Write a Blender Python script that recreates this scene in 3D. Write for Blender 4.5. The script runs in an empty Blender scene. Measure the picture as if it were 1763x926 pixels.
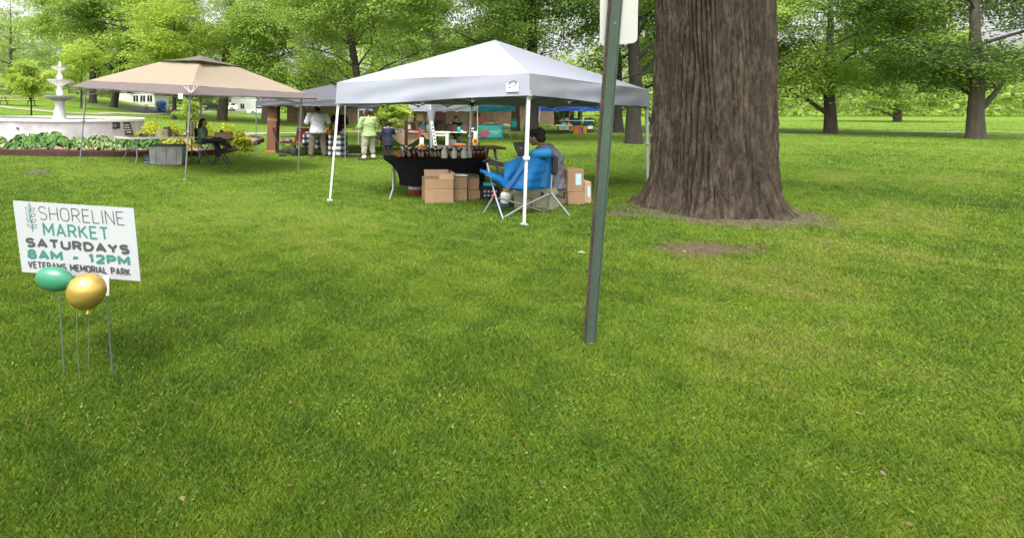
import bpy, bmesh, math, random
import numpy as np
from mathutils import Vector, Matrix, Quaternion
rad = math.radians
scene = bpy.context.scene
COL = scene.collection

# ------------------------------------------------------------------ camera, sky, sun, exposure
F, U0, V0, EYE = 834.0, 600.0, 188.0, 1.65
cd = bpy.data.cameras.new('camera'); cam = bpy.data.objects.new('camera', cd); COL.objects.link(cam)
cam.location = (0, 0, EYE); cam.rotation_euler = (rad(90), 0, 0)
cd.sensor_width = 36; cd.lens = F / 1763 * 36
cd.shift_x = (881.5 - U0) / 1763; cd.shift_y = -(463 - V0) / 1763
cd.clip_start = 0.05; cd.clip_end = 2000
scene.camera = cam
SUN_EL, SUN_AZ = 60, 205          # degrees; azimuth the light comes from, clockwise from +Y
w = bpy.data.worlds.new('World'); scene.world = w; w.use_nodes = True
nt = w.node_tree; nt.nodes.clear()
out = nt.nodes.new('ShaderNodeOutputWorld'); bg = nt.nodes.new('ShaderNodeBackground')
sky = nt.nodes.new('ShaderNodeTexSky'); sky.sky_type = 'NISHITA'; sky.sun_disc = False
sky.sun_elevation = rad(SUN_EL); sky.sun_rotation = rad(SUN_AZ)
sky.air_density = 1.0; sky.dust_density = 6.0; sky.ozone_density = 1.0
hs = nt.nodes.new('ShaderNodeHueSaturation'); hs.inputs['Saturation'].default_value = 0.08
nt.links.new(sky.outputs[0], hs.inputs['Color']); nt.links.new(hs.outputs[0], bg.inputs['Color'])
bg.inputs['Strength'].default_value = 0.15
nt.links.new(bg.outputs[0], out.inputs['Surface'])
sd = bpy.data.lights.new('sun', 'SUN'); sd.energy = 1.2; sd.angle = rad(24); sd.color = (1.0, 0.96, 0.9)
so = bpy.data.objects.new('sun', sd); COL.objects.link(so)
az, el = rad(SUN_AZ), rad(SUN_EL)
sdir = Vector((math.sin(az) * math.cos(el), math.cos(az) * math.cos(el), math.sin(el)))
so.rotation_euler = sdir.to_track_quat('Z', 'Y').to_euler()
vs = scene.view_settings
vs.view_transform = 'Standard'; vs.look = 'None'; vs.gamma = 1; vs.use_curve_mapping = False
vs.exposure = 1.38
scene.cycles.diffuse_bounces = 7; scene.cycles.max_bounces = 12; scene.cycles.transparent_max_bounces = 8

# ------------------------------------------------------------------ terrain height and pixel helpers
def sstep(a, b, x):
    t = np.clip((np.asarray(x, float) - a) / (b - a), 0, 1); return t * t * (3 - 2 * t)
_US = [-3000, -200, 0, 100, 200, 250, 300, 380, 500, 700, 3000]
_SL = [.046, .046, .046, .042, .030, .017, .012, .006, .003, 0, 0]
def gz(X, Y):
    X = np.asarray(X, float); Y = np.asarray(Y, float)
    left = np.maximum(0, -X - 2.0); left = np.minimum(left, 55)
    a = 0.045 * (np.sqrt(left ** 2 + .25) - .5) * sstep(6, 12, Y)
    Yc = np.clip(Y, 1, 1e9); s = np.interp(600 + X / Yc * 834, _US, _SL)
    d = np.clip(Y - 20, 0, 62); d = np.where(d < 6, d * d / 12, d - 3)
    bump = 0.02 * np.sin(X * .9 + Y * .35) * np.sin(Y * .7 - X * .2) * sstep(5, 9, Y)
    return a + s * d + bump
def g1(X, Y): return float(gz(X, Y))
def P(u, v, Y): return Vector(((u - U0) / F * Y, Y, EYE - (v - V0) / F * Y))
def G(u, Y):
    X = (u - U0) / F * Y; return Vector((X, Y, g1(X, Y)))
def RG(u, v):                      # the ground point seen at a photo pixel
    y = np.linspace(1.8, 110, 6000); x = (u - U0) / F * y; z = EYE - (v - V0) / F * y
    k = np.nonzero(z <= gz(x, y))[0]
    i = k[0] if len(k) else len(y) - 1
    return Vector((x[i], y[i], g1(x[i], y[i])))
def px(n, Y): return n / F * Y

# ------------------------------------------------------------------ materials
def rgb(h):
    h = h.lstrip('#'); c = [int(h[i:i + 2], 16) / 255 for i in (0, 2, 4)]
    return tuple(x / 12.92 if x <= .04045 else ((x + .055) / 1.055) ** 2.4 for x in c)
MATS = {}
def mat(name, col, rough=.6, var=.12, scale=6, bump=0.0, bscale=None, metal=0, trans=0, spec=.5, stretch=None, coat=0):
    if name in MATS: return MATS[name]
    m = bpy.data.materials.new(name); m.use_nodes = True; MATS[name] = m
    n, l = m.node_tree.nodes, m.node_tree.links
    b = n['Principled BSDF']
    b.inputs['Roughness'].default_value = rough; b.inputs['Metallic'].default_value = metal
    b.inputs['Specular IOR Level'].default_value = spec
    b.inputs['Coat Weight'].default_value = coat
    if trans: b.inputs['Transmission Weight'].default_value = trans
    tc = n.new('ShaderNodeTexCoord'); src = tc.outputs['Object']
    if stretch:
        mp = n.new('ShaderNodeMapping'); mp.inputs['Scale'].default_value = stretch
        l.new(src, mp.inputs['Vector']); src = mp.outputs[0]
    nz = n.new('ShaderNodeTexNoise'); nz.inputs['Scale'].default_value = scale; nz.inputs['Detail'].default_value = 6
    l.new(src, nz.inputs['Vector'])
    mr = n.new('ShaderNodeMapRange'); mr.inputs[1].default_value = .25; mr.inputs[2].default_value = .75
    mr.inputs[3].default_value = 1 - var; mr.inputs[4].default_value = 1 + var
    l.new(nz.outputs[0], mr.inputs[0])
    mx = n.new('ShaderNodeVectorMath'); mx.operation = 'SCALE'; mx.inputs[0].default_value = col[:3]
    l.new(mr.outputs[0], mx.inputs['Scale']); l.new(mx.outputs[0], b.inputs['Base Color'])
    if bump:
        bp = n.new('ShaderNodeBump'); bp.inputs['Strength'].default_value = bump; bp.inputs['Distance'].default_value = .02
        n2 = n.new('ShaderNodeTexNoise'); n2.inputs['Scale'].default_value = bscale or scale * 4; n2.inputs['Detail'].default_value = 5
        l.new(src, n2.inputs['Vector']); l.new(n2.outputs[0], bp.inputs['Height']); l.new(bp.outputs[0], b.inputs['Normal'])
    return m
def cloth(name, col, trans=.25, rough=.8, var=.05, bump=.25, bscale=5):
    """fabric that lets some light through"""
    m = mat(name, col, rough, var, 3, bump, bscale, spec=.2)
    n, l = m.node_tree.nodes, m.node_tree.links
    b = n['Principled BSDF']; o = n['Material Output']
    t = n.new('ShaderNodeBsdfTranslucent'); t.inputs['Color'].default_value = (*col[:3], 1)
    mixs = n.new('ShaderNodeMixShader'); mixs.inputs[0].default_value = trans
    l.new(b.outputs[0], mixs.inputs[1]); l.new(t.outputs[0], mixs.inputs[2]); l.new(mixs.outputs[0], o.inputs[0])
    return m
def leafmat(name, dark, mid, light, trans=.5):
    m = bpy.data.materials.new(name); m.use_nodes = True; MATS[name] = m
    n, l = m.node_tree.nodes, m.node_tree.links; n.clear()
    o = n.new('ShaderNodeOutputMaterial'); at = n.new('ShaderNodeAttribute'); at.attribute_name = 'tint'
    cr = n.new('ShaderNodeValToRGB'); e = cr.color_ramp.elements
    e[0].position = .05; e[0].color = (*dark, 1); e[1].position = .95; e[1].color = (*light, 1)
    k = e.new(.5); k.color = (*mid, 1)
    l.new(at.outputs['Fac'], cr.inputs[0])
    d = n.new('ShaderNodeBsdfPrincipled'); d.inputs['Roughness'].default_value = .5; d.inputs['Specular IOR Level'].default_value = .35
    t = n.new('ShaderNodeBsdfTranslucent'); mixs = n.new('ShaderNodeMixShader'); mixs.inputs[0].default_value = trans
    l.new(cr.outputs[0], d.inputs['Base Color']); l.new(cr.outputs[0], t.inputs['Color'])
    l.new(d.outputs[0], mixs.inputs[1]); l.new(t.outputs[0], mixs.inputs[2]); l.new(mixs.outputs[0], o.inputs[0])
    return m

# ------------------------------------------------------------------ mesh builder
class MB:
    def __init__(s): s.v = []; s.f = []; s.mi = []; s.cur = 0
    def add(s, vs, fs):
        k = len(s.v); s.v += [tuple(p) for p in vs]; s.f += [tuple(i + k for i in f) for f in fs]; s.mi += [s.cur] * len(fs); return s
    def mat(s, i): s.cur = i; return s
    def box(s, c, size, rz=0, bev=None, R=None):
        c = Vector(c); sx, sy, sz = [a / 2 for a in size]
        if bev is None: bev = min(size) * .08
        b = min(bev, min(size) * .4)
        M = R if R is not None else Matrix.Rotation(rz, 3, 'Z')
        vs = []; idx = {}
        for ix in (-1, 1):
            for iy in (-1, 1):
                for iz in (-1, 1):
                    for ax in range(3):
                        p = [ix * (sx - (b if ax != 0 else 0)), iy * (sy - (b if ax != 1 else 0)), iz * (sz - (b if ax != 2 else 0))]
                        idx[(ix, iy, iz, ax)] = len(vs); vs.append(c + M @ Vector(p))
        fs = []
        for ax in range(3):
            o1, o2 = [a for a in range(3) if a != ax]
            for sg in (-1, 1):
                q = []
                for (a, d) in ((-1, -1), (1, -1), (1, 1), (-1, 1)):
                    t = [0, 0, 0]; t[ax] = sg; t[o1] = a; t[o2] = d; q.append(idx[(t[0], t[1], t[2], ax)])
                if (sg > 0) == (ax == 1): q.reverse()
                fs.append(q)
        for a in (-1, 1):
            for d in (-1, 1):
                for (ax, o1, o2) in ((2, 0, 1), (1, 0, 2), (0, 1, 2)):
                    q = []
                    for (e, which) in ((-1, o1), (1, o1), (1, o2), (-1, o2)):
                        t = [0, 0, 0]; t[o1] = a; t[o2] = d; t[ax] = e; q.append(idx[(t[0], t[1], t[2], which)])
                    fs.append(q)
        for ix in (-1, 1):
            for iy in (-1, 1):
                for iz in (-1, 1): fs.append([idx[(ix, iy, iz, a)] for a in range(3)])
        return s.add(vs, fs)
    def tube(s, pts, r, n=8, caps=True, sq=1.0):
        pts = [Vector(p) for p in pts]; m = len(pts)
        rs = list(r) if hasattr(r, '__len__') else [r] * m
        vs = []; fs = []; prev = None
        for i, p in enumerate(pts):
            t = (pts[min(i + 1, m - 1)] - pts[max(i - 1, 0)])
            t = t.normalized() if t.length > 1e-9 else Vector((0, 0, 1))
            if prev is None:
                a = Vector((1, 0, 0)) if abs(t.x) < .9 else Vector((0, 1, 0))
                a = (a - t * a.dot(t)).normalized()
            else:
                a = prev - t * prev.dot(t)
                a = a.normalized() if a.length > 1e-6 else t.orthogonal().normalized()
            prev = a; b = t.cross(a)
            for k in range(n):
                th = 2 * math.pi * (k + .5) / n
                vs.append(p + a * (math.cos(th) * rs[i]) + b * (math.sin(th) * rs[i] * sq))
        for i in range(m - 1):
            for k in range(n):
                fs.append((i * n + k, i * n + (k + 1) % n, (i + 1) * n + (k + 1) % n, (i + 1) * n + k))
        if caps:
            fs.append(tuple(reversed(range(n)))); fs.append(tuple((m - 1) * n + k for k in range(n)))
        return s.add(vs, fs)
    def lathe(s, c, prof, n=24, sx=1.0, sy=1.0, wob=None):
        c = Vector(c); vs = []; fs = []
        for (r, z) in prof:
            for k in range(n):
                th = 2 * math.pi * k / n; q = r * (wob(th, z) if wob else 1)
                vs.append(c + Vector((math.cos(th) * q * sx, math.sin(th) * q * sy, z)))
        m = len(prof)
        for i in range(m - 1):
            for k in range(n): fs.append((i * n + k, i * n + (k + 1) % n, (i + 1) * n + (k + 1) % n, (i + 1) * n + k))
        if prof[0][0] > 1e-4: fs.append(tuple(reversed(range(n))))
        if prof[-1][0] > 1e-4: fs.append(tuple((m - 1) * n + k for k in range(n)))
        return s.add(vs, fs)
    def ell(s, c, r, R=None, n=14, m=9):
        c = Vector(c); r = Vector(r) if hasattr(r, '__len__') else Vector((r, r, r)); vs = []; fs = []
        for i in range(m + 1):
            ph = math.pi * i / m
            for k in range(n):
                th = 2 * math.pi * k / n
                p = Vector((math.sin(ph) * math.cos(th) * r.x, math.sin(ph) * math.sin(th) * r.y, -math.cos(ph) * r.z))
                vs.append(c + (R @ p if R is not None else p))
        for i in range(m):
            for k in range(n): fs.append((i * n + k, i * n + (k + 1) % n, (i + 1) * n + (k + 1) % n, (i + 1) * n + k))
        return s.add(vs, fs)
    def prism(s, poly, d):          # planar polygon (3-D points) pushed along d
        poly = [Vector(p) for p in poly]; d = Vector(d); n = len(poly)
        vs = poly + [p + d for p in poly]
        fs = [tuple(reversed(range(n))), tuple(range(n, 2 * n))] + [(i, (i + 1) % n, n + (i + 1) % n, n + i) for i in range(n)]
        return s.add(vs, fs)
    def sheet(s, rows, th=0.0):     # grid of points, given thickness along its normals
        m, n = len(rows), len(rows[0]); A = [[Vector(p) for p in r] for r in rows]
        if not th:
            return s.add([p for r in A for p in r], [(i * n + j, i * n + j + 1, (i + 1) * n + j + 1, (i + 1) * n + j) for i in range(m - 1) for j in range(n - 1)])
        N = []
        for i in range(m):
            for j in range(n):
                du = A[i][min(j + 1, n - 1)] - A[i][max(j - 1, 0)]; dv = A[min(i + 1, m - 1)][j] - A[max(i - 1, 0)][j]
                q = du.cross(dv); N.append(q.normalized() if q.length > 1e-9 else Vector((0, 0, 1)))
        flat = [p for r in A for p in r]; K = m * n
        vs = [p + q * th / 2 for p, q in zip(flat, N)] + [p - q * th / 2 for p, q in zip(flat, N)]
        fs = []
        for i in range(m - 1):
            for j in range(n - 1):
                q = (i * n + j, i * n + j + 1, (i + 1) * n + j + 1, (i + 1) * n + j); fs.append(q); fs.append(tuple(K + a for a in reversed(q)))
        rim = [j for j in range(n)] + [i * n + n - 1 for i in range(1, m)] + [(m - 1) * n + j for j in range(n - 2, -1, -1)] + [i * n for i in range(m - 2, 0, -1)]
        for a, b in zip(rim, rim[1:] + rim[:1]): fs.append((b, a, K + a, K + b))
        return s.add(vs, fs)

def link(name, mesh, parent=None, loc=None):
    o = bpy.data.objects.new(name, mesh); COL.objects.link(o)
    if parent is not None: o.parent = parent
    if loc is not None: o.location = loc
    return o
def build(name, mb, mats, base=(0, 0, 0), parent=None, smooth=35, recalc=True):
    """ONE mesh object; its vertices (given in world space) become local to base"""
    me = bpy.data.meshes.new(name); b = Vector(base)
    me.from_pydata([tuple(Vector(p) - b) for p in mb.v], [], mb.f)
    if not isinstance(mats, (list, tuple)): mats = [mats]
    for m in mats: me.materials.append(m)
    me.polygons.foreach_set('material_index', mb.mi)
    if recalc:
        bm = bmesh.new(); bm.from_mesh(me); bmesh.ops.recalc_face_normals(bm, faces=bm.faces); bm.to_mesh(me); bm.free()
    if smooth:
        me.polygons.foreach_set('use_smooth', [True] * len(me.polygons)); me.set_sharp_from_angle(angle=rad(smooth))
    me.update()
    return link(name, me, parent, None if parent is not None else b)
def tag(o, label, cat, group=None):
    o['label'] = label; o['category'] = cat
    if group: o['group'] = group
    return o
class Thing:
    """an Empty at the thing's base that parents its parts"""
    def __init__(s, name, label, cat, base, group=None):
        s.base = Vector(base); s.o = bpy.data.objects.new(name, None); COL.objects.link(s.o)
        s.o.location = s.base; s.o.empty_display_size = .2; tag(s.o, label, cat, group)
    def part(s, name, mb, m, under=None, smooth=35, label=None):
        o = build(name, mb, m, s.base, under if under is not None else s.o, smooth)
        if label: o['label'] = label
        return o
def solo(name, label, cat, mb, m, base, group=None, smooth=35):
    return tag(build(name, mb, m, base, None, smooth), label, cat, group)
def struct(name, mb, m, base=(0, 0, 0), smooth=35):
    o = build(name, mb, m, base, None, smooth); o['kind'] = 'structure'; return o
def kids(o): return [c for c in COL.objects if c.parent == o]
def copy_thing(o, loc, rz=None, label=None, scale=None):
    c = o.copy(); COL.objects.link(c); c.location = loc
    if rz is not None: c.rotation_euler = (0, 0, rz)
    if scale is not None: c.scale = (scale,) * 3 if not hasattr(scale, '__len__') else scale
    if label: c['label'] = label
    for k in kids(o):
        d = k.copy(); COL.objects.link(d); d.parent = c
        for q in kids(k):
            e = q.copy(); COL.objects.link(e); e.parent = d
    return c

def text_mb(mb, s, o, xd, zd, width, height, bold=0.0, depth=.002, fit=True):
    """raised lettering: s fills width x height from the lower-left point o, along xd and zd"""
    cu = bpy.data.curves.new('lettering', 'FONT'); cu.body = s; cu.offset = bold; cu.resolution_u = 3
    ob = bpy.data.objects.new('lettering', cu); COL.objects.link(ob)
    me = ob.to_mesh(); vs = [v.co.copy() for v in me.vertices]; fs = [tuple(p.vertices) for p in me.polygons]
    ob.to_mesh_clear(); bpy.data.objects.remove(ob); bpy.data.curves.remove(cu)
    if not vs: return mb
    x0, x1 = min(v.x for v in vs), max(v.x for v in vs); y0, y1 = min(v.y for v in vs), max(v.y for v in vs)
    o = Vector(o); xd = Vector(xd); zd = Vector(zd); nrm = xd.cross(zd).normalized()
    return mb.add([o + xd * ((v.x - x0) / (x1 - x0) * width) + zd * ((v.y - y0) / (y1 - y0) * height) + nrm * depth for v in vs], fs)

def leaf_arrays(C, A, N, L, Wd):
    """diamond leaves: centres, axes, normals, lengths, widths -> vertices (4 per leaf)"""
    B = np.cross(N, A); B /= np.linalg.norm(B, axis=1, keepdims=True) + 1e-9
    L = L[:, None] * .5; Wd = Wd[:, None] * .5
    return np.stack([C - A * L, C + B * Wd - A * L * .1, C + A * L, C - B * Wd - A * L * .1], axis=1).reshape(-1, 3)
def poly_obj(name, V, k, m, base, parent=None, tint=None, smooth=False):
    """many separate k-cornered faces as one mesh, with a per-vertex tint"""
    n = len(V) // k; me = bpy.data.meshes.new(name)
    me.vertices.add(len(V)); me.vertices.foreach_set('co', (V - np.array(base)).astype(np.float32).ravel())
    me.loops.add(n * k); me.loops.foreach_set('vertex_index', np.arange(n * k, dtype=np.int32))
    me.polygons.add(n); me.polygons.foreach_set('loop_start', np.arange(0, n * k, k, dtype=np.int32))
    me.polygons.foreach_set('loop_total', np.full(n, k, dtype=np.int32))
    me.materials.append(m)
    if tint is not None:
        a = me.attributes.new('tint', 'FLOAT', 'POINT'); a.data.foreach_set('value', np.repeat(tint, k).astype(np.float32))
    me.update(calc_edges=True)
    return link(name, me, parent, None if parent is not None else Vector(base))
def unit(a): return a / (np.linalg.norm(a, axis=-1, keepdims=True) + 1e-9)

# stroke lettering for signs: glyphs as polylines in a unit box (width, strokes)
def _arc(cx, cy, rx, ry, a0, a1, n=9): return [(cx + rx * math.cos(rad(a0 + (a1 - a0) * k / n)), cy + ry * math.sin(rad(a0 + (a1 - a0) * k / n))) for k in range(n + 1)]
def _O(w): return _arc(w / 2, .5 + .5 - w / 2, w / 2, w / 2, 0, 180, 10) + _arc(w / 2, w / 2, w / 2, w / 2, 180, 360, 10) + [(w, 1 - w / 2)]
GLY = {'S': (.56, [[(.53, .86)] + _arc(.28, .76, .27, .24, 40, 270, 12)[1:] + _arc(.28, .26, .28, .26, 90, -140, 12)[1:]]), 'H': (.6, [[(0, 0), (0, 1)], [(.6, 0), (.6, 1)], [(0, .5), (.6, .5)]]),
 'O': (.62, [_O(.62)]), 'R': (.56, [[(0, 0), (0, 1), (.3, 1)] + _arc(.3, .74, .25, .26, 90, -90, 8) + [(0, .48)], [(.28, .48), (.56, 0)]]), 'E': (.5, [[(.5, 1), (0, 1), (0, 0), (.5, 0)], [(0, .52), (.44, .52)]]),
 'L': (.48, [[(0, 1), (0, 0), (.48, 0)]]), 'I': (0.02, [[(.01, 0), (.01, 1)]]), 'N': (.6, [[(0, 0), (0, 1), (.6, 0), (.6, 1)]]), 'M': (.74, [[(0, 0), (0, 1), (.37, .3), (.74, 1), (.74, 0)]]),
 'A': (.66, [[(0, 0), (.33, 1), (.66, 0)], [(.11, .3), (.55, .3)]]), 'K': (.58, [[(0, 0), (0, 1)], [(.56, 1), (.02, .42)], [(.2, .6), (.58, 0)]]), 'T': (.6, [[(0, 1), (.6, 1)], [(.3, 1), (.3, 0)]]),
 'U': (.6, [[(0, 1), (0, .3)] + _arc(.3, .3, .3, .3, 180, 360, 10) + [(.6, 1)]]), 'D': (.62, [[(0, 0), (0, 1), (.24, 1)] + _arc(.24, .5, .38, .5, 90, -90, 12) + [(0, 0)]]), 'Y': (.62, [[(0, 1), (.31, .45), (.62, 1)], [(.31, .45), (.31, 0)]]),
 'P': (.56, [[(0, 0), (0, 1), (.3, 1)] + _arc(.3, .73, .26, .27, 90, -90, 8) + [(0, .46)]]), 'V': (.62, [[(0, 1), (.31, 0), (.62, 1)]]), '-': (.36, [[(0, .42), (.36, .42)]]), ' ': (.3, []),
 '8': (.56, [_arc(.28, .76, .24, .24, 0, 360, 14), _arc(.28, .26, .28, .26, 0, 360, 14)]), '1': (.26, [[(0, .82), (.2, 1), (.2, 0)]]), '2': (.56, [_arc(.28, .70, .27, .30, 160, -20, 9) + [(.02, 0), (.56, 0)]])}
def strokes_mb(mb, s, o, xd, zd, width, height, th, gap=.2, lift=.0008):
    """flat lettering; th = stroke width in metres; each stroke sits a hair above the one before"""
    o, xd, zd = Vector(o), Vector(xd).normalized(), Vector(zd); zl = zd.length; zd = zd.normalized(); nrm = xd.cross(zd).normalized()
    adv = sum(GLY[c][0] for c in s) + gap * (len(s) - 1); hw = th / 2; kx = (width - th) / adv; kz = height - th; x = 0; step = 0
    words = [mb]
    for c in s:
        if c == ' ': mb = MB(); words.append(mb)
        wd, st = GLY[c]
        for line_ in st:
            q = [o + xd * (hw + (x + a) * kx) + zd * (hw + b * kz) for a, b in line_]
            for bi, (a, b) in enumerate(zip(q, q[1:]), 1):
                d = b - a
                if d.length < 1e-6: continue
                d.normalize(); n_ = nrm.cross(d) * hw; off = nrm * (lift + step * 2e-5); step += 1
                k = 6; r1, r0 = (.95 if bi < len(q) - 1 else .0), (.95 if bi > 1 else .0)
                cap1 = [b + d * (hw * r1 * math.sin(math.pi * i / k)) + n_ * math.cos(math.pi * i / k) for i in range(k + 1)]
                cap0 = [a - d * (hw * r0 * math.sin(math.pi * i / k)) - n_ * math.cos(math.pi * i / k) for i in range(k + 1)]
                vs_ = []
                for p in cap1 + cap0:
                    if not vs_ or (p + off - vs_[-1]).length > hw * .06: vs_.append(p + off)
                mb.add(vs_, [tuple(range(len(vs_)))])
        x += wd + gap
    return words

# ------------------------------------------------------------------ ground
rng = np.random.default_rng(7); random.seed(7)
def ground_mat():
    m = bpy.data.materials.new('lawn_soil'); m.use_nodes = True
    n, l = m.node_tree.nodes, m.node_tree.links; b = n['Principled BSDF']; b.inputs['Roughness'].default_value = .9; b.inputs['Specular IOR Level'].default_value = .15
    tc = n.new('ShaderNodeTexCoord')
    def noise(sc, det=8, rough=.6):
        z = n.new('ShaderNodeTexNoise'); z.inputs['Scale'].default_value = sc; z.inputs['Detail'].default_value = det; z.inputs['Roughness'].default_value = rough
        l.new(tc.outputs['Object'], z.inputs['Vector']); return z.outputs[0]
    def ramp(src, pts):
        r = n.new('ShaderNodeValToRGB'); e = r.color_ramp.elements
        while len(e) < len(pts): e.new(.5)
        for i, (p, c) in enumerate(pts): e[i].position = p; e[i].color = (*c, 1)
        l.new(src, r.inputs[0]); return r.outputs[0]
    def mixc(f, a, c, op='MIX'):
        x = n.new('ShaderNodeMix'); x.data_type = 'RGBA'; x.blend_type = op
        if isinstance(f, float): x.inputs[0].default_value = f
        else: l.new(f, x.inputs[0])
        l.new(a, x.inputs[6]); l.new(c, x.inputs[7]); return x.outputs[2]
    big = ramp(noise(.5, 6), [(.32, (.080, .150, .014)), (.5, (.120, .198, .018)), (.68, (.160, .235, .026))])
    fine = ramp(noise(16, 8, .75), [(.3, (.058, .110, .012)), (.52, (.118, .19, .018)), (.75, (.185, .24, .040))])
    c = mixc(.45, big, fine)
    dry = n.new('ShaderNodeRGB'); dry.outputs[0].default_value = (.20, .155, .06, 1)
    spot = ramp(noise(1.1, 7, .7), [(.60, (0, 0, 0)), (.76, (.75, .75, .75))])
    c = mixc(spot, c, dry.outputs[0])
    l.new(c, b.inputs['Base Color'])
    bp = n.new('ShaderNodeBump'); bp.inputs['Strength'].default_value = .9; bp.inputs['Distance'].default_value = .04
    l.new(noise(28, 8, .8), bp.inputs['Height']); l.new(bp.outputs[0], b.inputs['Normal'])
    return m
def axis(a, b, lo, hi, st, g):
    xs = list(np.arange(a, b, st)); d = st
    x = xs[-1]
    while x < hi: d *= g; x += d; xs.append(x)
    d = st; x = xs[0]
    while x > lo: d *= g; x -= d; xs.insert(0, x)
    return np.array(xs)
gx = axis(-32, 30, -420, 420, .6, 1.12); gy = axis(-4, 66, -160, 420, .6, 1.12)
XX, YY = np.meshgrid(gx, gy); ZZ = gz(XX, YY)
me = bpy.data.meshes.new('ground'); nx, ny = len(gx), len(gy)
vv = np.stack([XX, YY, ZZ], -1).reshape(-1, 3)
ii = np.arange(nx * ny).reshape(ny, nx)
q = np.stack([ii[:-1, :-1], ii[:-1, 1:], ii[1:, 1:], ii[1:, :-1]], -1).reshape(-1, 4)
me.vertices.add(len(vv)); me.vertices.foreach_set('co', vv.astype(np.float32).ravel())
me.loops.add(q.size); me.loops.foreach_set('vertex_index', q.ravel().astype(np.int32))
me.polygons.add(len(q)); me.polygons.foreach_set('loop_start', np.arange(0, q.size, 4, dtype=np.int32)); me.polygons.foreach_set('loop_total', np.full(len(q), 4, dtype=np.int32))
me.polygons.foreach_set('use_smooth', np.ones(len(q), bool))
me.materials.append(ground_mat()); me.update(calc_edges=True)
g = link('ground', me); g['kind'] = 'structure'

def inpoly(x, y, poly):
    x = np.asarray(x); y = np.asarray(y); r = np.zeros(x.shape, bool); n = len(poly)
    for i in range(n):
        (x0, y0), (x1, y1) = poly[i], poly[(i + 1) % n]
        c = ((y0 > y) != (y1 > y)); t = (x1 - x0) * (y - y0) / ((y1 - y0) if y1 != y0 else 1e-9) + x0
        r ^= c & (x < t)
    return r
def blob(c, rx, ry, n=40, seed=0, amp=.18):
    r = np.random.default_rng(seed); ph = r.uniform(0, 6.28, 6); pts = []
    for k in range(n):
        th = 2 * math.pi * k / n
        q = 1 + amp * (math.sin(2 * th + ph[0]) + .7 * math.sin(3 * th + ph[1]) + .6 * math.sin(7 * th + ph[2]) + .4 * math.sin(11 * th + ph[3])) / 1.6
        pts.append((c[0] + math.cos(th) * rx * q, c[1] + math.sin(th) * ry * q))
    return pts
def patch(name, poly, m, lift=.012, kind='structure'):
    c = (sum(p[0] for p in poly) / len(poly), sum(p[1] for p in poly) / len(poly)); mb = MB(); n = len(poly)
    rings = [1, .8, .55, .3]; vs = []; fs = []
    for r in rings:
        for p in poly:
            x, y = c[0] + (p[0] - c[0]) * r, c[1] + (p[1] - c[1]) * r
            vs.append((x, y, g1(x, y) + (lift if r < 1 else .002)))
    vs.append((*c, g1(*c) + lift))
    for i in range(3):
        for k in range(n): fs.append((i * n + k, i * n + (k + 1) % n, (i + 1) * n + (k + 1) % n, (i + 1) * n + k))
    for k in range(n): fs.append((3 * n + k, 3 * n + (k + 1) % n, 4 * n))
    mb.add(vs, fs); return struct(name, mb, m, (*c, 0), smooth=60)
M_mulch = mat('bark_mulch', (.075, .045, .025), .95, .5, 14, 1.0, 40)
M_soil = mat('bare_soil', (.075, .055, .036), .95, .4, 8, 1.0, 40)
M_bedmulch = mat('planting_mulch', (.24, .15, .10), .95, .4, 9, 1.0, 50)
mulch_poly = blob((4.2, RG(1180, 430).y), .66, .36, 60, 3, .30)
patch('mulch_patch', mulch_poly, M_mulch)
root_poly = blob((6.0, 7.75), 1.75, 1.05, 44, 5, .16)
patch('soil_patch', root_poly, M_soil, .010)

bare = []
for k_, (u, v, rx, ry) in enumerate(((65, 297, .26, .36), (1072, 370, .34, .22))):
    p_ = RG(u, v); bare.append(blob((p_.x, p_.y), rx, ry, 36, 20 + k_, .3)); patch('bare_patch', bare[-1], M_soil, .009)

def ribbon(name, pixels, wpx, m, lift=.03, steps=14):
    pts = [RG(*p) for p in pixels]; L = []
    for a, b in zip(pts, pts[1:]):
        for k in range(steps): L.append(a.lerp(b, k / steps))
    L.append(pts[-1]); rows = []
    for i, p in enumerate(L):
        t = (L[min(i + 1, len(L) - 1)] - L[max(i - 1, 0)]); nrm = Vector((-t.y, t.x, 0)).normalized()
        rows.append([Vector((q.x, q.y, g1(q.x, q.y) + lift)) for q in (p + nrm * wpx * s for s in (-.5, 0, .5))])
    mb = MB(); mb.sheet(rows); return struct(name, mb, m, (0, 0, 0), smooth=60), [(r[0].x, r[0].y) for r in rows] + [(r[-1].x, r[-1].y) for r in rows[::-1]]
M_conc = mat('path_concrete', (.27, .245, .20), .9, .15, 2, .3, 60)
_, path_poly = ribbon('park_path', [(-260, 176), (-90, 180), (0, 184), (95, 193.5), (165, 196.5), (240, 197), (320, 194.5), (370, 193)], 1.0, M_conc)
_, path2 = ribbon('footpath', [(300, 236), (420, 231.5), (470, 230), (530, 229), (600, 228), (700, 226.5), (800, 226), (930, 225.5), (1080, 226), (1400, 227), (1900, 229)], 1.1, M_conc)
M_asph = mat('road_asphalt', (.09, .085, .08), .9, .2, 2, .3, 60)
_, road_poly = ribbon('road', [(205, 188), (290, 188), (345, 190.5), (420, 196), (480, 199), (540, 202)], 5.5, M_asph, .04, 24)

bed_px = [(-110, 266), (-40, 267), (40, 269), (120, 270.5), (200, 271), (280, 271), (350, 269), (385, 265), (415, 259), (440, 251), (455, 244)]
bed = [RG(*p) for p in bed_px]
BEDTAIL = [tuple(RG(449, 240.5)[:2]), tuple(RG(425, 238)[:2]), (-8, 25.5), (-12, 25.8), (-20, 24.6), (-20, 14.5)]
bed_poly = [(p.x, p.y) for p in bed] + BEDTAIL

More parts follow.
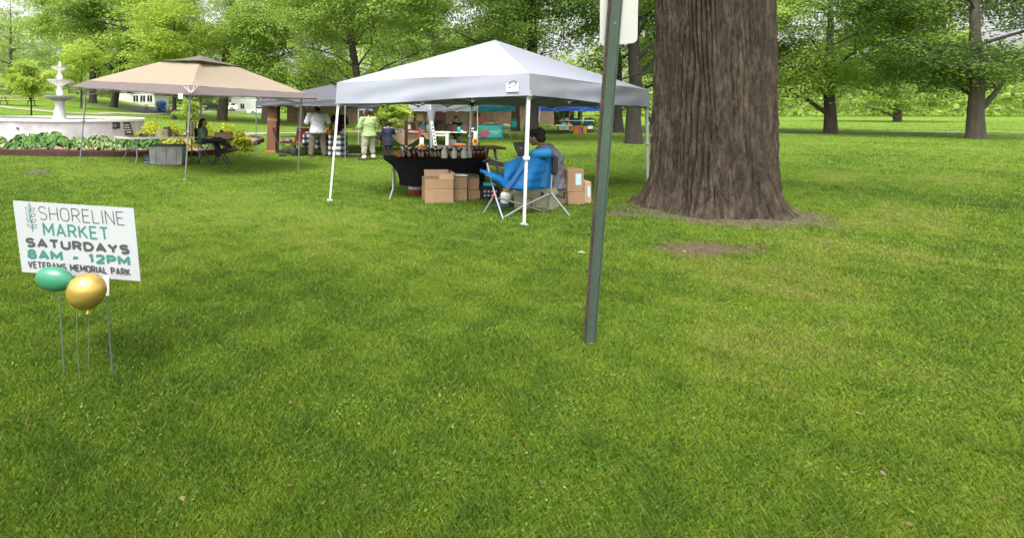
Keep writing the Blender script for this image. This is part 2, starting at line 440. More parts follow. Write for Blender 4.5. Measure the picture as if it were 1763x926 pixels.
# grass blades: one lawn object, spread evenly over the picture's ground
def lawn(N):
    parts = []
    for (v0, v1, share) in ((207, 260, .10), (260, 340, .20), (340, 520, .34), (520, 990, .36)):
        n = int(N * share); u = rng.uniform(-60, 1840, n); v = rng.uniform(v0, v1, n)
        Y = 834 * 1.65 / (v - 188); X = (u - 600) / 834 * Y; parts.append((X, Y))
    n = int(N * .05); parts.append((rng.uniform(-6, 8, n), rng.uniform(.3, 2.2, n)))
    X = np.concatenate([p[0] for p in parts]); Y = np.concatenate([p[1] for p in parts])
    k = ~(inpoly(X, Y, bed_poly) | inpoly(X, Y, path2))
    for poly_ in [mulch_poly, root_poly] + bare:
        ins = inpoly(X, Y, poly_); c_ = np.mean(poly_, 0); ex = np.ptp(np.array(poly_), 0) / 2
        fr = np.sqrt(((X - c_[0]) / ex[0]) ** 2 + ((Y - c_[1]) / ex[1]) ** 2) + .16 * np.sin(X * 23 + Y * 9) + .12 * np.sin(X * 51 - Y * 37); k &= ~(ins & (rng.random(len(X)) > .10 + .9 * np.clip((fr - .45) / .5, 0, 1) ** 1.5))
    X, Y = X[k], Y[k]; Z = gz(X, Y); n = len(X)
    def vn(s, o):       # cheap smooth noise 0..1
        return .5 + .25 * (np.sin(X * s * 1.3 + o + 1.7 * np.sin(Y * s * .9 + o)) + np.sin(Y * s * 1.7 - o + 1.5 * np.sin(X * s * 1.1)))
    patchy = .5 * vn(.55, 1) + .3 * vn(1.7, 4) + .2 * vn(4.3, 2)
    dist = np.sqrt(X * X + Y * Y); tuft = np.clip(vn(7.5, 3) * .6 + vn(13, 5) * .4 - .25, 0, 1)
    h = rng.uniform(.018, .044, n) * (.40 + .75 * patchy + .55 * tuft); wd = np.maximum(.0016, .00037 * dist) * rng.uniform(.7, 1.4, n)
    th = rng.uniform(0, 2 * np.pi, n); lean = rng.uniform(.1, .9, n) * h; ph = rng.uniform(0, 2 * np.pi, n)
    dx, dy = np.cos(th) * wd, np.sin(th) * wd; lx, ly = np.cos(ph) * lean, np.sin(ph) * lean
    a = np.stack([X - dx, Y - dy, Z - .004], -1); b = np.stack([X + dx, Y + dy, Z - .004], -1)
    c = np.stack([X + lx * .4 + dx * .7, Y + ly * .4 + dy * .7, Z + h * .62], -1); t = np.stack([X + lx, Y + ly, Z + h], -1)
    V = np.stack([a, b, c, t], 1).reshape(-1, 3)
    tint = np.clip(.64 - .55 * (patchy - .5) * 1.5 - .45 * (tuft - .28) + rng.normal(0, .17, n), 0, 1)
    dry = rng.random(n) < .04 + .8 * np.clip(.38 - patchy, 0, 1) * 2
    tint = np.where(dry, rng.uniform(.93, 1.0, n), tint * .86)
    return V, tint
M_grass = leafmat('grass_blades', (.048, .112, .014), (.128, .215, .020), (.28, .24, .085), .3)
e = M_grass.node_tree.nodes['Color Ramp'] if 'Color Ramp' in M_grass.node_tree.nodes else [x for x in M_grass.node_tree.nodes if x.type == 'VALTORGB'][0]
k_ = e.color_ramp.elements.new(.86); k_.color = (.205, .285, .024, 1)
V, tint = lawn(1500000)
o = poly_obj('lawn_grass', V, 4, M_grass, (0, 0, 0), None, tint); o['kind'] = 'stuff'

# small plants and litter in the lawn
def scatter(name, n, ymax, size, m, seed, clump=1, spread=.12, lift=.03, flat=.25):
    R = np.random.default_rng(seed); y = 1.9 * (ymax / 1.9) ** R.random(n); x = y * R.uniform(-.75, 1.4, n)
    x = np.repeat(x, clump) + R.normal(0, spread, n * clump); y = np.repeat(y, clump) + R.normal(0, spread, n * clump); m_ = len(x)
    k = ~(inpoly(x, y, bed_poly) | inpoly(x, y, root_poly)); x, y = x[k], y[k]; m_ = len(x)
    P_ = np.stack([x, y, gz(x, y) + lift * R.uniform(.6, 1.1, m_)], -1); A = unit(R.normal(0, 1, (m_, 3)) * np.array([1, 1, flat])); N = unit(R.normal(0, flat, (m_, 3)) + np.array([0, 0, 1])); N = unit(N - A * np.sum(N * A, 1, keepdims=True)); L = size * R.uniform(.6, 1.3, m_)
    o = poly_obj(name, leaf_arrays(P_, A, N, L, L * .8), 4, m, (0, 0, 0), None, R.random(m_)); o['kind'] = 'stuff'
scatter('clover', 130, 11, .017, leafmat('clover_leaves', (.035, .10, .012), (.075, .16, .018), (.12, .21, .03), .25), 3, 50, .11, .033)
scatter('leaf_litter', 260, 16, .024, leafmat('dry_leaves', (.07, .045, .02), (.13, .09, .04), (.24, .18, .09), .1), 8, 1, .1, .030)

# ------------------------------------------------------------------ trees
M_bark = mat('grey_bark', (.072, .058, .046), .95, .45, 5, 1.0, 22, stretch=(1, 1, .22))
M_barkd = mat('dark_bark', (.028, .023, .019), .95, .4, 5, 1.0, 22, stretch=(1, 1, .22))
M_barkp = mat('pale_bark', (.26, .22, .18), .95, .3, 5, .8, 22, stretch=(1, 1, .22))
LM = {'mid': leafmat('maple_leaves', (.178, .285, .042), (.305, .43, .07), (.44, .55, .122)),
      'light': leafmat('young_leaves', (.25, .36, .04), (.38, .50, .065), (.52, .61, .12)),
      'dark': leafmat('oak_leaves', (.075, .14, .026), (.152, .25, .042), (.27, .37, .07)),
      'pale': leafmat('hazy_leaves', (.18, .29, .09), (.30, .41, .13), (.42, .50, .19))}
TREES = []
def tree(label, u, Y, H, r, cb, crx, cry, lm, leaf, nclump, per, seed, bark=None, cat='tree', name='maple_tree', lean=(0, 0), forks=1, limbs=8, du=0, flat=.3, csize=1.3, group='park trees', trunk_pts=None, base=None):
    """trunk with flare and limbs + a crown of leaf sprays set along the limb ends and through the crown's volume"""
    R = np.random.default_rng(seed); b = base or G(u, Y); bark = bark or M_bark
    t = Thing(name, label, cat, b, group)
    mb = MB(); C = Vector((b.x + du + lean[0] * .6, b.y + lean[1] * .6, b.z + (cb + H) / 2)); rz = (H - cb) / 2
    tips = []
    for fk in range(forks):
        ang = R.uniform(0, 6.28) if forks > 1 else 0
        off = Vector((math.cos(ang + fk * 2 * math.pi / forks), math.sin(ang + fk * 2 * math.pi / forks) * .6, 0)) * (0 if forks == 1 else crx * .33)
        n = 9; pts = []; rr = []
        for i in range(n):
            q = i / (n - 1); z = q * H * .86; wig = Vector((R.normal(0, .10), R.normal(0, .10), 0)) * min(1, q * 3) * r * 1.6
            sp = max(0, q - .12) / .88
            pts.append(b + Vector((lean[0] * q, lean[1] * q, z - .12)) + off * (sp ** .8) + wig)
            rr.append(r * (1 if forks == 1 else .72) * ((1 - q) ** .75 * .9 + .06) * (1.45 if i == 0 else 1))
        pts.insert(1, pts[0].lerp(pts[1], .18)); rr.insert(1, r * (1.05 if forks == 1 else .8))
        mb.tube(pts, rr, 10)
        for j in range(limbs):
            q = cb / H * .75 + (0.80 - cb / H * .75) * (j + .5) / limbs; k = q / .86 * (len(pts) - 1); i = min(int(k), len(pts) - 2)
            s = pts[i].lerp(pts[i + 1], k - i); a = R.uniform(0, 6.28) + j * 2.4
            tgt = C + Vector((math.cos(a) * crx * R.uniform(.6, .9), math.sin(a) * cry * R.uniform(.6, .9), (s.z - C.z) * .8 + rz * R.uniform(0, .35)))
            lp = [s]; 
            for z in (.33, .66, 1.0): lp.append(s.lerp(tgt, z) + Vector((R.normal(0, .22), R.normal(0, .22), math.sin(z * 3.1) * .35)))
            lr = max(.03, rr[i] * .42); mb.tube(lp, [lr, lr * .7, lr * .45, lr * .18], 6)
            tips += lp[2:]
            for sb in range(3):
                p0 = lp[1].lerp(lp[3], R.uniform(0, .8)); p1 = p0 + Vector((R.normal(0, 1), R.normal(0, 1), R.uniform(-.1, .7))) * crx * .24
                mb.tube([p0, p0.lerp(p1, .5) + Vector((0, 0, .12)), p1], [lr * .4, lr * .28, lr * .1], 5); tips.append(p1)
    t.part('trunk', mb, bark, smooth=50)
    # clumps: some at the limb tips, the rest through the crown, thinned by a lumpy field so that gaps stay open
    T = np.array([tuple(p) for p in tips]); nt_ = min(len(T), nclump // 3)
    c1 = T[R.permutation(len(T))[:nt_]]; m = nclump * 3
    d = unit(R.normal(0, 1, (m, 3))); rad_ = R.uniform(.25, 1.0, m) ** .45
    c2 = np.array(C) + d * rad_[:, None] * np.array([crx, cry, rz])
    c2[:, :2] += R.normal(0, .25, (m, 2))
    f = np.sin(c2[:, 0] * 1.1 + seed) + np.sin(c2[:, 1] * .9 + seed * 2) + np.sin(c2[:, 2] * 1.5 + seed * 3) + R.normal(0, .35, m)
    taper = np.abs(c2[:, 2] - C.z) / rz
    c2 = c2[np.argsort(-f + taper * .6)][:max(0, nclump - nt_)]
    CC = np.concatenate([c1, c2]); n = len(CC)
    size = R.uniform(.6, 1.25, n) * csize; ctint = np.clip(R.normal(.45, .2, n), 0, 1)
    nrm = unit(np.stack([R.normal(0, .3, n), R.normal(0, .3, n), np.ones(n)], -1))
    per = int(per * 1.22); idx = np.repeat(np.arange(n), per); m = len(idx)
    r_ = np.sqrt(R.random(m)) * size[idx]; th = R.uniform(0, 6.28, m)
    off = np.stack([np.cos(th) * r_, np.sin(th) * r_, R.normal(0, flat * .5, m) * size[idx] - .22 * r_ ** 2 / (size[idx] + .1)], -1)
    nn = nrm[idx]; off[:, 2] -= (off[:, 0] * nn[:, 0] + off[:, 1] * nn[:, 1])
    P_ = CC[idx] + off
    A = unit(np.stack([np.cos(th + R.normal(0, .8, m)), np.sin(th + R.normal(0, .8, m)), R.normal(-.35, .35, m)], -1))
    N = unit(nn * .55 + np.array([0, -.25, 0]) + R.normal(0, .6, (m, 3))); N = unit(N - A * np.sum(N * A, 1, keepdims=True))
    L = .63 * leaf * R.uniform(.7, 1.35, m)
    V = leaf_arrays(P_, A, N, L, L * R.uniform(.6, .85, m))
    tint = np.clip(ctint[idx] + R.uniform(-.16, .14) + R.normal(0, .14, m), 0, 1)
    poly_obj('crown', V, 4, LM[lm], b, t.o, tint)
    TREES.append(t); return t

# big trees behind the market, left to right
tree('pale airy tree rising behind the sapling at the far left', 18, 60, 13.5, .30, 2.0, 6.0, 4.5, 'pale', .30, 190, 60, 11, limbs=10)
tree('tall maple with pale upright trunk behind the fountain', 160, 56, 19, .42, 3.0, 8.5, 6, 'mid', .30, 620, 80, 12, limbs=12, lean=(-.3, 0))
tree('dark trunked maple leaning right behind the tan canopy', 195, 50, 17, .48, 3.2, 7.0, 6, 'mid', .28, 560, 80, 13, bark=M_barkd, lean=(2.6, 0), forks=2, limbs=8)
tree('small light green tree just right of the fountain top', 140, 43, 6.4, .10, 1.6, 1.75, 1.6, 'light', .2, 90, 90, 14, limbs=7, csize=.75)
tree('big maple with layered boughs and thick dark trunk above the tan canopy', 382, 46, 19, .50, 4.6, 9.0, 6.5, 'mid', .27, 700, 90, 15, bark=M_bark, lean=(1.2, 0), limbs=14, flat=.22, csize=1.7)
tree('light leaved maple reaching over the tan canopy peak', 300, 41, 10.5, .2, 4.4, 4.6, 3.2, 'light', .24, 240, 80, 31, limbs=8, flat=.2, csize=1.3, bark=M_barkd)
tree('multi stemmed maple spreading over the gap between two canopies', 630, 25.5, 11.5, .30, 3.3, 4.9, 4, 'mid', .17, 520, 110, 16, limbs=8, forks=3, bark=M_bark, csize=.95, flat=.25)
tree('maple filling the middle behind the grey canopy', 520, 42, 14, .34, 2.8, 6.5, 5, 'mid', .25, 480, 90, 17, limbs=10, csize=1.3)
tree('tall tree with a slanting upper trunk behind the white canopy', 735, 38, 18, .42, 3.0, 7.0, 5, 'mid', .24, 560, 90, 18, limbs=10, lean=(1.2, 0), csize=1.3)
tree('stout dark trunked oak directly behind the white canopy peak', 915, 25, 15, .36, 4.0, 5.0, 4.2, 'dark', .18, 560, 110, 19, bark=M_barkd, limbs=9, name='oak_tree', csize=1.0)
tree('slimmer oak beside the stout dark trunked oak', 887, 36, 16, .32, 5.4, 4.7, 4.2, 'mid', .22, 400, 90, 20, bark=M_barkd, limbs=9, name='oak_tree')
tree('thin trunked tree beyond the signpost, farther of two', 1064, 34, 14, .36, 3.4, 4.4, 4.2, 'dark', .22, 360, 95, 21, bark=M_barkd, limbs=9, du=1.9, name='oak_tree')
tree('grey trunked tree in open lawn between signpost and big trunk', 1091, 23, 13, .36, 3.6, 4.6, 3.6, 'dark', .17, 470, 100, 22, bark=M_barkd, limbs=9, name='oak_tree')
tree('slender pale barked tree beside the white parked vehicle', 456, 50, 12, .38, 2.6, 3.6, 3, 'mid', .24, 240, 80, 23, bark=M_barkp, limbs=7)
tree('dense tree far behind the blue canopy', 985, 68, 7.6, .3, 1.0, 6, 4, 'mid', .34, 240, 70, 24, limbs=9)
tree('dense tree far behind the parked dark car', 335, 92, 17, .5, 1.0, 9, 5, 'mid', .42, 420, 60, 25, limbs=9)
tree('dense tree far beyond the pale house', 235, 98, 19, .5, 1.0, 10, 5, 'mid', .42, 420, 60, 26, limbs=9)
tree('dense tree at the far left edge beyond the picnic table', -70, 66, 12, .4, 1.6, 7, 5, 'mid', .34, 300, 70, 27, limbs=9)
tree('broad tree far behind the brick building', 640, 72, 15, .5, 1.6, 10, 5, 'mid', .36, 480, 70, 28, limbs=9)
tree('broad dark tree beside the big rough trunk, beyond the lawn', 1225, 38, 15, .4, 2.2, 7, 5, 'dark', .24, 560, 90, 29, limbs=10, name='oak_tree')
tree('round crowned tree in the lawn right of the big rough trunk', 1430, 33, 13, .36, 2.6, 6.2, 5, 'mid', .22, 560, 95, 30, limbs=10)
tree('spreading tree nearest the right edge of the lawn', 1680, 27, 13.5, .36, 2.8, 6.4, 5, 'dark', .20, 600, 100, 32, limbs=10, name='oak_tree')
tree('hazy tree far off between two trees at right', 1545, 62, 15, .4, 1.6, 9, 5, 'mid', .34, 460, 70, 33, limbs=9)
# saplings
sap = 'park saplings'
tree('bright yellow green sapling behind the fountain wall at left', 54, 27, 3.95, .055, 1.8, 1.08, .95, 'light', .14, 100, 130, 41, bark=M_barkd, cat='sapling', name='sapling', limbs=9, csize=.40, flat=.35, group=sap)
tree('bright sapling partly hidden by the tan canopy front pole', 326, 29, 2.1, .035, .9, .50, .45, 'light', .12, 40, 110, 42, bark=M_barkd, cat='sapling', name='sapling', limbs=6, csize=.27, flat=.35, group=sap)
tree('lime green sapling spreading over the child in the navy coat', 668, 17.2, 1.98, .045, 1.3, .47, .45, 'light', .10, 52, 120, 43, bark=M_barkd, cat='sapling', name='sapling', limbs=8, csize=.26, flat=.3, group=sap, du=-.02)

# the far wood behind everything: one mass
def woods(n, seed=5):
    R = np.random.default_rng(seed)
    x = R.uniform(-125, 190, n); y = R.uniform(100, 128, n); top = 12 + 4 * np.sin(x * .13) + 3 * np.sin(x * .31 + 1) + 2 * np.sin(x * .71)
    z = gz(x, y) + R.random(n) ** .75 * top
    P_ = np.stack([x, y, z], -1); A = unit(R.normal(0, 1, (n, 3))); N = unit(R.normal(0, .6, (n, 3)) + np.array([0, -.3, .8])); N = unit(N - A * np.sum(N * A, 1, keepdims=True))
    L = R.uniform(.6, 1.3, n)
    o = poly_obj('distant_woods', leaf_arrays(P_, A, N, L, L * .75), 4, LM['mid'], (0, 0, 0), None, np.clip(.4 + .25 * np.sin(x * .4) + R.normal(0, .2, n), 0, 1))
    o['kind'] = 'stuff'
woods(42000)

# the big rough trunk at the right
def big_trunk():
    c = Vector((6.07, 8.1, 0)); t = Thing('old_tree', 'huge old tree with deeply furrowed bark and flared roots', 'tree', c, 'park trees')
    nz, nth = 260, 560; R = np.random.default_rng(3); ph = R.uniform(0, 6.28, 12)
    q = np.linspace(0, 1, nz); zz, th = np.meshgrid(-.12 + q ** 1.35 * 8.2, 2 * np.pi * np.arange(nth) / nth, indexing='ij')
    zp = np.maximum(zz, 0); fl = np.exp(-zp / .24); fl2 = np.exp(-zp / 1.1)
    butt = .5 + .5 * np.sin(5 * th + ph[0] + .6 * np.sin(2 * th + ph[1])); butt2 = .5 + .5 * np.sin(13 * th + ph[2])
    r = .755 - .012 * zz + .03 * fl2 + fl * (.05 + .19 * butt + .08 * butt2) + .015 * np.sin(3 * th + zz * .8)
    # furrows: plates that wander, fork and break
    a = th * 37 + 1.7 * np.sin(zz * .8 + 3 * th + ph[3]) + .9 * np.sin(zz * 1.9 + 8 * th + ph[4]) + .55 * np.sin(zz * 4.7 + ph[5] + 17 * th)
    plate = np.abs(np.sin(a)) ** .5; a2 = th * 81 + 2.4 * np.sin(zz * 1.9 + ph[6] + 5 * th) + 1.2 * np.sin(zz * 8 + 13 * th)
    brk = .5 + .5 * np.sin(zz * 11 + 5 * np.sin(th * 34 + ph[7]) + 2.5 * np.sin(th * 9)); big = .6 + .4 * np.sin(7 * th + 1.3 * np.sin(zz * .9) + ph[8])
    r = r + .085 * plate * big + .016 * np.abs(np.sin(a2)) + .014 * brk ** 3 * plate + R.normal(0, .003, r.shape) - .085
    vs = np.stack([c.x + np.cos(th) * r * 1.2 - .004 * zz, c.y + np.sin(th) * r, zz], -1).reshape(-1, 3).tolist(); fs = []
    for i in range(nz - 1):
        for k in range(nth): fs.append((i * nth + k, i * nth + (k + 1) % nth, (i + 1) * nth + (k + 1) % nth, (i + 1) * nth + k))
    mb = MB().add(vs, fs)
    top = c + Vector((.16, 0, 7.7))
    tips = []
    for j in range(7):
        a = j * .9 + .3; p = [top + Vector((math.cos(a) * d * 1.0, math.sin(a) * d, hh)) for d, hh in ((0, -.4), (1.2, 1.0), (2.6, 2.4), (4.2, 3.3))]
        mb.tube(p, [.42, .3, .2, .06], 8); tips += p[2:]
    m = bpy.data.materials.new('furrowed_bark'); m.use_nodes = True; n, l = m.node_tree.nodes, m.node_tree.links; b = n['Principled BSDF']
    b.inputs['Roughness'].default_value = .95; b.inputs['Specular IOR Level'].default_value = .15
    tc = n.new('ShaderNodeTexCoord'); mp = n.new('ShaderNodeMapping'); mp.inputs['Scale'].default_value = (1, 1, .3); l.new(tc.outputs['Object'], mp.inputs[0])
    z1 = n.new('ShaderNodeTexNoise'); z1.inputs['Scale'].default_value = 9; z1.inputs['Detail'].default_value = 9; z1.inputs['Roughness'].default_value = .7; l.new(mp.outputs[0], z1.inputs[0])
    cr = n.new('ShaderNodeValToRGB'); e = cr.color_ramp.elements; e[0].position = .3; e[0].color = (.016, .012, .009, 1); e[1].position = .72; e[1].color = (.110, .088, .066, 1)
    k = e.new(.5); k.color = (.048, .037, .027, 1); l.new(z1.outputs[0], cr.inputs[0]); l.new(cr.outputs[0], b.inputs['Base Color'])
    z2 = n.new('ShaderNodeTexNoise'); z2.inputs['Scale'].default_value = 34; z2.inputs['Detail'].default_value = 8; l.new(mp.outputs[0], z2.inputs[0])
    bp = n.new('ShaderNodeBump'); bp.inputs['Strength'].default_value = .8; bp.inputs['Distance'].default_value = .02; l.new(z2.outputs[0], bp.inputs['Height']); l.new(bp.outputs[0], b.inputs['Normal'])
    t.part('trunk', mb, m, smooth=70)
    n_ = 90; CC = np.array([tuple(tips[R.integers(len(tips))]) for _ in range(n_)]) + R.normal(0, 1.3, (n_, 3)) + np.array([0, 0, .8])
    CC = CC[CC[:, 2] > 8.2]; per = 70; idx = np.repeat(np.arange(len(CC)), per); m_ = len(idx)
    P_ = CC[idx] + R.normal(0, 1, (m_, 3)) * np.array([.7, .7, .25]); A = unit(R.normal(0, 1, (m_, 3)) * np.array([1, 1, .4])); N = unit(R.normal(0, .5, (m_, 3)) + np.array([0, 0, 1])); N = unit(N - A * np.sum(N * A, 1, keepdims=True))
    L = R.uniform(.12, .22, m_); poly_obj('crown', leaf_arrays(P_, A, N, L, L * .75), 4, LM['mid'], c, t.o, np.clip(R.normal(.45, .2, m_), 0, 1))
big_trunk()

# ------------------------------------------------------------------ canopies
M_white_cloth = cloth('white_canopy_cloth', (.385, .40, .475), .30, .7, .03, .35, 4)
M_tan = cloth('tan_canopy_cloth', (.27, .222, .165), .12, .75, .05, .3, 5)
M_brown = cloth('brown_canopy_band', (.14, .112, .11), .12, .75, .08, .3, 6)
M_grey = cloth('grey_canopy_cloth', (.105, .105, .125), .10, .75, .08, .3, 5)
M_teal = cloth('teal_canopy_cloth', (.035, .26, .36), .2, .75, .05, .3, 5)
M_blue = cloth('blue_canopy_cloth', (.03, .10, .50), .2, .75, .05, .3, 5)
M_pole = mat('white_pole', (.58, .60, .60), .35, .06, 8, metal=0)
M_steel = mat('grey_steel', (.27, .285, .295), .35, .1, 10, metal=.6)
M_dsteel = mat('dark_steel', (.06, .065, .07), .45, .1, 10, metal=.3)
M_black = mat('black_plastic', (.015, .015, .017), .5, .2, 10)
M_labelw = mat('white_label', (.80, .79, .78), .6, .03, 10)
M_navy = mat('navy_print', (.03, .04, .14), .6, .05, 10)

def edge_side(a, b, n):       # points along a canopy edge
    return [a.lerp(b, k / n) for k in range(n + 1)]
def canopy_cloth(tops, bots, peak, sag, seed, flare=.02, n=16, m=10, peak_r=0.0):
    R = np.random.default_rng(seed); roof = MB(); val = MB(); c = sum(tops, Vector()) / 4
    for i in range(4):
        a, b = tops[i], tops[(i + 1) % 4]; ab, bb = bots[i], bots[(i + 1) % 4]
        nrm = Vector((b.y - a.y, a.x - b.x, 0)).normalized(); 
        if nrm.dot((a + b) / 2 - c) < 0: nrm = -nrm
        p1, p2 = R.uniform(0, 6.28, 2); rows = []
        for j in range(m + 1):
            t = j / m; row = []
            for k in range(n + 1):
                s = k / n; e = a.lerp(b, s); p = e.lerp(peak, t)
                dz = -sag * math.sin(math.pi * t) * (1 - abs(2 * s - 1) ** 3 * .85) * (1 - t * .3)
                dz += .008 * math.sin(9 * s + 5 * t + p1) * math.sin(math.pi * s) * (1 - t)
                row.append(p + Vector((0, 0, dz)))
            rows.append(row)
        roof.sheet(rows, .006)
        rows = []
        for j in range(7):
            t = j / 6; row = []
            for k in range(2 * n + 1):
                s = k / (2 * n); e = a.lerp(b, s).lerp(ab.lerp(bb, s), t)
                wv = math.sin(math.pi * s); f = flare * t + .010 * math.sin(14 * s + p2 + 3 * t) * wv * (.3 + t) + .012 * math.sin(math.pi * 2 * (t * 1.3 + s * 1.5) + p1) * wv + .006 * math.sin(37 * s + 5 * t) * wv * t
                row.append(e + nrm * (f + .004) + Vector((0, 0, .018 * wv * t * math.sin(6 * s + p1) - .012 * t * wv)))
            rows.append(row)
        val.sheet(rows, .005)
    return roof, val
def scissors(mb, a, b, zt, zb, n, r):
    """folding truss between two legs"""
    for k in range(n):
        p, q = a.lerp(b, k / n), a.lerp(b, (k + 1) / n)
        for (z1, z2) in ((zt, zb), (zb, zt)):
            o = Vector((0, .012 if z1 > z2 else -.012, 0))
            mb.tube([Vector((p.x, p.y, p.z + z1)) + o, Vector((q.x, q.y, q.z + z2)) + o], r, 4)
        mb.box(Vector((q.x, q.y, q.z + zb)), (.05, .05, .05), bev=.008)
def leg_part(t, foot, top, r1, r2, m, split=.45, footm=None):
    mb = MB(); mid = foot.lerp(top, split); mb.tube([mid, top], r1, 4); mb.tube([foot + Vector((0, 0, .01)), mid + (top - foot) * .02], r2, 4)
    mb.box(mid, (r1 * 2.5, r1 * 2.5, .05), bev=.006)
    o = t.part('leg', mb, m, smooth=30)
    t.part('foot_plate', MB().box(foot + Vector((0, 0, .008)), (r2 * 4.2, r2 * 4.2, .016), bev=.003), footm or m, under=o)
    return o

# -- the white canopy in front
fx = [(568, 345, 585), (902, 388, 911), (1115, 320, 1113), (806, 296, 813)]           # L, F, R, B: foot px, top u
wt = [Vector(((u - 600) / F * 1376 / (v - 188), 1376 / (v - 188), 0)) for u, v, _ in fx]
ztop = [2.125, 2.150, 2.06, 2.10]; zbot = [1.745, 1.842, 1.70, 1.76]
wtop = [Vector(((f[2] - 600) / F * p.y, p.y, z)) for f, p, z in zip(fx, wt, ztop)]
wc = sum(wtop, Vector()) / 4
def outw(p, d): q = (p - wc); q.z = 0; return p + q.normalized() * d
tops = [outw(p, .05) for p in wtop]; bots = [Vector((outw(p, .06).x, outw(p, .06).y, z)) for p, z in zip(wtop, zbot)]
peakY = wc.y - .15; peak = P(852, 69.5, peakY)
t = Thing('canopy_tent', 'large white pop-up canopy in front with a square logo patch on its valance', 'canopy tent', (wc.x, wc.y, 0), 'market canopies')
roof, val = canopy_cloth(tops, bots, peak, .045, 1)
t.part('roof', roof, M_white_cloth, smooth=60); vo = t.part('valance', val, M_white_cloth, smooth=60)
for i in range(4):
    p = wt[i]; p = Vector((p.x, p.y, g1(p.x, p.y))); leg_part(t, p, Vector((wtop[i].x, wtop[i].y, ztop[i] - .04)), .031, .024, M_pole)
tr = MB()
for i in range(4):
    a, b = wtop[i].copy(), wtop[(i + 1) % 4].copy(); za, zb_ = zbot[i], zbot[(i + 1) % 4]; a.z = za; b.z = zb_
    scissors(tr, a, b, .20, -.045, 4, .012)
t.part('truss', tr, M_steel)
tr = MB(); hub = Vector((wc.x, wc.y, 2.35))
for i in range(4):
    a = Vector((wtop[i].x, wtop[i].y, zbot[i] + .22)); tr.tube([a, a.lerp(hub, .5) + Vector((0, 0, .05)), hub], .012, 4)
tr.tube([hub - Vector((0, 0, .15)), peak - Vector((0, 0, .02))], .02, 8)
t.part('centre_pole', tr, M_steel)
for i in (1, 0, 2, 3):
    t.part('corner_bracket', MB().box(Vector((wtop[i].x, wtop[i].y, zbot[i] + .03)), (.085, .085, .10), bev=.01), M_black if i == 3 else M_pole)
# logo patch lying on the left valance near the front corner
a, b = tops[1], tops[0]; ab, bb = bots[1], bots[0]
def on_val(s, q, d): 
    e = a.lerp(b, s).lerp(ab.lerp(bb, s), q); nn = Vector((-(b.y - a.y), (b.x - a.x), 0)).normalized()
    if nn.y > 0: nn = -nn
    return e + nn * d
s0, s1 = .094, .044
mb = MB(); mb.prism([on_val(s0, .80, .045), on_val(s1, .80, .045), on_val(s1, .42, .045), on_val(s0, .42, .045)], on_val(s0, .5, .052) - on_val(s0, .5, .045))
pt = t.part('logo_patch', mb, M_labelw)
mb = MB(); o0 = on_val(.089, .66, .054); xd = (on_val(.05, .585, .054) - o0).normalized(); zd = Vector((0.1, 0, 1)).normalized()
text_mb(mb, 'EZ UP', o0, xd, zd, (on_val(.05, .6, .054) - o0).length, .065, .02)
w0 = (on_val(.05, .6, .054) - o0).length
arc = [o0 + xd * (w0 * (.1 + .85 * k / 8)) + zd * (.072 + .022 * math.sin(math.pi * k / 8)) for k in range(9)]
mb.tube(arc, .006, 4)
t.part('logo_lettering', mb, M_navy, under=pt, smooth=0)

# -- the two tier tan gazebo
GZ = 2.0
tl = [(138, 278, 148), (319, 310, 328), (513, 293, 519), (346, 270, 346)]
gl = [RG(u, v) for u, v, _ in tl]
t = Thing('gazebo_tent', 'tan two-tier gazebo canopy with a wide dark brown border', 'canopy tent', sum(gl, Vector()) / 4, 'market canopies')
for p, (u, v, ut) in zip(gl, tl):
    top = Vector(((ut - 600) / F * p.y, p.y, p.z + 1.96)); leg_part(t, p - Vector((0, 0, .0)), top, .026, .02, M_steel, .55)
eL, eF, eR, eB = P(121, 149.5, gl[0].y - .05), P(330, 163.5, gl[1].y - .35), P(546, 170, gl[2].y - .1), P(360, 158, gl[3].y + 1.0)
gpk = P(346, 98, (eL.y + eF.y + eR.y + eB.y) / 4)
gcx = (eL + eF + eR + eB) / 4
outer = [eL, eF, eR, eB]
# where the dark border starts: measured up the slope
vtop = P(346, 101, gpk.y)
inner = [P(151, 139.5, eL.y + .15), P(331, 148, eF.y + .25), P(527, 161, eR.y + .2), P(362, 150, eB.y - .5)]
topr = [P(276, 107, gpk.y - .1), P(343, 109, gpk.y - 1.05), P(412, 117, gpk.y + .1), P(352, 104, gpk.y + .9)]
def ring(A, B, n=18, m=6, sag=.0, th=.006, drop=0):
    mb = MB()
    for i in range(4):
        a0, a1, b0, b1 = A[i], A[(i + 1) % 4], B[i], B[(i + 1) % 4]; rows = []
        for j in range(m + 1):
            q = j / m; row = []
            for k in range(n + 1):
                s = k / n; p = a0.lerp(a1, s).lerp(b0.lerp(b1, s), q)
                w_ = math.sin(math.pi * s) ** .6
                row.append(p + Vector((0, 0, -sag * math.sin(math.pi * q) * w_ - drop * w_ * (1 - q) * .0 + .005 * math.sin(21 * s + 3 * q))))
            rows.append(row)
        mb.sheet(rows, th)
    return mb
t.part('roof', ring(inner, topr, sag=.10, m=10), M_tan, smooth=60)
t.part('border', ring(outer, inner, sag=.0, m=3), M_brown, smooth=50)
lip = [p - Vector((0, 0, .03)) for p in outer]
t.part('hem', ring([p - Vector((0, 0, .02)) for p in outer], outer, m=1), mat('dark_hem', (.10, .085, .085), .8), smooth=50)
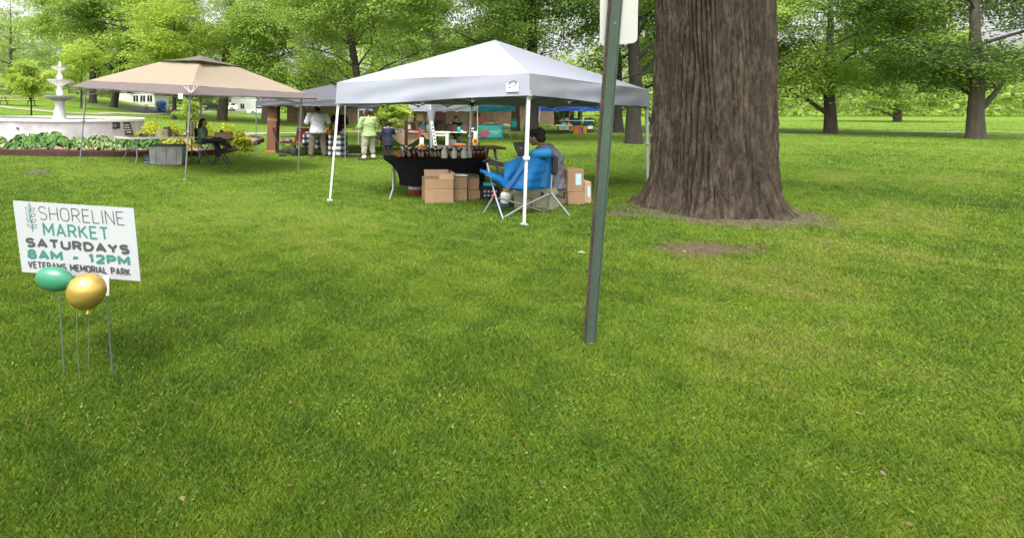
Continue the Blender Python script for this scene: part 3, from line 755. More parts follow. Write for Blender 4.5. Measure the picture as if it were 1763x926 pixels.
# upper tier: its own low pyramid with overhanging lip
up = [P(276, 106, gpk.y - .2), P(345, 106.5, gpk.y - 1.25), P(413, 116.5, gpk.y + .2), P(352, 102, gpk.y + 1.1)]
mb = MB()
for i in range(4):
    rows = [[up[i].lerp(up[(i + 1) % 4], k / 8).lerp(gpk, j / 4) + Vector((0, 0, .03 - .03 * math.sin(math.pi * j / 4))) for k in range(9)] for j in range(5)]
    mb.sheet(rows, .006)
t.part('top_vent', mb, M_brown, smooth=50)
tr = MB()
for i in range(4):
    a = Vector((gl[i].x + (tl[i][2] - tl[i][0]) / F * gl[i].y, gl[i].y, gl[i].z + 1.92)); b = gl[(i + 1) % 4]; b = Vector((b.x + .1, b.y, b.z + 1.92))
    mid = a.lerp(b, .5) + Vector((0, 0, .12)); tr.tube([a - Vector((0, 0, .12)), mid, b - Vector((0, 0, .12))], .011, 4); tr.tube([a, b], .011, 4)
    tr.tube([a, a.lerp(topr[i], .6) - Vector((0, 0, .04)), topr[i] - Vector((0, 0, .05))], .011, 4)
    tr.tube([a, outer[i] - Vector((0, 0, .02))], .010, 4)
t.part('truss', tr, M_steel)
# light stitched corner seams
mb = MB()
for dx in (-12, -6, 6, 12):
    mb.tube([P(329 + dx * .2, 161, eF.y + .02) + Vector((0, 0, .02)), P(329 + dx, 150, eF.y + .2) + Vector((0, -.03, .02))], .008, 4)
mb.tube([P(330, 162, eF.y) + Vector((0, -.02, .015)), P(338, 128, (eF.y + gpk.y) / 2 - .1) + Vector((0, -.05, .02))], .010, 4)
t.part('corner_seams', mb, mat('seam_webbing', (.45, .40, .36), .8))
tb = P(311, 166, gl[1].y - .2); mb = MB(); mb.box(tb, (px(8, tb.y), .012, px(9, tb.y)), bev=.002)
lb = t.part('care_label', mb, M_labelw)
mb = MB(); text_mb(mb, 'CARE', tb + Vector((-px(3, tb.y), -.008, -px(1, tb.y))), (1, 0, 0), (0, 0, 1), px(6, tb.y), px(2.2, tb.y)); t.part('lettering', mb, mat('grey_print', (.3, .3, .32), .7), under=lb, smooth=0)

# -- generic smaller canopies further back
def back_canopy(label, corners, ztop, drop, peak_h, clothm, legm, r=.025, group='market canopies', n_tr=4, legs=(0, 1, 2, 3), splay=0.0):
    C = [Vector((p.x, p.y, g1(p.x, p.y))) for p in corners]; c = sum(C, Vector()) / 4
    t = Thing('canopy_tent', label, 'canopy tent', c, group)
    T_ = [Vector((p.x, p.y, p.z + z)) for p, z in zip(C, ztop if hasattr(ztop, '__len__') else [ztop] * 4)]
    T_ = [q + (Vector((c.x, c.y, q.z)) - q) * splay for q in T_]
    B_ = [q - Vector((0, 0, drop)) for q in T_]
    roof, val = canopy_cloth(T_, B_, Vector((c.x, c.y, sum(q.z for q in T_) / 4 + peak_h)), .05, int(abs(c.x) * 10) + 3, n=10, m=6)
    t.part('roof', roof, clothm, smooth=60); t.part('valance', val, clothm, smooth=60)
    for i in legs: leg_part(t, C[i], T_[i] - Vector((0, 0, .03)), r, r * .8, legm)
    tr = MB()
    for i in range(4):
        a, b = B_[i].copy(), B_[(i + 1) % 4].copy(); scissors(tr, a + Vector((0, 0, .03)), b + Vector((0, 0, .03)), .12, -.06, n_tr, .011)
    t.part('truss', tr, legm)
    return t
def gp(u, Y): return Vector(((u - 600) / F * Y, Y, 0))
# grey canopy between the two big ones: near right leg at (593,278)
gY = RG(593, 278).y
back_canopy('dark grey canopy between the tan gazebo and the white canopy', [gp(441, 18.4), gp(594, gY), gp(690, 19.2), gp(558, 22.5)], [1.93, 1.93, 1.80, 1.95], .2, .68, M_grey, M_steel)
# second white canopy, over the shelves; its front leg is wrapped in cloth
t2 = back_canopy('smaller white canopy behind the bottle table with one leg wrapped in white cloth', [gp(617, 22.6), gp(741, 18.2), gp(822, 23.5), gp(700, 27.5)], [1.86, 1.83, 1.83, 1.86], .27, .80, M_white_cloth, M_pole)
wl = gp(741, 18.2); mb = MB()
mb.lathe((wl.x + .03, wl.y, 0), [(.045, .05), (.06, .5), (.085, 1.1), (.14, 1.5), (.17, 1.62)], 14, wob=lambda th, z: 1 + .12 * math.sin(5 * th + z * 2))
t2.part('leg_drape', mb, M_white_cloth, smooth=60)
back_canopy('teal canopy on black legs before the brick building', [gp(806, 27), gp(887, 28.5), gp(848, 33.5), gp(765, 32)], 1.78, .25, .62, M_teal, M_dsteel)
back_canopy('bright blue canopy on slanted white legs at the far right', [gp(925, 30.5), gp(1042, 33.5), gp(1002, 40), gp(898, 37)], 1.75, .24, .55, M_blue, M_pole, splay=.10)
tb2 = None #, 'lone white canopy pole standing left of the blue canopy booth', 'pole', MB().tube([RG(957, 236), RG(957, 236) + Vector((.28, 0, 1.75))], .03, 4), M_pole, RG(957, 236)) if False else None

# ------------------------------------------------------------------ buildings, beyond the lawn
def brick(name, c1, c2, mortar, s):
    m = bpy.data.materials.new(name); m.use_nodes = True; n, l = m.node_tree.nodes, m.node_tree.links; b = n['Principled BSDF']; b.inputs['Roughness'].default_value = .9
    tc = n.new('ShaderNodeTexCoord'); sep = n.new('ShaderNodeSeparateXYZ'); l.new(tc.outputs['Object'], sep.inputs[0])
    ad = n.new('ShaderNodeMath'); l.new(sep.outputs[0], ad.inputs[0]); l.new(sep.outputs[1], ad.inputs[1])
    cb = n.new('ShaderNodeCombineXYZ'); l.new(ad.outputs[0], cb.inputs[0]); l.new(sep.outputs[2], cb.inputs[1])
    bt = n.new('ShaderNodeTexBrick'); bt.inputs['Scale'].default_value = s; bt.inputs['Color1'].default_value = (*c1, 1); bt.inputs['Color2'].default_value = (*c2, 1); bt.inputs['Mortar'].default_value = (*mortar, 1); bt.inputs['Mortar Size'].default_value = .018
    l.new(cb.outputs[0], bt.inputs[0]); 
    nz = n.new('ShaderNodeTexNoise'); nz.inputs['Scale'].default_value = 2.5; nz.inputs['Detail'].default_value = 8; l.new(tc.outputs['Object'], nz.inputs[0])
    x = n.new('ShaderNodeMix'); x.data_type = 'RGBA'; x.blend_type = 'MULTIPLY'; x.inputs[0].default_value = .6; l.new(bt.outputs[0], x.inputs[6])
    r = n.new('ShaderNodeValToRGB'); r.color_ramp.elements[0].position = .3; r.color_ramp.elements[0].color = (.45, .42, .4, 1); r.color_ramp.elements[1].position = .65; l.new(nz.outputs[0], r.inputs[0]); l.new(r.outputs[0], x.inputs[7])
    l.new(x.outputs[2], b.inputs['Base Color']); bp = n.new('ShaderNodeBump'); bp.inputs['Strength'].default_value = .5; l.new(bt.outputs[1], bp.inputs['Height']); bp.invert = True; l.new(bp.outputs[0], b.inputs['Normal'])
    return m
M_brick = brick('brown_brick', (.25, .15, .095), (.20, .115, .075), (.30, .26, .22), 3.2)
M_brick2 = brick('tan_brick', (.33, .205, .125), (.25, .15, .095), (.36, .31, .26), 3.2)
M_roofg = mat('grey_shingles', (.105, .10, .10), .9, .2, 4, .6, 14)
M_glass = mat('window_glass', (.02, .025, .03), .08, .2, 1, spec=.8)
M_cream = mat('cream_paint', (.62, .58, .47), .7, .05)
M_siding = mat('pale_siding', (.58, .57, .52), .75, .06, 3)
M_whitep = mat('white_paint', (.78, .78, .76), .6, .05, 4)
M_redp = mat('red_panel', (.36, .045, .055), .6, .1)
def wallbox(mb, x0, x1, y0, y1, z0, z1): return mb.box(((x0 + x1) / 2, (y0 + y1) / 2, (z0 + z1) / 2), (x1 - x0, y1 - y0, z1 - z0), bev=.01)
def window(t, c, w, h, fm, gm=M_glass, panes=2, d=.08):
    mb = MB(); 
    for sx in (-1, 1): mb.box(c + Vector((sx * w / 2, -.03, 0)), (.09, d, h + .09), bev=.01)
    for sz in (-1, 1): mb.box(c + Vector((0, -.03, sz * h / 2)), (w - .092, d, .09), bev=.01)
    for k in range(1, panes): mb.box(c + Vector((-w / 2 + w * k / panes, -.03, 0)), (.05, d, h - .092), bev=.01)
    f = t.part('window', mb, fm); t.part('pane', MB().box(c + Vector((0, -.012, 0)), (w - .05, .02, h - .05), bev=.002), gm, under=f)
# park building with tan brick, left of centre
Y = 52.0; x0, x1 = (494 - 600) / F * Y, (655 - 600) / F * Y
t = Thing('park_building', 'tan brick park building with a grey hipped roof behind the grey canopy', 'building', ((x0 + x1) / 2, Y + 4, 0))
t.part('wall', wallbox(MB(), x0, x1, Y, Y + 8, -.1, 2.75), M_brick2)
mb = MB(); e = .9; rx0, rx1 = P(548, 130, Y).x, P(584, 130, Y).x
pts = [(x0 - e, Y - e, 2.75), (x1 + e, Y - e, 2.75), (x1 + e, Y + 8 + e, 2.75), (x0 - e, Y + 8 + e, 2.75), (rx0, Y + 4, 5.6), (rx1, Y + 4, 5.6)]
mb.add(pts, [(0, 1, 5, 4), (1, 2, 5), (2, 3, 4, 5), (3, 0, 4), (0, 3, 2, 1)]); t.part('roof', mb, M_roofg, smooth=0)
mb = MB(); wallbox(mb, x0 - e, x1 + e, Y - e - .03, Y - e + .04, 2.55, 2.78); t.part('fascia', mb, mat('dark_fascia', (.07, .055, .05), .7))
for u0_, u1_, pn in ((512, 541, 4), (563, 577, 2)):
    c = P((u0_ + u1_) / 2, 178.5, Y); window(t, Vector((c.x, Y, 2.15)), px(u1_ - u0_, Y), .62, M_cream, panes=pn)
mb = MB(); c = P(503.5, 178, Y); wallbox(mb, c.x - px(8, Y), c.x + px(8, Y), Y - .14, Y - .005, 1.75, 2.6); t.part('louvre_panel', mb, mat('grey_louvre', (.13, .12, .11), .7, .2, 3))
# long brown brick building at right
Y = 47.0; xa, xb, xc, xd_ = [(u - 600) / F * Y for u in (716, 954, 997, 1072)]
t = Thing('park_building', 'long brown brick building with a red fascia behind the teal and blue canopies', 'building', ((xa + xb) / 2, Y + 5, 0))
t.part('wall', wallbox(MB(), xa, xb, Y, Y + 10, -.1, 3.1), M_brick)
t.part('wing_wall', wallbox(MB(), xb + .002, xc, Y + 3, Y + 10, -.1, 2.6), M_brick2)
mb = MB(); ex = .8
pts = [(xa - ex, Y - ex, 3.1), (xc + ex, Y - ex, 3.1), (xc + ex, Y + 11, 3.1), (xa - ex, Y + 11, 3.1), (xa + 4, Y + 5, 4.9), (xc - 4, Y + 5, 4.9)]
mb.add(pts, [(0, 1, 5, 4), (1, 2, 5), (2, 3, 4, 5), (3, 0, 4), (0, 3, 2, 1)]); t.part('roof', mb, M_roofg, smooth=0)
mb = MB(); wallbox(mb, xa + .3, xa + 2.9, Y - .1, Y - .004, .05, 2.3); t.part('door', mb, mat('maroon_door', (.10, .03, .03), .6))
cw = P(967, 201, Y + 3); window(t, Vector((cw.x, Y + 3, 1.1)), px(24, Y + 3), 1.05, mat('bronze_frame', (.05, .04, .035), .6), panes=2)
mb = MB(); c = P(985, 191, Y + 2.9); wallbox(mb, c.x - px(10, Y), c.x + px(10, Y), Y + 2.84, Y + 2.995, 1.75, 2.35); t.part('red_fascia', mb, M_redp)
for ua, ub in ((1015, 1020), (1060, 1072)): t.part('porch_post', wallbox(MB(), (ua - 600) / F * Y, (ub - 600) / F * Y, Y + 2, Y + 2.4, -.1, 2.598), M_brick2)
mb = MB(); wallbox(mb, xc + .81, xd_ + .5, Y + .5, Y + 8, 2.6, 2.9); t.part('porch_roof', mb, M_roofg)
# houses up on the hill road
def house(label, u0_, u1_, Y, wall_h, m, gable=True, name='house', pk=2.2, wins=((.2, .5), (.5, .5), (.8, .5)), y2=6):
    a, b = G(u0_, Y), G(u1_, Y); z = min(a.z, b.z) - .4; x0, x1 = a.x, b.x; h = z + .4 + wall_h
    t = Thing(name, label, 'house', ((x0 + x1) / 2, Y + y2 / 2, z + .4))
    mb = MB(); wallbox(mb, x0, x1, Y, Y + y2, z, h)
    mb.prism([(x0 + .01, Y + .02, h + .002), (x1 - .01, Y + .02, h + .002), ((x0 + x1) / 2, Y + .02, h + pk - .15)], (0, y2 - .04, 0)); t.part('wall', mb, m)
    mb = MB(); xm = (x0 + x1) / 2; o_ = .5
    for sx in (-1, 1):
        xe = xm + sx * ((x1 - x0) / 2 + o_); ze = h - pk * o_ / ((x1 - x0) / 2) + .02
        mb.prism([(xe, Y - o_, ze), (xm, Y - o_, h + pk + .02), (xm, Y - o_, h + pk + .2), (xe, Y - o_, ze + .18)], (0, y2 + 2 * o_, 0))
    t.part('roof', mb, M_roofg, smooth=0)
    for s, q in wins: window(t, Vector((x0 + (x1 - x0) * s, Y, z + .4 + wall_h * q)), .9, 1.1, M_whitep)
    return t
t = house('pale sided house with a low grey gable on the hill behind the tan gazebo', 226, 266, 76, 2.4, M_siding, pk=1.5)
a = G(200, 78); mb = MB(); wallbox(mb, a.x, G(226, 76).x - .02, 77, 82, a.z - 1.2, a.z + 2.3); t.part('side_wing', mb, M_siding)
mb = MB(); mb.prism([(a.x - .5, 76.4, a.z + 2.25), (a.x - .5, 82.5, a.z + 2.25), (a.x - .5, 79.5, a.z + 3.7)], (G(226, 76).x - a.x + .4, 0, 0)); t.part('wing_roof', mb, M_roofg, smooth=0)
house('white two-storey house beyond the thick trunk and parked vehicles', 398, 446, 100, 5.0, M_whitep, pk=2.4, wins=((.4, .25), (.4, .75), (.75, .75)))
# fence on the hill crest
t = Thing('wooden_fence', 'low dark board fence on the hill crest behind the fountain', 'fence', G(150, 78))
mb = MB(); ps = [G(u, 78) for u in (118, 132, 146, 160, 174, 188, 200)]
pr = MB()
for a, b in zip(ps, ps[1:]):
    for z in (.35, .75, 1.15): mb.tube([a + Vector((0, 0, z)), b + Vector((0, 0, z))], .09, 4, sq=.4)
for p in ps: t.part('post', MB().box(p + Vector((0, .12, .55)), (.14, .14, 1.5)), mat('weathered_wood', (.10, .085, .07), .9, .3))
t.part('rail', mb, mat('weathered_wood', (.10, .085, .07), .9, .3))

# ------------------------------------------------------------------ market sign, balloons, street sign post
Ys = 3.02
S0, S1, S2, S3 = P(22, 345.5, Ys), P(230, 358.5, Ys - .03), P(242, 484, Ys - .07), P(38, 468, Ys - .04)
t = Thing('yard_sign', 'white market yard sign with grey and teal lettering tilted in the grass', 'sign', (-1.78, Ys, 0))
nrm = (S1 - S0).cross(S3 - S0).normalized(); 
if nrm.y > 0: nrm = -nrm
def sg(s, q, d=0): return S0.lerp(S1, s).lerp(S3.lerp(S2, s), q) + nrm * d
mb = MB(); mb.prism([sg(0, 0), sg(1, 0), sg(1, 1), sg(0, 1)], -nrm * .006)
M_sign = mat('sign_board', (.335, .35, .365), .5, .03, 3)
panel = t.part('panel', mb, M_sign)
M_sgrey = mat('sign_grey_ink', (.045, .042, .045), .6, .05); M_steal = mat('sign_teal_ink', (.022, .145, .12), .6, .05)
def line(s, a, b, top, bot, m, th, gap=.2):
    words = strokes_mb(MB(), s, sg(a, bot, .001), sg(b, bot) - sg(a, bot), sg(a, top) - sg(a, bot), (sg(b, bot) - sg(a, bot)).length, (sg(a, top) - sg(a, bot)).length, th, gap)
    for mb in words: t.part('lettering', mb, m, under=panel, smooth=0)
line('SHORELINE', .205, .915, .055, .245, M_sgrey, .0042, .24)
line('MARKET', .225, .775, .285, .47, M_steal, .0105, .3)
line('SATURDAYS', .065, .935, .51, .645, M_sgrey, .0152, .30)
line('8AM - 12PM', .065, .93, .67, .805, M_steal, .0158, .30)
line('VETERANS MEMORIAL PARK', .06, .925, .835, .935, M_sgrey, .0085, .3)
mb = MB()
stem = [sg(.135 + .006 * math.sin(k), .42 - .36 * k / 8, .002) for k in range(9)]; mb.tube(stem, .0016, 4)
for k in range(4):
    for sx in (-1, 1):
        q0 = .37 - .078 * k; base_ = (.136, q0); tip = (.136 + sx * .042, q0 - .055)
        mid1 = ((base_[0] + tip[0]) / 2 - sx * .010, (base_[1] + tip[1]) / 2 - .018); mid2 = ((base_[0] + tip[0]) / 2 + sx * .010, (base_[1] + tip[1]) / 2 + .016)
        mb.tube([sg(*p_, .002) for p_ in (base_, mid1, tip, mid2, base_)], .0012, 4)
mb.tube([sg(*p_, .002) for p_ in ((.135, .07), (.125, .045), (.136, .012), (.146, .045), (.135, .07))], .0012, 4)
t.part('leaf_emblem', mb, M_steal, under=panel)
for s in (.30, .70):
    a = sg(s, .72, -.008); b = Vector((a.x + .05, Ys - .02, -.05)); t.part('wire_stake', MB().tube([a, sg(s, 1.0, -.008), b], .0045, 6), M_steel)
mb = MB(); a = sg(.66, .99, -.008); mb.box(P(183, 492, Ys - .06), (.035, .01, .12)); t.part('stake_tag', mb, M_labelw)
def balloon(label, u, v, Y, ru, rv, m, tail, tilt):
    c = P(u, v, Y); rx, rz_ = px(ru, Y), px(rv, Y)
    t = Thing('balloon', label, 'balloon', c, 'balloons tied to the market sign')
    mb = MB(); prof = []
    for k in range(25):
        ph = math.pi * k / 24; z = math.cos(ph); r = math.sin(ph) * (1 + .05 * (z if z > 0 else -abs(z) ** 1.5 * 2.2)); prof.append((max(r, 0.0005), z))
    R_ = Matrix.Rotation(tilt, 3, 'Y'); tmp = MB(); tmp.lathe((0, 0, 0), prof, 32)
    mb.add([c + R_ @ Vector((p[0] * rz_ , p[1] * rz_ * .8, p[2] * rx)) for p in tmp.v], tmp.f)
    t.part('skin', mb, m, smooth=80)
    tl_ = c + R_ @ Vector((0, 0, -rx * 1.0)); k = MB(); d = (tl_ - c).normalized(); k.tube([tl_ - d * .004, tl_ + d * .012, tl_ + d * .02], [.004, .008, .013], 8)
    t.part('knot', k, m)
    e = tail; s = MB(); s.tube([tl_ + d * .01, tl_.lerp(e, .3) + Vector((.008, -.01, -.01)), tl_.lerp(e, .7) + Vector((-.005, 0, -.005)), e], .0013, 5); t.part('ribbon', s, mat('dull_string', (.25, .27, .22), .6))
M_bgreen = mat('green_latex', (.035, .19, .105), .30, .04, 4, spec=.5)
M_bgold = mat('gold_chrome_latex', (.58, .38, .10), .27, .05, 4, metal=.7)
stk = Vector((-1.62, Ys - .1, .02))
balloon('green latex balloon lying against the lower left of the market sign', 95, 480.5, 2.86, 33.5, 20.5, M_bgreen, stk, rad(-80))
balloon('shiny gold balloon below the middle of the market sign', 149, 502, 2.80, 31, 33, M_bgold, stk + Vector((.06, 0, 0)), rad(-4))

# street sign post: green u-channel with rusty flange, back of a grey plate on top
Yp = 3.4
pb = G(1013, Yp); 
def post_pt(u, v, dy=0): return P(u, v, Yp + dy)
t = Thing('sign_post', 'leaning green steel signpost with rust, carrying the grey back of a sign', 'sign post', pb)
# channel section (u offset in px from the post's left edge, depth offset): hat profile
def hat(v):
    uc = 1061 - (v / 506) * 41.5                    # right edge of the post, px
    wpx = 25 - 4 * v / 506
    ul = uc - wpx + 10
    return uc, ul
prof = [(0.0, .000), (.20, .000), (.26, .026), (.84, .026), (.90, .0), (1.0, .0)]
rows = []; vlist = [-70, 60, 190, 320, 450, 560, 600]
for v in vlist:
    ur = 1072 - v / 506 * 40; ul = 1047 - v / 506 * 37
    rows.append([P(ul + (ur - ul) * s, v, Yp - d) for s, d in prof])
ch = MB(); ch.sheet([r[2:] for r in rows], .005)
M_postg = mat('green_post_paint', (.038, .062, .045), .6, .35, 5, .3, 40, stretch=(1, 1, .35))
M_rust = mat('rusty_post_edge', (.066, .046, .033), .85, .45, 9, .5, 60)
t.part('channel', ch, M_postg, smooth=20)
fl = MB(); fl.sheet([r[:3] for r in rows], .0045); f = t.part('flange', fl, M_rust, smooth=20)
ho = MB()
for k in range(34):
    v = -60 + k * 4.2; ul = 1047 - v / 506 * 37; ho.tube([P(ul + 2.6, v, Yp - .0035), P(ul + 2.6, v, Yp - .0015)], .0034, 6)
t.part('bolt_hole', ho, M_black, under=f)
Yt = Yp + .03; pl = [(1033.5, -95), (1100.5, -95), (1097.5, 66), (1096, 71), (1091, 74.5), (1040, 80), (1035, 77.5), (1033, 72)]
mb = MB(); mb.prism([P(u, v, Yt) for u, v in pl], Vector((0, .003, 0)))
t.part('sign_plate', mb, mat('bare_aluminium', (.47, .47, .44), .5, .08, 2, metal=.2), smooth=0)
for v in (-70, 40):
    t.part('bolt', MB().tube([P(1062 - v * .075, v, Yp - .031), P(1062 - v * .075, v, Yp - .018)], .008, 6), M_steel)

# ------------------------------------------------------------------ fountain and its planting bed
fc = P(103, 205, 19.6); fc.z = g1(fc.x, 19.6); RX, RY = 3.22, 2.75
rim = P(0, 204.5, 17.1).z
t = Thing('fountain', 'white three-tiered fountain standing in a round painted brick pool', 'fountain', fc)
def ringwall(r0, r1, z0, z1, n=72):
    mb = MB(); vs = []; fs = []
    for k in range(n):
        a = 2 * math.pi * k / n; ca, sa = math.cos(a), math.sin(a)
        for r, z in ((r0, z0), (r0, z1), (r1, z1), (r1, z0)): vs.append((fc.x + ca * (RX + r), fc.y + sa * (RY + r), z - .055 * (ca * RX) / RX))
    for k in range(n):
        for j in range(4): fs.append((k * 4 + j, k * 4 + (j + 1) % 4, ((k + 1) % n) * 4 + (j + 1) % 4, ((k + 1) % n) * 4 + j))
    return mb.add(vs, fs)
M_pool = brick('painted_brick', (.56, .57, .59), (.53, .54, .56), (.46, .47, .50), 3.6)
M_stone = mat('white_stone', (.74, .73, .70), .7, .06, 5, .3, 30)
t.part('pool_wall', ringwall(-.26, -.02, fc.z - .6, rim - .09), M_pool)
t.part('coping', ringwall(-.34, .03, rim - .088, rim), M_stone)
mb = MB(); mb.lathe((fc.x, fc.y, 0), [(.02, rim - .3), (1.0, rim - .3)], 48, sx=RX - .27, sy=RY - .27); t.part('water', mb, mat('pool_water', (.06, .09, .09), .05, .1))
def fz(v): return P(103, v, 19.6).z
K = 19.6 / F
def sc(w_): return w_ * K
wob = lambda th, z: 1 + .035 * math.sin(12 * th)
mb = MB(); mb.lathe((fc.x, fc.y, 0), [(sc(11), rim - .35), (sc(11), fz(205)), (sc(10), fz(202)), (sc(8.5), fz(198)), (sc(9), fz(192)), (sc(7), fz(186)), (sc(7.5), fz(176)), (sc(9), fz(171)), (sc(5), fz(168))], 28, wob=wob); t.part('pedestal', mb, M_stone, smooth=50)
def bowl(v_top, v_bot, w_):
    mb = MB(); s = lambda th, z: 1 + .03 * math.sin(16 * th)
    z1, z0 = fz(v_top), fz(v_bot); mb.lathe((fc.x, fc.y, 0), [(sc(w_ * .25), z0), (sc(w_ * .55), z0 + (z1 - z0) * .28), (sc(w_ * .85), z0 + (z1 - z0) * .62), (sc(w_), z0 + (z1 - z0) * .86), (sc(w_ * 1.02), z1), (sc(w_ * .93), z1), (sc(w_ * .5), z0 + (z1 - z0) * .6), (.01, z0 + (z1 - z0) * .5)], 40, wob=s); return mb
t.part('bowl', bowl(165, 175, 23.5), M_stone, smooth=50)
mb = MB(); mb.lathe((fc.x, fc.y, 0), [(sc(5), fz(168)), (sc(4.2), fz(164)), (sc(5.6), fz(158)), (sc(3.8), fz(152)), (sc(4.6), fz(148)), (sc(3.4), fz(145))], 20); t.part('stem', mb, M_stone, smooth=50)
t.part('bowl', bowl(137.5, 148, 18.5), M_stone, smooth=50)
mb = MB(); mb.lathe((fc.x, fc.y, 0), [(sc(4.5), fz(141)), (sc(4.2), fz(136)), (sc(4.8), fz(132)), (sc(2.4), fz(125)), (sc(3), fz(121))], 18); t.part('stem', mb, M_stone, smooth=50)
t.part('bowl', bowl(115.5, 122.5, 12), M_stone, smooth=50)
mb = MB(); mb.lathe((fc.x, fc.y, 0), [(sc(3), fz(118)), (sc(2), fz(114)), (sc(2.6), fz(111)), (sc(1.3), fz(108.5)), (sc(1.6), fz(107.5)), (.01, fz(106))], 14); t.part('finial', mb, M_stone, smooth=50)
# plaque and spout on the pool wall
def on_wall(u, v, out=.02):
    lo, hi = 14.0, fc.y
    k = (u - 600) / F
    for _ in range(50):
        m_ = (lo + hi) / 2; x = k * m_
        if ((x - fc.x) / (RX - .02)) ** 2 + ((m_ - fc.y) / (RY - .02)) ** 2 > 1: lo = m_
        else: hi = m_
    p = P(u, v, lo); n_ = Vector(((p.x - fc.x) / RX ** 2, (p.y - fc.y) / RY ** 2, 0)).normalized(); return p + n_ * out, n_
p, n_ = on_wall(200, 216.5, .012); rz_ = math.atan2(n_.x, -n_.y)
R_ = Matrix.Rotation(rz_, 3, 'Z')
pq = Thing('wall_plaque', 'small black plaque with a round grey emblem on the fountain wall', 'plaque', p)
pq.part('plate', MB().box(p, (px(12, p.y) * 1.15, .025, px(10.5, p.y)), R=R_, bev=.006), mat('black_plaque', (.018, .014, .016), .4))
mb = MB(); e_ = p + R_ @ Vector((-.07, -.016, .0)); mb.tube([e_, e_ + R_ @ Vector((0, -.006, 0))], .075, 18); pq.part('emblem', mb, mat('emblem_grey', (.16, .16, .14), .5))
mb = MB()
for k, wl_ in enumerate((.09, .07, .09)): mb.box(p + R_ @ Vector((.085, -.0145, .05 - .045 * k)), (wl_, .004, .012), R=R_, bev=.001)
pq.part('lettering', mb, mat('plaque_print', (.2, .16, .16), .6))
p, n_ = on_wall(31, 221, 0); solo('spout', 'small dark round spout in the fountain wall below the sapling', 'spout', MB().tube([p, p + n_ * .05], .035, 10), M_black, p)
# bed: brick edging and mulch
M_edge = brick('edging_brick', (.085, .028, .020), (.055, .022, .017), (.035, .025, .02), 4)
path3 = [(p.x, p.y) for p in bed] + BEDTAIL[:2]
mb = MB(); L = []
for a, b in zip(path3, path3[1:]):
    for k in range(6): L.append((a[0] + (b[0] - a[0]) * k / 6, a[1] + (b[1] - a[1]) * k / 6))
L.append(path3[-1]); rows = []
for i, (x, y) in enumerate(L):
    a, b = L[max(i - 1, 0)], L[min(i + 1, len(L) - 1)]; d = Vector((b[0] - a[0], b[1] - a[1], 0)).normalized(); n_ = Vector((-d.y, d.x, 0)); z = g1(x, y); q = Vector((x, y, z)); h = .17 + .006 * math.sin(i * 2.3)
    rows.append([q + Vector((0, 0, -.06)), q + Vector((0, 0, h)), q + n_ * .16 + Vector((0, 0, h + .004)), q + n_ * .16 + Vector((0, 0, -.06))])
mb.sheet(rows); solo('garden_edging', 'dark red brick edging curving round the planting bed of the fountain', 'edging', mb, M_edge, (bed[5].x, bed[5].y, 0))
poly = [(p.x, p.y + .12) for p in bed] + BEDTAIL
cx, cy = -8.5, 19.0; vs = []; fs = []; n = len(poly); dense = []
for i in range(n):
    a, b = poly[i], poly[(i + 1) % n]
    for k in range(5): dense.append((a[0] + (b[0] - a[0]) * k / 5, a[1] + (b[1] - a[1]) * k / 5))
n = len(dense); rr_ = [1, .93, .8, .6, .35]
for r in rr_:
    for x, y in dense: X_, Y_ = cx + (x - cx) * r, cy + (y - cy) * r; vs.append((X_, Y_, g1(X_, Y_) + .07))
vs.append((cx, cy, g1(cx, cy) + .07))
for i in range(len(rr_) - 1):
    for k in range(n): fs.append((i * n + k, i * n + (k + 1) % n, (i + 1) * n + (k + 1) % n, (i + 1) * n + k))
for k in range(n): fs.append(((len(rr_) - 1) * n + k, (len(rr_) - 1) * n + (k + 1) % n, len(rr_) * n))
struct('planting_bed', MB().add(vs, fs), M_bedmulch)
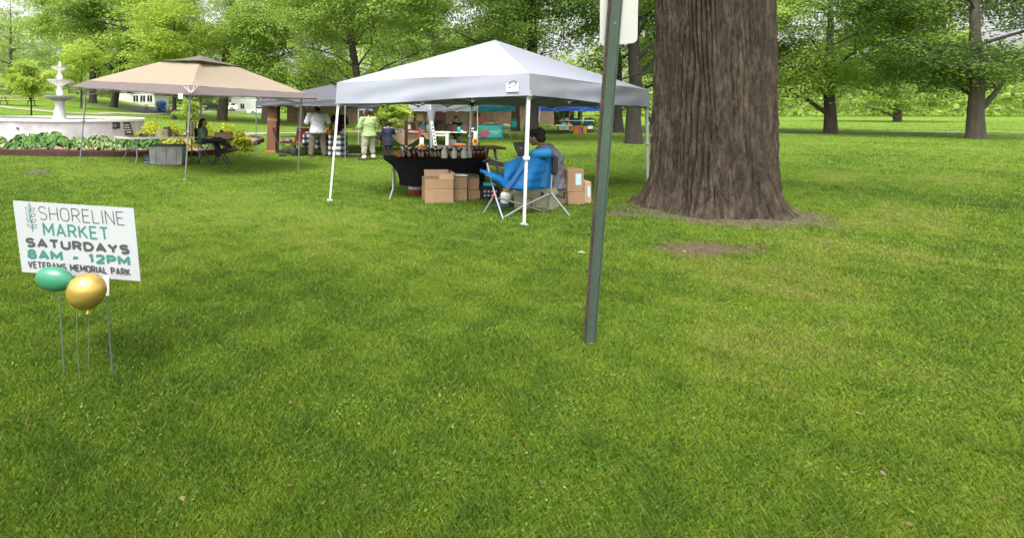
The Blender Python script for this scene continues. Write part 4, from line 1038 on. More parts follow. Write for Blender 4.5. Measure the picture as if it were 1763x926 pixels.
# plants
M_hosta = leafmat('hosta_leaves', (.028, .085, .014), (.068, .16, .022), (.14, .26, .045), .25)
M_vhosta = leafmat('variegated_leaves', (.055, .135, .028), (.15, .25, .065), (.38, .42, .18), .28)
M_spirea = leafmat('golden_leaves', (.22, .28, .02), (.40, .43, .03), (.58, .56, .06), .4)
def hosta(label, u, v, wpx, hpx, m, seed, cat='plant', name='hosta_plant', nleaf=110, lf=.26, group='plants in the fountain bed'):
    b = RG(u, v); R = np.random.default_rng(seed); Y = b.y; rx = px(wpx, Y) / 2; h = px(hpx, Y) * .97; ry = rx * .62
    V = []; T_ = []
    for k in range(nleaf):
        a = R.uniform(0, 6.28); q = R.uniform(.15, 1) ** .6; d = Vector((math.cos(a) * rx * q, math.sin(a) * ry * q, 0)); top = h * (1 - .62 * q ** 2) * R.uniform(.72, 1.05)
        ax = Vector((math.cos(a), math.sin(a), -.25 - .5 * q)).normalized(); sd = Vector((0, 0, 1)).cross(ax).normalized(); nn = ax.cross(sd).normalized()
        if nn.z < 0: nn = -nn
        L_ = lf * R.uniform(.7, 1.2); W_ = L_ * R.uniform(.30, .40); c = b + d + Vector((0, 0, top)); tl = R.normal(0, .35); sd = (sd + nn * tl).normalized()
        st = [c - ax * L_ * .5, c - ax * L_ * .1 + nn * .03, c + ax * L_ * .5 - nn * .03]
        base_p, mid_, tip = st
        V += [base_p, mid_ + sd * W_ - nn * .03, tip, mid_ + nn * .0]; V += [base_p, mid_, tip, mid_ - sd * W_ - nn * .03]
        ti = np.clip(R.normal(.5, .22), 0, 1); T_ += [ti, np.clip(ti + R.normal(0, .08), 0, 1)]
    t = Thing(name, label, cat, b, group)
    poly_obj('foliage', np.array([tuple(p) for p in V]), 4, m, b, t.o, np.array(T_))
    mb = MB()
    for k in range(14):
        a = k * .45; e_ = b + Vector((math.cos(a) * rx * .5, math.sin(a) * ry * .5, h * .6)); mb.tube([b + Vector((0, 0, .02)), b.lerp(e_, .5) + Vector((0, 0, .06)), e_], .008, 4)
    t.part('stem', mb, mat('green_stem', (.09, .16, .04), .6))
hosta('dark green hosta at the left of the big hosta clump, broad leaves', 48, 264, 74, 34, M_hosta, 1, nleaf=260, lf=.23)
hosta('largest dark green hosta, spreading before the fountain wall', 86, 263.5, 80, 37, M_hosta, 2, nleaf=300, lf=.24)
hosta('dark green hosta with pale edges at the far left edge', 2, 262, 24, 28, M_vhosta, 3, nleaf=60)
hosta('cream and green variegated hosta right beside the dark hosta', 136, 263.5, 46, 29, M_vhosta, 4, nleaf=130, lf=.17)
hosta('cream and green variegated hosta behind the left gazebo pole', 170, 263, 52, 33, M_vhosta, 5, nleaf=170, lf=.17)
hosta('cream variegated hosta ending at the table legs', 196, 264, 34, 26, M_vhosta, 6, nleaf=100, lf=.17)
hosta('green hosta under the left end of the craft table', 222, 264, 46, 32, M_hosta, 7, nleaf=170, lf=.21)
hosta('green hosta behind the grey storage tote', 256, 264, 50, 33, M_hosta, 8, nleaf=170, lf=.21)
hosta('yellow green hosta behind the front gazebo pole', 300, 264, 44, 32, M_spirea, 9, nleaf=120, lf=.2)
hosta('pale edged hosta behind the seated woman with dark trousers', 372, 262, 50, 34, M_vhosta, 10, nleaf=120, lf=.2)
hosta('pale green hosta at the right tip of the bed', 414, 256, 46, 26, M_vhosta, 11, nleaf=120, lf=.2)
def shrub(label, u, v, Y, wpx, hpx, seed, m=M_spirea, n=2600, lf=.075, name='spirea_shrub', cat='shrub', group='golden shrubs by the fountain'):
    b = G(u, Y); R = np.random.default_rng(seed); rx = px(wpx, Y) / 2; h = P(u, v, Y).z - b.z
    t = Thing(name, label, cat, b, group); d = unit(R.normal(0, 1, (n, 3))); d[:, 2] = np.abs(d[:, 2]); q = R.uniform(.4, 1, n) ** .5
    lump = 1 + .14 * np.sin(d[:, 0] * 9 + seed) * np.cos(d[:, 1] * 8) + .1 * np.sin(d[:, 2] * 14)
    P_ = np.array(b) + d * (q * lump)[:, None] * np.array([rx, rx * .7, h * .93]); A = unit(d + R.normal(0, .6, (n, 3))); N = unit(R.normal(0, .5, (n, 3)) + np.array([0, -.2, 1])); N = unit(N - A * np.sum(N * A, 1, keepdims=True))
    L_ = lf * R.uniform(.7, 1.4, n); poly_obj('foliage', leaf_arrays(P_, A, N, L_, L_ * .6), 4, m, b, t.o, np.clip(R.normal(.5, .2, n) + .12 * np.sin(P_[:, 0] * 5), 0, 1))
    mb = MB()
    for k in range(9): a = k * .7; mb.tube([b, b + Vector((math.cos(a) * rx * .45, math.sin(a) * rx * .3, h * .6))], [.015, .006], 5)
    t.part('stem', mb, M_bark)
shrub('golden yellow shrub just right of the fountain wall end', 262, 209, 17.6, 66, 30, 1)
shrub('golden shrub between the fountain and the wooden rack', 296, 213, 17.2, 48, 26, 2)
shrub('golden yellow shrub behind the seated woman', 352, 209, 18.2, 64, 30, 3)
shrub('golden shrub above the cardboard box on the tray table', 392, 213, 18.6, 52, 28, 4)
shrub('golden shrub at the right, nearest the footpath', 412, 224, 18.3, 44, 22, 5)
shrub('green shrub by the porch of the brick building', 1032, 203, 45, 42, 16, 6, LM['mid'], 2600, .22, 'green_shrub', group='green shrubs by the building')
shrub('low green shrub at the foot of the brick wall', 935, 215, 45, 34, 8, 7, LM['mid'], 1600, .2, 'green_shrub', group='green shrubs by the building')
# monument pillar
pb = RG(468, 263); Yq = pb.y; w_ = px(17, Yq)
t = Thing('wooden_pillar', 'tall square rust-brown pillar with a paler band and base', 'pillar', pb)
M_pil = mat('rust_brown_timber', (.165, .072, .036), .7, .2, 3, .3, 20, stretch=(1, 1, .15)); M_pil2 = mat('pale_timber_band', (.33, .14, .065), .7, .1, 4)
R_ = Matrix.Rotation(rad(-12), 3, 'Z')
t.part('shaft', MB().box(pb + Vector((.05, .15, 1.22)), (w_, w_, 2.44), R=Matrix.Rotation(rad(2.2), 3, 'Y') @ R_, bev=.02), M_pil)
t.part('band', MB().box(pb + Vector((.06, .15, P(468, 207, Yq).z)), (w_ + .02, w_ + .02, px(4.5, Yq)), R=Matrix.Rotation(rad(2.2), 3, 'Y') @ R_, bev=.004), M_pil2)
t.part('base', MB().box(pb + Vector((.0, .15, .04)), (w_ + .03, w_ + .03, .085), R=R_, bev=.01), M_pil2)

# ------------------------------------------------------------------ hill: picnic tables, bin, cars, grill
M_plank = mat('picnic_planks', (.40, .30, .20), .8, .2, 4, .2, 20)
def picnic(label, u, Y, wpx, rz=0, m=M_plank, lm=M_dsteel, group='park picnic tables', hh=.75, base=None):
    b = base or G(u, Y); W_ = px(wpx, Y); t = Thing('picnic_table', label, 'picnic table', b, group); R_ = Matrix.Rotation(rz, 3, 'Z')
    def bx(c, s, bev=.01): return MB().box(b + R_ @ Vector(c), s, R=R_, bev=bev)
    t.part('tabletop', bx((0, 0, hh), (W_, .75, .05)), m)
    for sy in (-1, 1): t.part('bench', bx((0, sy * .68, .44), (W_, .26, .045)), m)
    for sx in (-1, 1):
        mb = MB(); x = sx * W_ * .36
        for sy in (-1, 1): mb.tube([b + R_ @ Vector((x, sy * .22, hh - .03)), b + R_ @ Vector((x, sy * .62, 0))], .035, 6)
        mb.tube([b + R_ @ Vector((x, -.75, .40)), b + R_ @ Vector((x, .75, .40))], .03, 6); t.part('leg_frame', mb, lm)
    return t
picnic('long wooden picnic table on the grassy hill at far left', 30, 41, 62, rad(6), group='park picnic tables')
picnic('wooden picnic table with metal legs left of the blue bin', 262, 54, 26, rad(10))
picnic('wooden picnic table right of the blue bin', 296, 53, 24, rad(-8))
b = G(277.5, 55.5); t = Thing('trash_bin', 'blue lidded recycling bin between picnic tables', 'bin', b); W_ = px(17, 55.5)
mb = MB(); hb = px(17, 55.5); mb.lathe(b, [(W_ * .40, 0), (W_ * .47, hb * .8)], 20); M_bin = mat('blue_bin', (.02, .13, .42), .5, .08); t.part('drum', mb, M_bin)
mb = MB(); mb.lathe(b, [(W_ * .52, hb * .802), (W_ * .53, hb * .88), (W_ * .42, hb * 1.08), (W_ * .15, hb * 1.17), (.01, hb * 1.18)], 20); t.part('lid', mb, M_bin)
mb = MB(); mb.box(b + Vector((0, -W_ * .40, hb * .93)), (W_ * .4, .1, .12)); t.part('opening', mb, M_black)
M_tyre = mat('tyre', (.02, .02, .02), .85); M_rim = mat('wheel_rim', (.45, .45, .46), .35, .05, metal=.8)
def car(label, u, Y, wpx, hpx, paint, face=1, group='vehicles parked up the hill', zoff=0):
    b = G(u, Y); L_ = px(wpx, Y); H_ = px(hpx, Y) * 1.0; Wd = 1.8
    t = Thing('parked_car', label, 'car', b, group)
    def X(s): return b.x + face * (s - .5) * L_
    side = [(0, .20), (.0, .50), (.03, .60), (.20, .68), (.30, 1.0), (.62, 1.02), (.80, .98), (.97, .66), (1.0, .55), (1.0, .20)]
    mb = MB(); mb.prism([(X(s), b.y, b.z + H_ * q) for s, q in [(0, .2), (0, .52), (.03, .6), (.22, .67), (.98, .67), (1, .55), (1, .2)]], (0, Wd, 0))
    body = t.part('body', mb, paint, smooth=25)
    mb = MB(); mb.prism([(X(s), b.y + .1, b.z + H_ * q) for s, q in [(.20, .672), (.32, .96), (.36, .99), (.80, .99), (.86, .95), (.96, .672)]], (0, Wd - .2, 0)); cab = t.part('cabin', mb, paint, smooth=25)
    for a, c in ((.29, .50), (.52, .72), (.74, .90)):
        mb = MB(); mb.prism([(X(a + (.02 if a > .3 else -.03)), b.y + .085, b.z + H_ * .69), (X(a + .04), b.y + .085, b.z + H_ * .93), (X(c - .01), b.y + .085, b.z + H_ * .93), (X(c if c < .9 else c + .02), b.y + .085, b.z + H_ * .69)], (0, .012, 0)); t.part('window', mb, M_glass)
    for s in (.2, .8):
        for sy in (.02, Wd - .22):
            c = Vector((X(s), b.y + sy, b.z + H_ * .22)); r = H_ * .22
            w0 = t.part('wheel', MB().tube([c + Vector((0, -.03, 0)), c + Vector((0, .2, 0))], r, 20), M_tyre); t.part('rim', MB().tube([c + Vector((0, -.05, 0)), c + Vector((0, -.032, 0))], r * .62, 14), M_rim, under=w0)
    t.part('headlight', MB().box((X(.01), b.y + .2, b.z + H_ * .52), (.1, .35, .16)), M_labelw); t.part('tail_light', MB().box((X(.99), b.y + .2, b.z + H_ * .54), (.1, .3, .2)), M_redp)
car('black parked car partly hidden by the thick tree trunk', 364, 84, 46, 12, mat('black_car_paint', (.012, .012, .014), .2, .05, coat=1), -1)
car('white parked car behind the black one', 384, 92, 50, 14, mat('white_car_paint', (.72, .72, .72), .25, .03, coat=1), 1)
car('white parked vehicle beside the slender pale trunk', 451, 80, 52, 14, mat('white_car_paint', (.72, .72, .72), .25, .03, coat=1), 1)
b = G(1120, 33); t = Thing('park_grill', 'black charcoal grill on a post just left of the huge tree', 'grill', b)
t.part('post', MB().tube([b, b + Vector((0, 0, .8))], .045, 8), M_dsteel); t.part('firebox', MB().box(b + Vector((0, 0, .95)), (.5, .4, .3)), M_black); t.part('grate', MB().box(b + Vector((0, -.02, 1.115)), (.52, .42, .025)), M_dsteel)
# litter twig
b = RG(997, 442); mb = MB()
for d in (Vector((.05, .015, .01)), Vector((.045, -.05, .01)), Vector((-.02, -.01, .01))): mb.tube([b + Vector((0, 0, .05)), b + d * .5 + Vector((0, 0, .05)), b + d + Vector((0, 0, .045))], .004, 5)
solo('twig', 'small pale broken twig lying in the foreground grass', 'twig', mb, mat('pale_twig', (.45, .40, .32), .9), b)

# ------------------------------------------------------------------ market furniture and goods
M_tabletop = mat('white_plastic_top', (.70, .70, .68), .5, .06, 6)
M_card = mat('cardboard', (.30, .185, .105), .85, .1, 5, .15, 30); M_cardl = mat('light_cardboard', (.40, .27, .165), .85, .1, 5)
M_wood = mat('oak_wood', (.30, .17, .085), .65, .2, 5, .2, 30, stretch=(.3, 1, 1)); M_dwood = mat('dark_wood', (.085, .042, .025), .6, .25, 5, .2, 30, stretch=(.3, 1, 1))
M_creamb = mat('cream_card', (.74, .64, .46), .8, .08, 8); M_whitem = mat('white_wood', (.62, .60, .55), .6, .08, 8)
M_maroon = mat('maroon_cloth', (.11, .012, .018), .85, .12, 8, .3, 30); M_burlap = mat('burlap', (.36, .265, .17), .95, .12, 14, .6, 60)
M_aqua = mat('aqua_cloth', (.03, .42, .42), .75, .06, 6); M_orange = mat('orange_goods', (.55, .13, .03), .6, .25, 9); M_redg = mat('red_goods', (.38, .04, .04), .6, .2, 9)
M_tape = mat('pale_blue_label', (.42, .62, .66), .5, .06, 10); M_blackc = mat('black_stretch_cloth', (.006, .006, .007), .9, .2, 5, .2, 10, spec=.08)
def quadbase(C): return sum(C, Vector()) / 4
def ftable(label, C, top, m, name='folding_table', legm=M_steel, th=.045, inset=.12, group='market tables', lab=True, wish=True):
    """folding table from its four corners (far left, near left, near right, far right), top height above ground"""
    C = [Vector((p[0], p[1], 0)) for p in C]; z0 = g1(*quadbase(C)[:2]); c = quadbase(C); base = Vector((c.x, c.y, z0))
    t = Thing(name, label, 'table', base, group)
    mb = MB(); mb.prism([Vector((p.x, p.y, z0 + top - th)) for p in C], (0, 0, th)); t.part('tabletop', mb, m, smooth=20)
    for a, b, c2, d2 in ((C[0], C[1], C[3], C[2]), (C[3], C[2], C[0], C[1])):
        a2, b2 = a.lerp(c2, inset), b.lerp(d2, inset); a3, b3 = a2.lerp(b2, .14), b2.lerp(a2, .14); mb = MB(); out_ = (a - c2).normalized() * .06; zz = lambda p, h: Vector((p.x, p.y, g1(p.x, p.y) + h))
        wi = (a3 - b3).normalized() * .05
        for p, s in ((a3, 1), (b3, -1)): mb.tube([zz(p, top - th), zz(p, .34), zz(p + wi * s, .18), zz(p + wi * s * 2.2 + out_, .0)], .018, 6)
        mb.tube([zz(a3, .34), zz(b3, .34)], .015, 6); t.part('leg_frame', mb, legm)
    return t, base.z + top
def xy(u, Y): return ((u - 600) / F * Y, Y)
def at(u, Y, z): return Vector(((u - 600) / F * Y, Y, z))
def carton(label, u0, u1, Y, z0, h, depth, m=M_card, rz=0, open_flap=False, group='cardboard boxes', tape=True, blue=False, cat='box', name='cardboard_box'):
    a, b = at(u0, Y, z0), at(u1, Y, z0); w_ = b.x - a.x; c = (a + b) / 2 + Vector((0, depth / 2, h / 2)); R_ = Matrix.Rotation(rz, 3, 'Z')
    t = Thing(name, label, cat, (c.x, c.y, z0), group)
    if not open_flap:
        t.part('carton', MB().box(c, (w_, depth, h), R=R_, bev=.006), m)
        mb = MB(); mb.box(c + Vector((0, 0, h / 2 + .001)), (w_ - .02, .05, .004), R=R_, bev=.001); t.part('tape', mb, M_cardl)
    else:
        mb = MB(); th = .008
        for sx in (-1, 1): mb.box(c + R_ @ Vector((sx * (w_ - th) / 2, 0, 0)), (th, depth, h), R=R_, bev=.001)
        for sy in (-1, 1): mb.box(c + R_ @ Vector((0, sy * (depth - th) / 2, 0)), (w_ - 2 * th, th, h), R=R_, bev=.001)
        mb.box(c + Vector((0, 0, -h / 2 + .1)), (w_ - 2 * th, depth - 2 * th, .01), R=R_, bev=.001); t.part('carton', mb, m)
        q = Matrix.Rotation(rad(10), 3, 'Y'); o = c + R_ @ Vector((w_ / 2, 0, h / 2)); t.part('flap', MB().box(o + R_ @ (q @ Vector((0, 0, .055))), (.006, depth - .02, .11), R=R_ @ q, bev=.001), M_cardl)
        q = Matrix.Rotation(rad(-14), 3, 'X'); o = c + R_ @ Vector((w_ * .04, depth / 2, h / 2)); t.part('flap', MB().box(o + R_ @ (q @ Vector((0, 0, .06))), (w_ * .9, .006, .12), R=R_ @ q, bev=.001), M_cardl)
        q = Matrix.Rotation(rad(55), 3, 'Y'); o = c + R_ @ Vector((w_ * .05, -depth / 2 + .01, h / 2 + .05)); t.part('flap', MB().box(o + R_ @ Vector((w_ * .2, 0, 0)), (w_ * .5, .006, .10), R=R_, bev=.001), M_cardl)
    if blue: t.part('shipping_label', MB().box(c + R_ @ Vector((w_ * .16, -depth / 2 - .001, .02)), (w_ * .34, .003, h * .5), R=R_, bev=.0005), M_tape)
    return t
def goods(name, label, cat, u, Y, z, wpx, hpx, m, kind='box', group=None, depth=None, rz=0):
    w_, h = px(wpx, Y), px(hpx, Y); b = at(u, Y, z); mb = MB(); d = depth or w_ * .7
    if kind == 'box': mb.box(b + Vector((0, 0, h / 2)), (w_, d, h), rz=rz, bev=min(w_, h) * .06)
    elif kind == 'bag': mb.lathe(b, [(w_ * .42, 0), (w_ * .5, h * .25), (w_ * .48, h * .6), (w_ * .25, h * .85), (w_ * .34, h)], 14, sy=d / w_, wob=lambda th, q: 1 + .09 * math.sin(3 * th + q * 30))
    elif kind == 'loaf': mb.ell(b + Vector((0, 0, h * .45)), (w_ / 2, d / 2, h * .55))
    elif kind == 'jar': mb.lathe(b, [(w_ * .45, 0), (w_ * .5, h * .1), (w_ * .5, h * .7), (w_ * .38, h * .82), (w_ * .4, h)], 14)
    elif kind == 'basket': mb.lathe(b, [(w_ * .38, 0), (w_ * .5, h), (w_ * .46, h), (w_ * .36, h * .2), (.01, h * .15)], 18, wob=lambda th, q: 1 + .02 * math.sin(18 * th))
    return solo(name, label, cat, mb, m, b, group)

# ---- craft table under the tan gazebo
tb, tz = ftable('long white folding table of baked goods under the tan gazebo', [xy(197, 14.05), xy(221, 13.35), xy(361, 13.95), xy(345, 14.65)], .735, M_tabletop)
P4 = lambda u, v, Y: P(u, v, Y)
t = Thing('letter_board', 'black letter board in a wooden frame leaning on the white craft table', 'letter board', at(222, 13.8, tz), None)
fr = [P(211.5, 208.5, 13.85), P(224, 208.5, 13.7), P(232, 233, 13.62), P(215.5, 233.5, 13.77)]; dz = tz + .02 - min(p.z for p in fr); fr = [p + Vector((0, 0, dz)) for p in fr]
mb = MB(); mb.prism(fr, (-.06, .09, 0)); t.part('frame', mb, M_wood, smooth=0); ins = lambda s, q: fr[0].lerp(fr[1], s).lerp(fr[3].lerp(fr[2], s), q)
fn = (fr[1] - fr[0]).cross(fr[3] - fr[0]).normalized(); fn = (-fn if fn.y > 0 else fn) * .02; mb = MB(); mb.prism([ins(.08, .05) + fn * .25, ins(.92, .05) + fn * .25, ins(.92, .95) + fn * .25, ins(.08, .95) + fn * .25], fn * .3); t.part('felt', mb, M_black, smooth=0)
mb = MB()
for k, (s, a, b) in enumerate((('FRESH', .18, .78), ('BREAD', .2, .8), ('COOKIES', .16, .86), ('JAM', .3, .8))):
    q = .26 + .16 * k; mb.tube([ins(a, q) + fn * .8, ins((a * .6 + b * .4), q) + fn * .8], .012, 4); mb.tube([ins(a * .5 + b * .5, q) + fn * .8, ins(b, q) + fn * .8], .012, 4)
t.part('lettering', mb, M_labelw)
gg = 'goods on the craft table'
goods('serving_board', 'flat brown board in front of the letter board', 'board', 236, 13.75, tz, 24, 1.6, M_wood, depth=.3, group=gg)
goods('wrapped_loaf', 'dark wrapped loaf nearest the letter board', 'loaf', 243, 13.95, tz, 9, 5, M_dwood, 'loaf', gg)
goods('wrapped_loaf', 'pinkish wrapped loaf just right of the letter board', 'loaf', 251, 13.9, tz, 9, 6, mat('pink_wrap', (.36, .22, .18), .6, .2), 'loaf', gg)
goods('wrapped_loaf', 'small brown bun wrapped beside the cream gift box', 'loaf', 262, 13.85, tz, 8, 3.6, M_wood, 'loaf', gg)
t = Thing('gift_box', 'cream box with a round golden emblem on the craft table', 'box', at(281, 13.8, tz), gg)
t.part('carton', MB().box(at(281, 13.8, tz + px(6.5, 13.8)), (px(19, 13.8), .2, px(13, 13.8)), bev=.01), M_creamb)
c = at(282, 13.695, tz + px(6, 13.8)); t.part('emblem', MB().tube([c, c + Vector((0, -.004, 0))], px(4.6, 13.8), 16), mat('golden_emblem', (.50, .40, .12), .6))
for k, (u, dy, ww, hh, kind, lab) in enumerate(((294, .1, 8, 12, 'bag', 'tall pink bag of cookies behind the cream gift box'), (299, -.02, 8, 9, 'bag', 'pink bag of cookies right of the cream gift box'), (302, .12, 7, 6, 'bag', 'low pink bag of cookies farthest from the gift box'), (290, .3, 9, 16, 'jar', 'grey jar standing behind the cream gift box'), (284, .3, 8, 15, 'jar', 'grey jar peeking above the cream gift box'))):
    goods('cookie_bag' if kind == 'bag' else 'jar', lab, kind, u, 13.85 + dy, tz, ww, hh, mat('pink_cookie', (.40, .25, .21), .6, .25, 12) if kind == 'bag' else mat('grey_jar', (.22, .18, .20), .4), kind, gg)
for u, lab in ((309, 'flat tan pastry next to the cookie bags'), (316, 'flat tan pastry left of the wooden rack'), (344, 'flat tan pastry in front of the seated woman')):
    goods('pastry', lab, 'pastry', u, 13.9, tz, 9, 2.4, mat('tan_pastry', (.40, .24, .12), .7, .2, 12), 'loaf', gg)
b = at(329, 14.2, tz); t = Thing('display_rack', 'upright wooden rack with rows of pale round pieces', 'rack', b)
W_, H_ = px(16, 14.2), px(25, 14.2); mb = MB()
for k in range(4): mb.box(b + Vector((-W_ / 2 + W_ * k / 3, 0, H_ / 2)), (.022, .05, H_), bev=.003)
t.part('upright', mb, M_wood); mb = MB()
for j in range(6): mb.box(b + Vector((0, .03, H_ * (.06 + .88 * j / 5))), (W_ + .02, .03, .022), bev=.003)
t.part('rail', mb, M_wood)
for k in range(3):
    for j in range(5):
        c = b + Vector((-W_ / 2 + W_ * (k + .5) / 3, -.005, H_ * (.15 + .88 * j / 5))); t.part('disc', MB().tube([c, c + Vector((0, -.02, 0))], .032, 10), M_creamb)
# tote and bag under the table
tb_ = RG(285, 284); Yt_ = tb_.y; t = Thing('storage_tote', 'grey translucent storage tote with a dark lid under the craft table', 'tote', tb_)
w0, w1, hh = px(54, Yt_), px(58, Yt_), px(31, Yt_); d0 = .48
mb = MB(); ring_ = lambda w_, d_, z: [tb_ + Vector((sx * w_ / 2, .24 + sy * d_ / 2, z)) for sx, sy in ((-1, -1), (1, -1), (1, 1), (-1, 1))]
r0, r1 = ring_(w0, d0 * .9, .0), ring_(w1, d0, hh); mb.add(r0 + r1, [(3, 2, 1, 0), (0, 1, 5, 4), (1, 2, 6, 5), (2, 3, 7, 6), (3, 0, 4, 7), (4, 5, 6, 7)])
M_tote = mat('clear_grey_plastic', (.26, .26, .27), .3, .35, 3.5, trans=0); t.part('tub', mb, M_tote, smooth=0)
t.part('lid', MB().box(tb_ + Vector((0, .24, hh + .022)), (w1 + .05, d0 + .05, .04), bev=.012), M_dsteel)
for sx in (-.3, .0, .3): t.part('rib', MB().box(tb_ + Vector((sx * w1, .24 - d0 * .485, hh * .52)), (.03, .03, hh * .8), R=Matrix.Rotation(.05, 3, 'X'), bev=.008), M_tote)
b = RG(250, 281) + Vector((0, .35, 0)); mb = MB(); mb.lathe(b, [(.10, 0), (.19, .05), (.17, .16), (.09, .22), (.01, .23)], 16, sx=1.1, wob=lambda th, z: 1 + .1 * math.sin(3 * th + z * 20)); solo('bag', 'slumped black bag on the grass left of the grey tote', 'bag', mb, M_black, b)
b = RG(252, 281) + Vector((.06, .0, 0)); solo('cloth', 'small folded blue cloth on the grass by the black bag', 'cloth', MB().box(b + Vector((0, 0, .025)), (.22, .12, .05), rz=.2, bev=.02), mat('blue_cloth', (.10, .18, .36), .8), b)
# tray table and box
ty = 14.05; tt = Thing('tray_table', 'small black tray table right of the seated woman', 'table', G(382, ty), 'market tables'); zt = g1(*xy(382, ty)) + .74
tt.part('tabletop', MB().box(at(381, ty, zt), (px(40, ty), .42, .03)), M_black)
for sy in (-.17, .17):
    mb = MB(); a, b = xy(366, ty), xy(396, ty)
    mb.tube([Vector((a[0], ty + sy, zt - .02)), Vector((b[0], ty + sy, g1(*b))) ], .016, 6); mb.tube([Vector((b[0], ty + sy + .03, zt - .02)), Vector((a[0], ty + sy + .03, g1(*a)))], .016, 6); tt.part('leg_frame', mb, M_black)
carton('shallow tan cardboard box on the black tray table', 369, 397, ty - .12, zt + .017, px(10.5, ty), .3, M_cardl)
goods('jar', 'dark brown jar standing in the cardboard box on the tray table', 'jar', 381, ty + .0, zt + .12, 6, 9, M_dwood, 'jar')

# ---- camp chairs
def camp_chair(name, label, b, rz, cm, fm, group, H=.96, W=.62, seat=.43, sx_=1.2, armm=None):
    t = Thing(name, label, 'chair', b, group); M = Matrix.Diagonal((sx_, 1, 1)) @ Matrix.Rotation(rz, 3, 'Z'); q = lambda x, y, z: b + M @ Vector((x, y, z))
    rows = [[q(x * W / 2, y, seat - .05 * (1 - abs(x)) * math.sin(math.pi * (y + .26) / .52)) for x in (-1, -.5, 0, .5, 1)] for y in (-.26, -.1, .1, .26)]
    mb = MB(); mb.sheet(rows, .015); t.part('seat', mb, cm, smooth=60)
    rows = [[q(x * W / 2, .27 + .13 * (z - seat) / (H - seat) + .05 * (1 - abs(x)), z) for x in (-1, -.5, 0, .5, 1)] for z in (seat + .03, seat + .25, H)]
    mb = MB(); mb.sheet(rows, .015); t.part('backrest', mb, cm, smooth=60)
    for s in (-1, 1):
        mb = MB(); mb.sheet([[q(s * W / 2 - .04, y, seat + .21), q(s * W / 2 + .04, y, seat + .21)] for y in (-.28, 0, .30)], .015); t.part('armrest', mb, armm or cm)
        t.part('leg', MB().tube([q(s * W / 2, -.27, seat + .2), q(s * W / 2, -.27, 0.0)], .012, 6), fm)
        t.part('leg', MB().tube([q(s * W / 2, .40, H), q(s * W / 2, .27, seat), q(s * W / 2, .27, 0.0)], .012, 6), fm)
    mb = MB()
    for y in (-.27, .27): mb.tube([q(-W / 2, y, .04), q(W / 2, y, seat - .02)], .010, 5); mb.tube([q(W / 2, y + .02, .04), q(-W / 2, y + .02, seat - .02)], .010, 5)
    for s in (-1, 1): mb.tube([q(s * W / 2, -.27, .04), q(s * W / 2, .27, seat - .02)], .010, 5); mb.tube([q(s * W / 2 + .02, .27, .04), q(s * W / 2 + .02, -.27, seat - .02)], .010, 5)
    t.part('cross_brace', mb, fm); return t
c1 = camp_chair('camp_chair', 'maroon folding camp chair with bundled clothes on its seat by the pillar', G(494, 17.9), rad(95), M_maroon, M_dsteel, 'maroon camp chairs', armm=M_black)
c2 = camp_chair('camp_chair', 'maroon folding camp chair backing onto the gingham table', G(511, 17.2), rad(-35), M_maroon, M_dsteel, 'maroon camp chairs', armm=M_black)
b = G(495, 17.8); goods('clothes_bundle', 'pale bundle of clothes lying on the maroon camp chair seat', 'bundle', 495, 17.75, b.z + .44, 17, 7, mat('grey_pink_cloth', (.30, .24, .25), .85, .4, 14, .4), 'loaf', depth=.35)
goods('backpack', 'black backpack standing between the maroon chair legs', 'backpack', 507, 16.9, g1(*xy(507, 16.9)), 11, 18, mat('black_nylon', (.02, .02, .025), .75, .3, 8, .4), 'bag', depth=.25)
goods('shoes_bag', 'low black bag on the grass beside the pillar', 'bag', 487, 16.9, g1(*xy(487, 16.9)), 15, 5, mat('black_nylon', (.02, .02, .025), .75), 'loaf', depth=.25)
goods('water_bottle', 'blue water bottle on top of the maroon chair back', 'bottle', 511, 17.3, g1(*xy(511, 17.3)) + .9, 4, 7, mat('blue_bottle', (.10, .20, .36), .3), 'jar')

# ---- gingham tables
def gingham():
    m = bpy.data.materials.new('black_gingham'); m.use_nodes = True; n, l = m.node_tree.nodes, m.node_tree.links; b = n['Principled BSDF']; b.inputs['Roughness'].default_value = .85
    tc = n.new('ShaderNodeTexCoord'); sep = n.new('ShaderNodeSeparateXYZ'); l.new(tc.outputs['Object'], sep.inputs[0])
    def stripe(src, s, extra=None):
        a = n.new('ShaderNodeMath'); a.operation = 'ADD'; l.new(src, a.inputs[0])
        if extra is not None: l.new(extra, a.inputs[1])
        else: a.inputs[1].default_value = 0
        k = n.new('ShaderNodeMath'); k.operation = 'MULTIPLY'; k.inputs[1].default_value = s; l.new(a.outputs[0], k.inputs[0])
        f = n.new('ShaderNodeMath'); f.operation = 'FRACT'; l.new(k.outputs[0], f.inputs[0]); g_ = n.new('ShaderNodeMath'); g_.operation = 'GREATER_THAN'; g_.inputs[1].default_value = .5; l.new(f.outputs[0], g_.inputs[0]); return g_.outputs[0]
    s1 = stripe(sep.outputs[0], 4.0, sep.outputs[1]); s2 = stripe(sep.outputs[2], 5.2)
    ad = n.new('ShaderNodeMath'); l.new(s1, ad.inputs[0]); l.new(s2, ad.inputs[1]); hv = n.new('ShaderNodeMath'); hv.operation = 'MULTIPLY'; hv.inputs[1].default_value = .5; l.new(ad.outputs[0], hv.inputs[0])
    cr = n.new('ShaderNodeValToRGB'); cr.color_ramp.interpolation = 'CONSTANT'; e = cr.color_ramp.elements; e[0].color = (.008, .008, .01, 1); e[1].position = .9; e[1].color = (.66, .66, .68, 1); k = e.new(.3); k.color = (.10, .10, .12, 1); l.new(hv.outputs[0], cr.inputs[0]); l.new(cr.outputs[0], b.inputs['Base Color']); return m
M_ging = gingham()
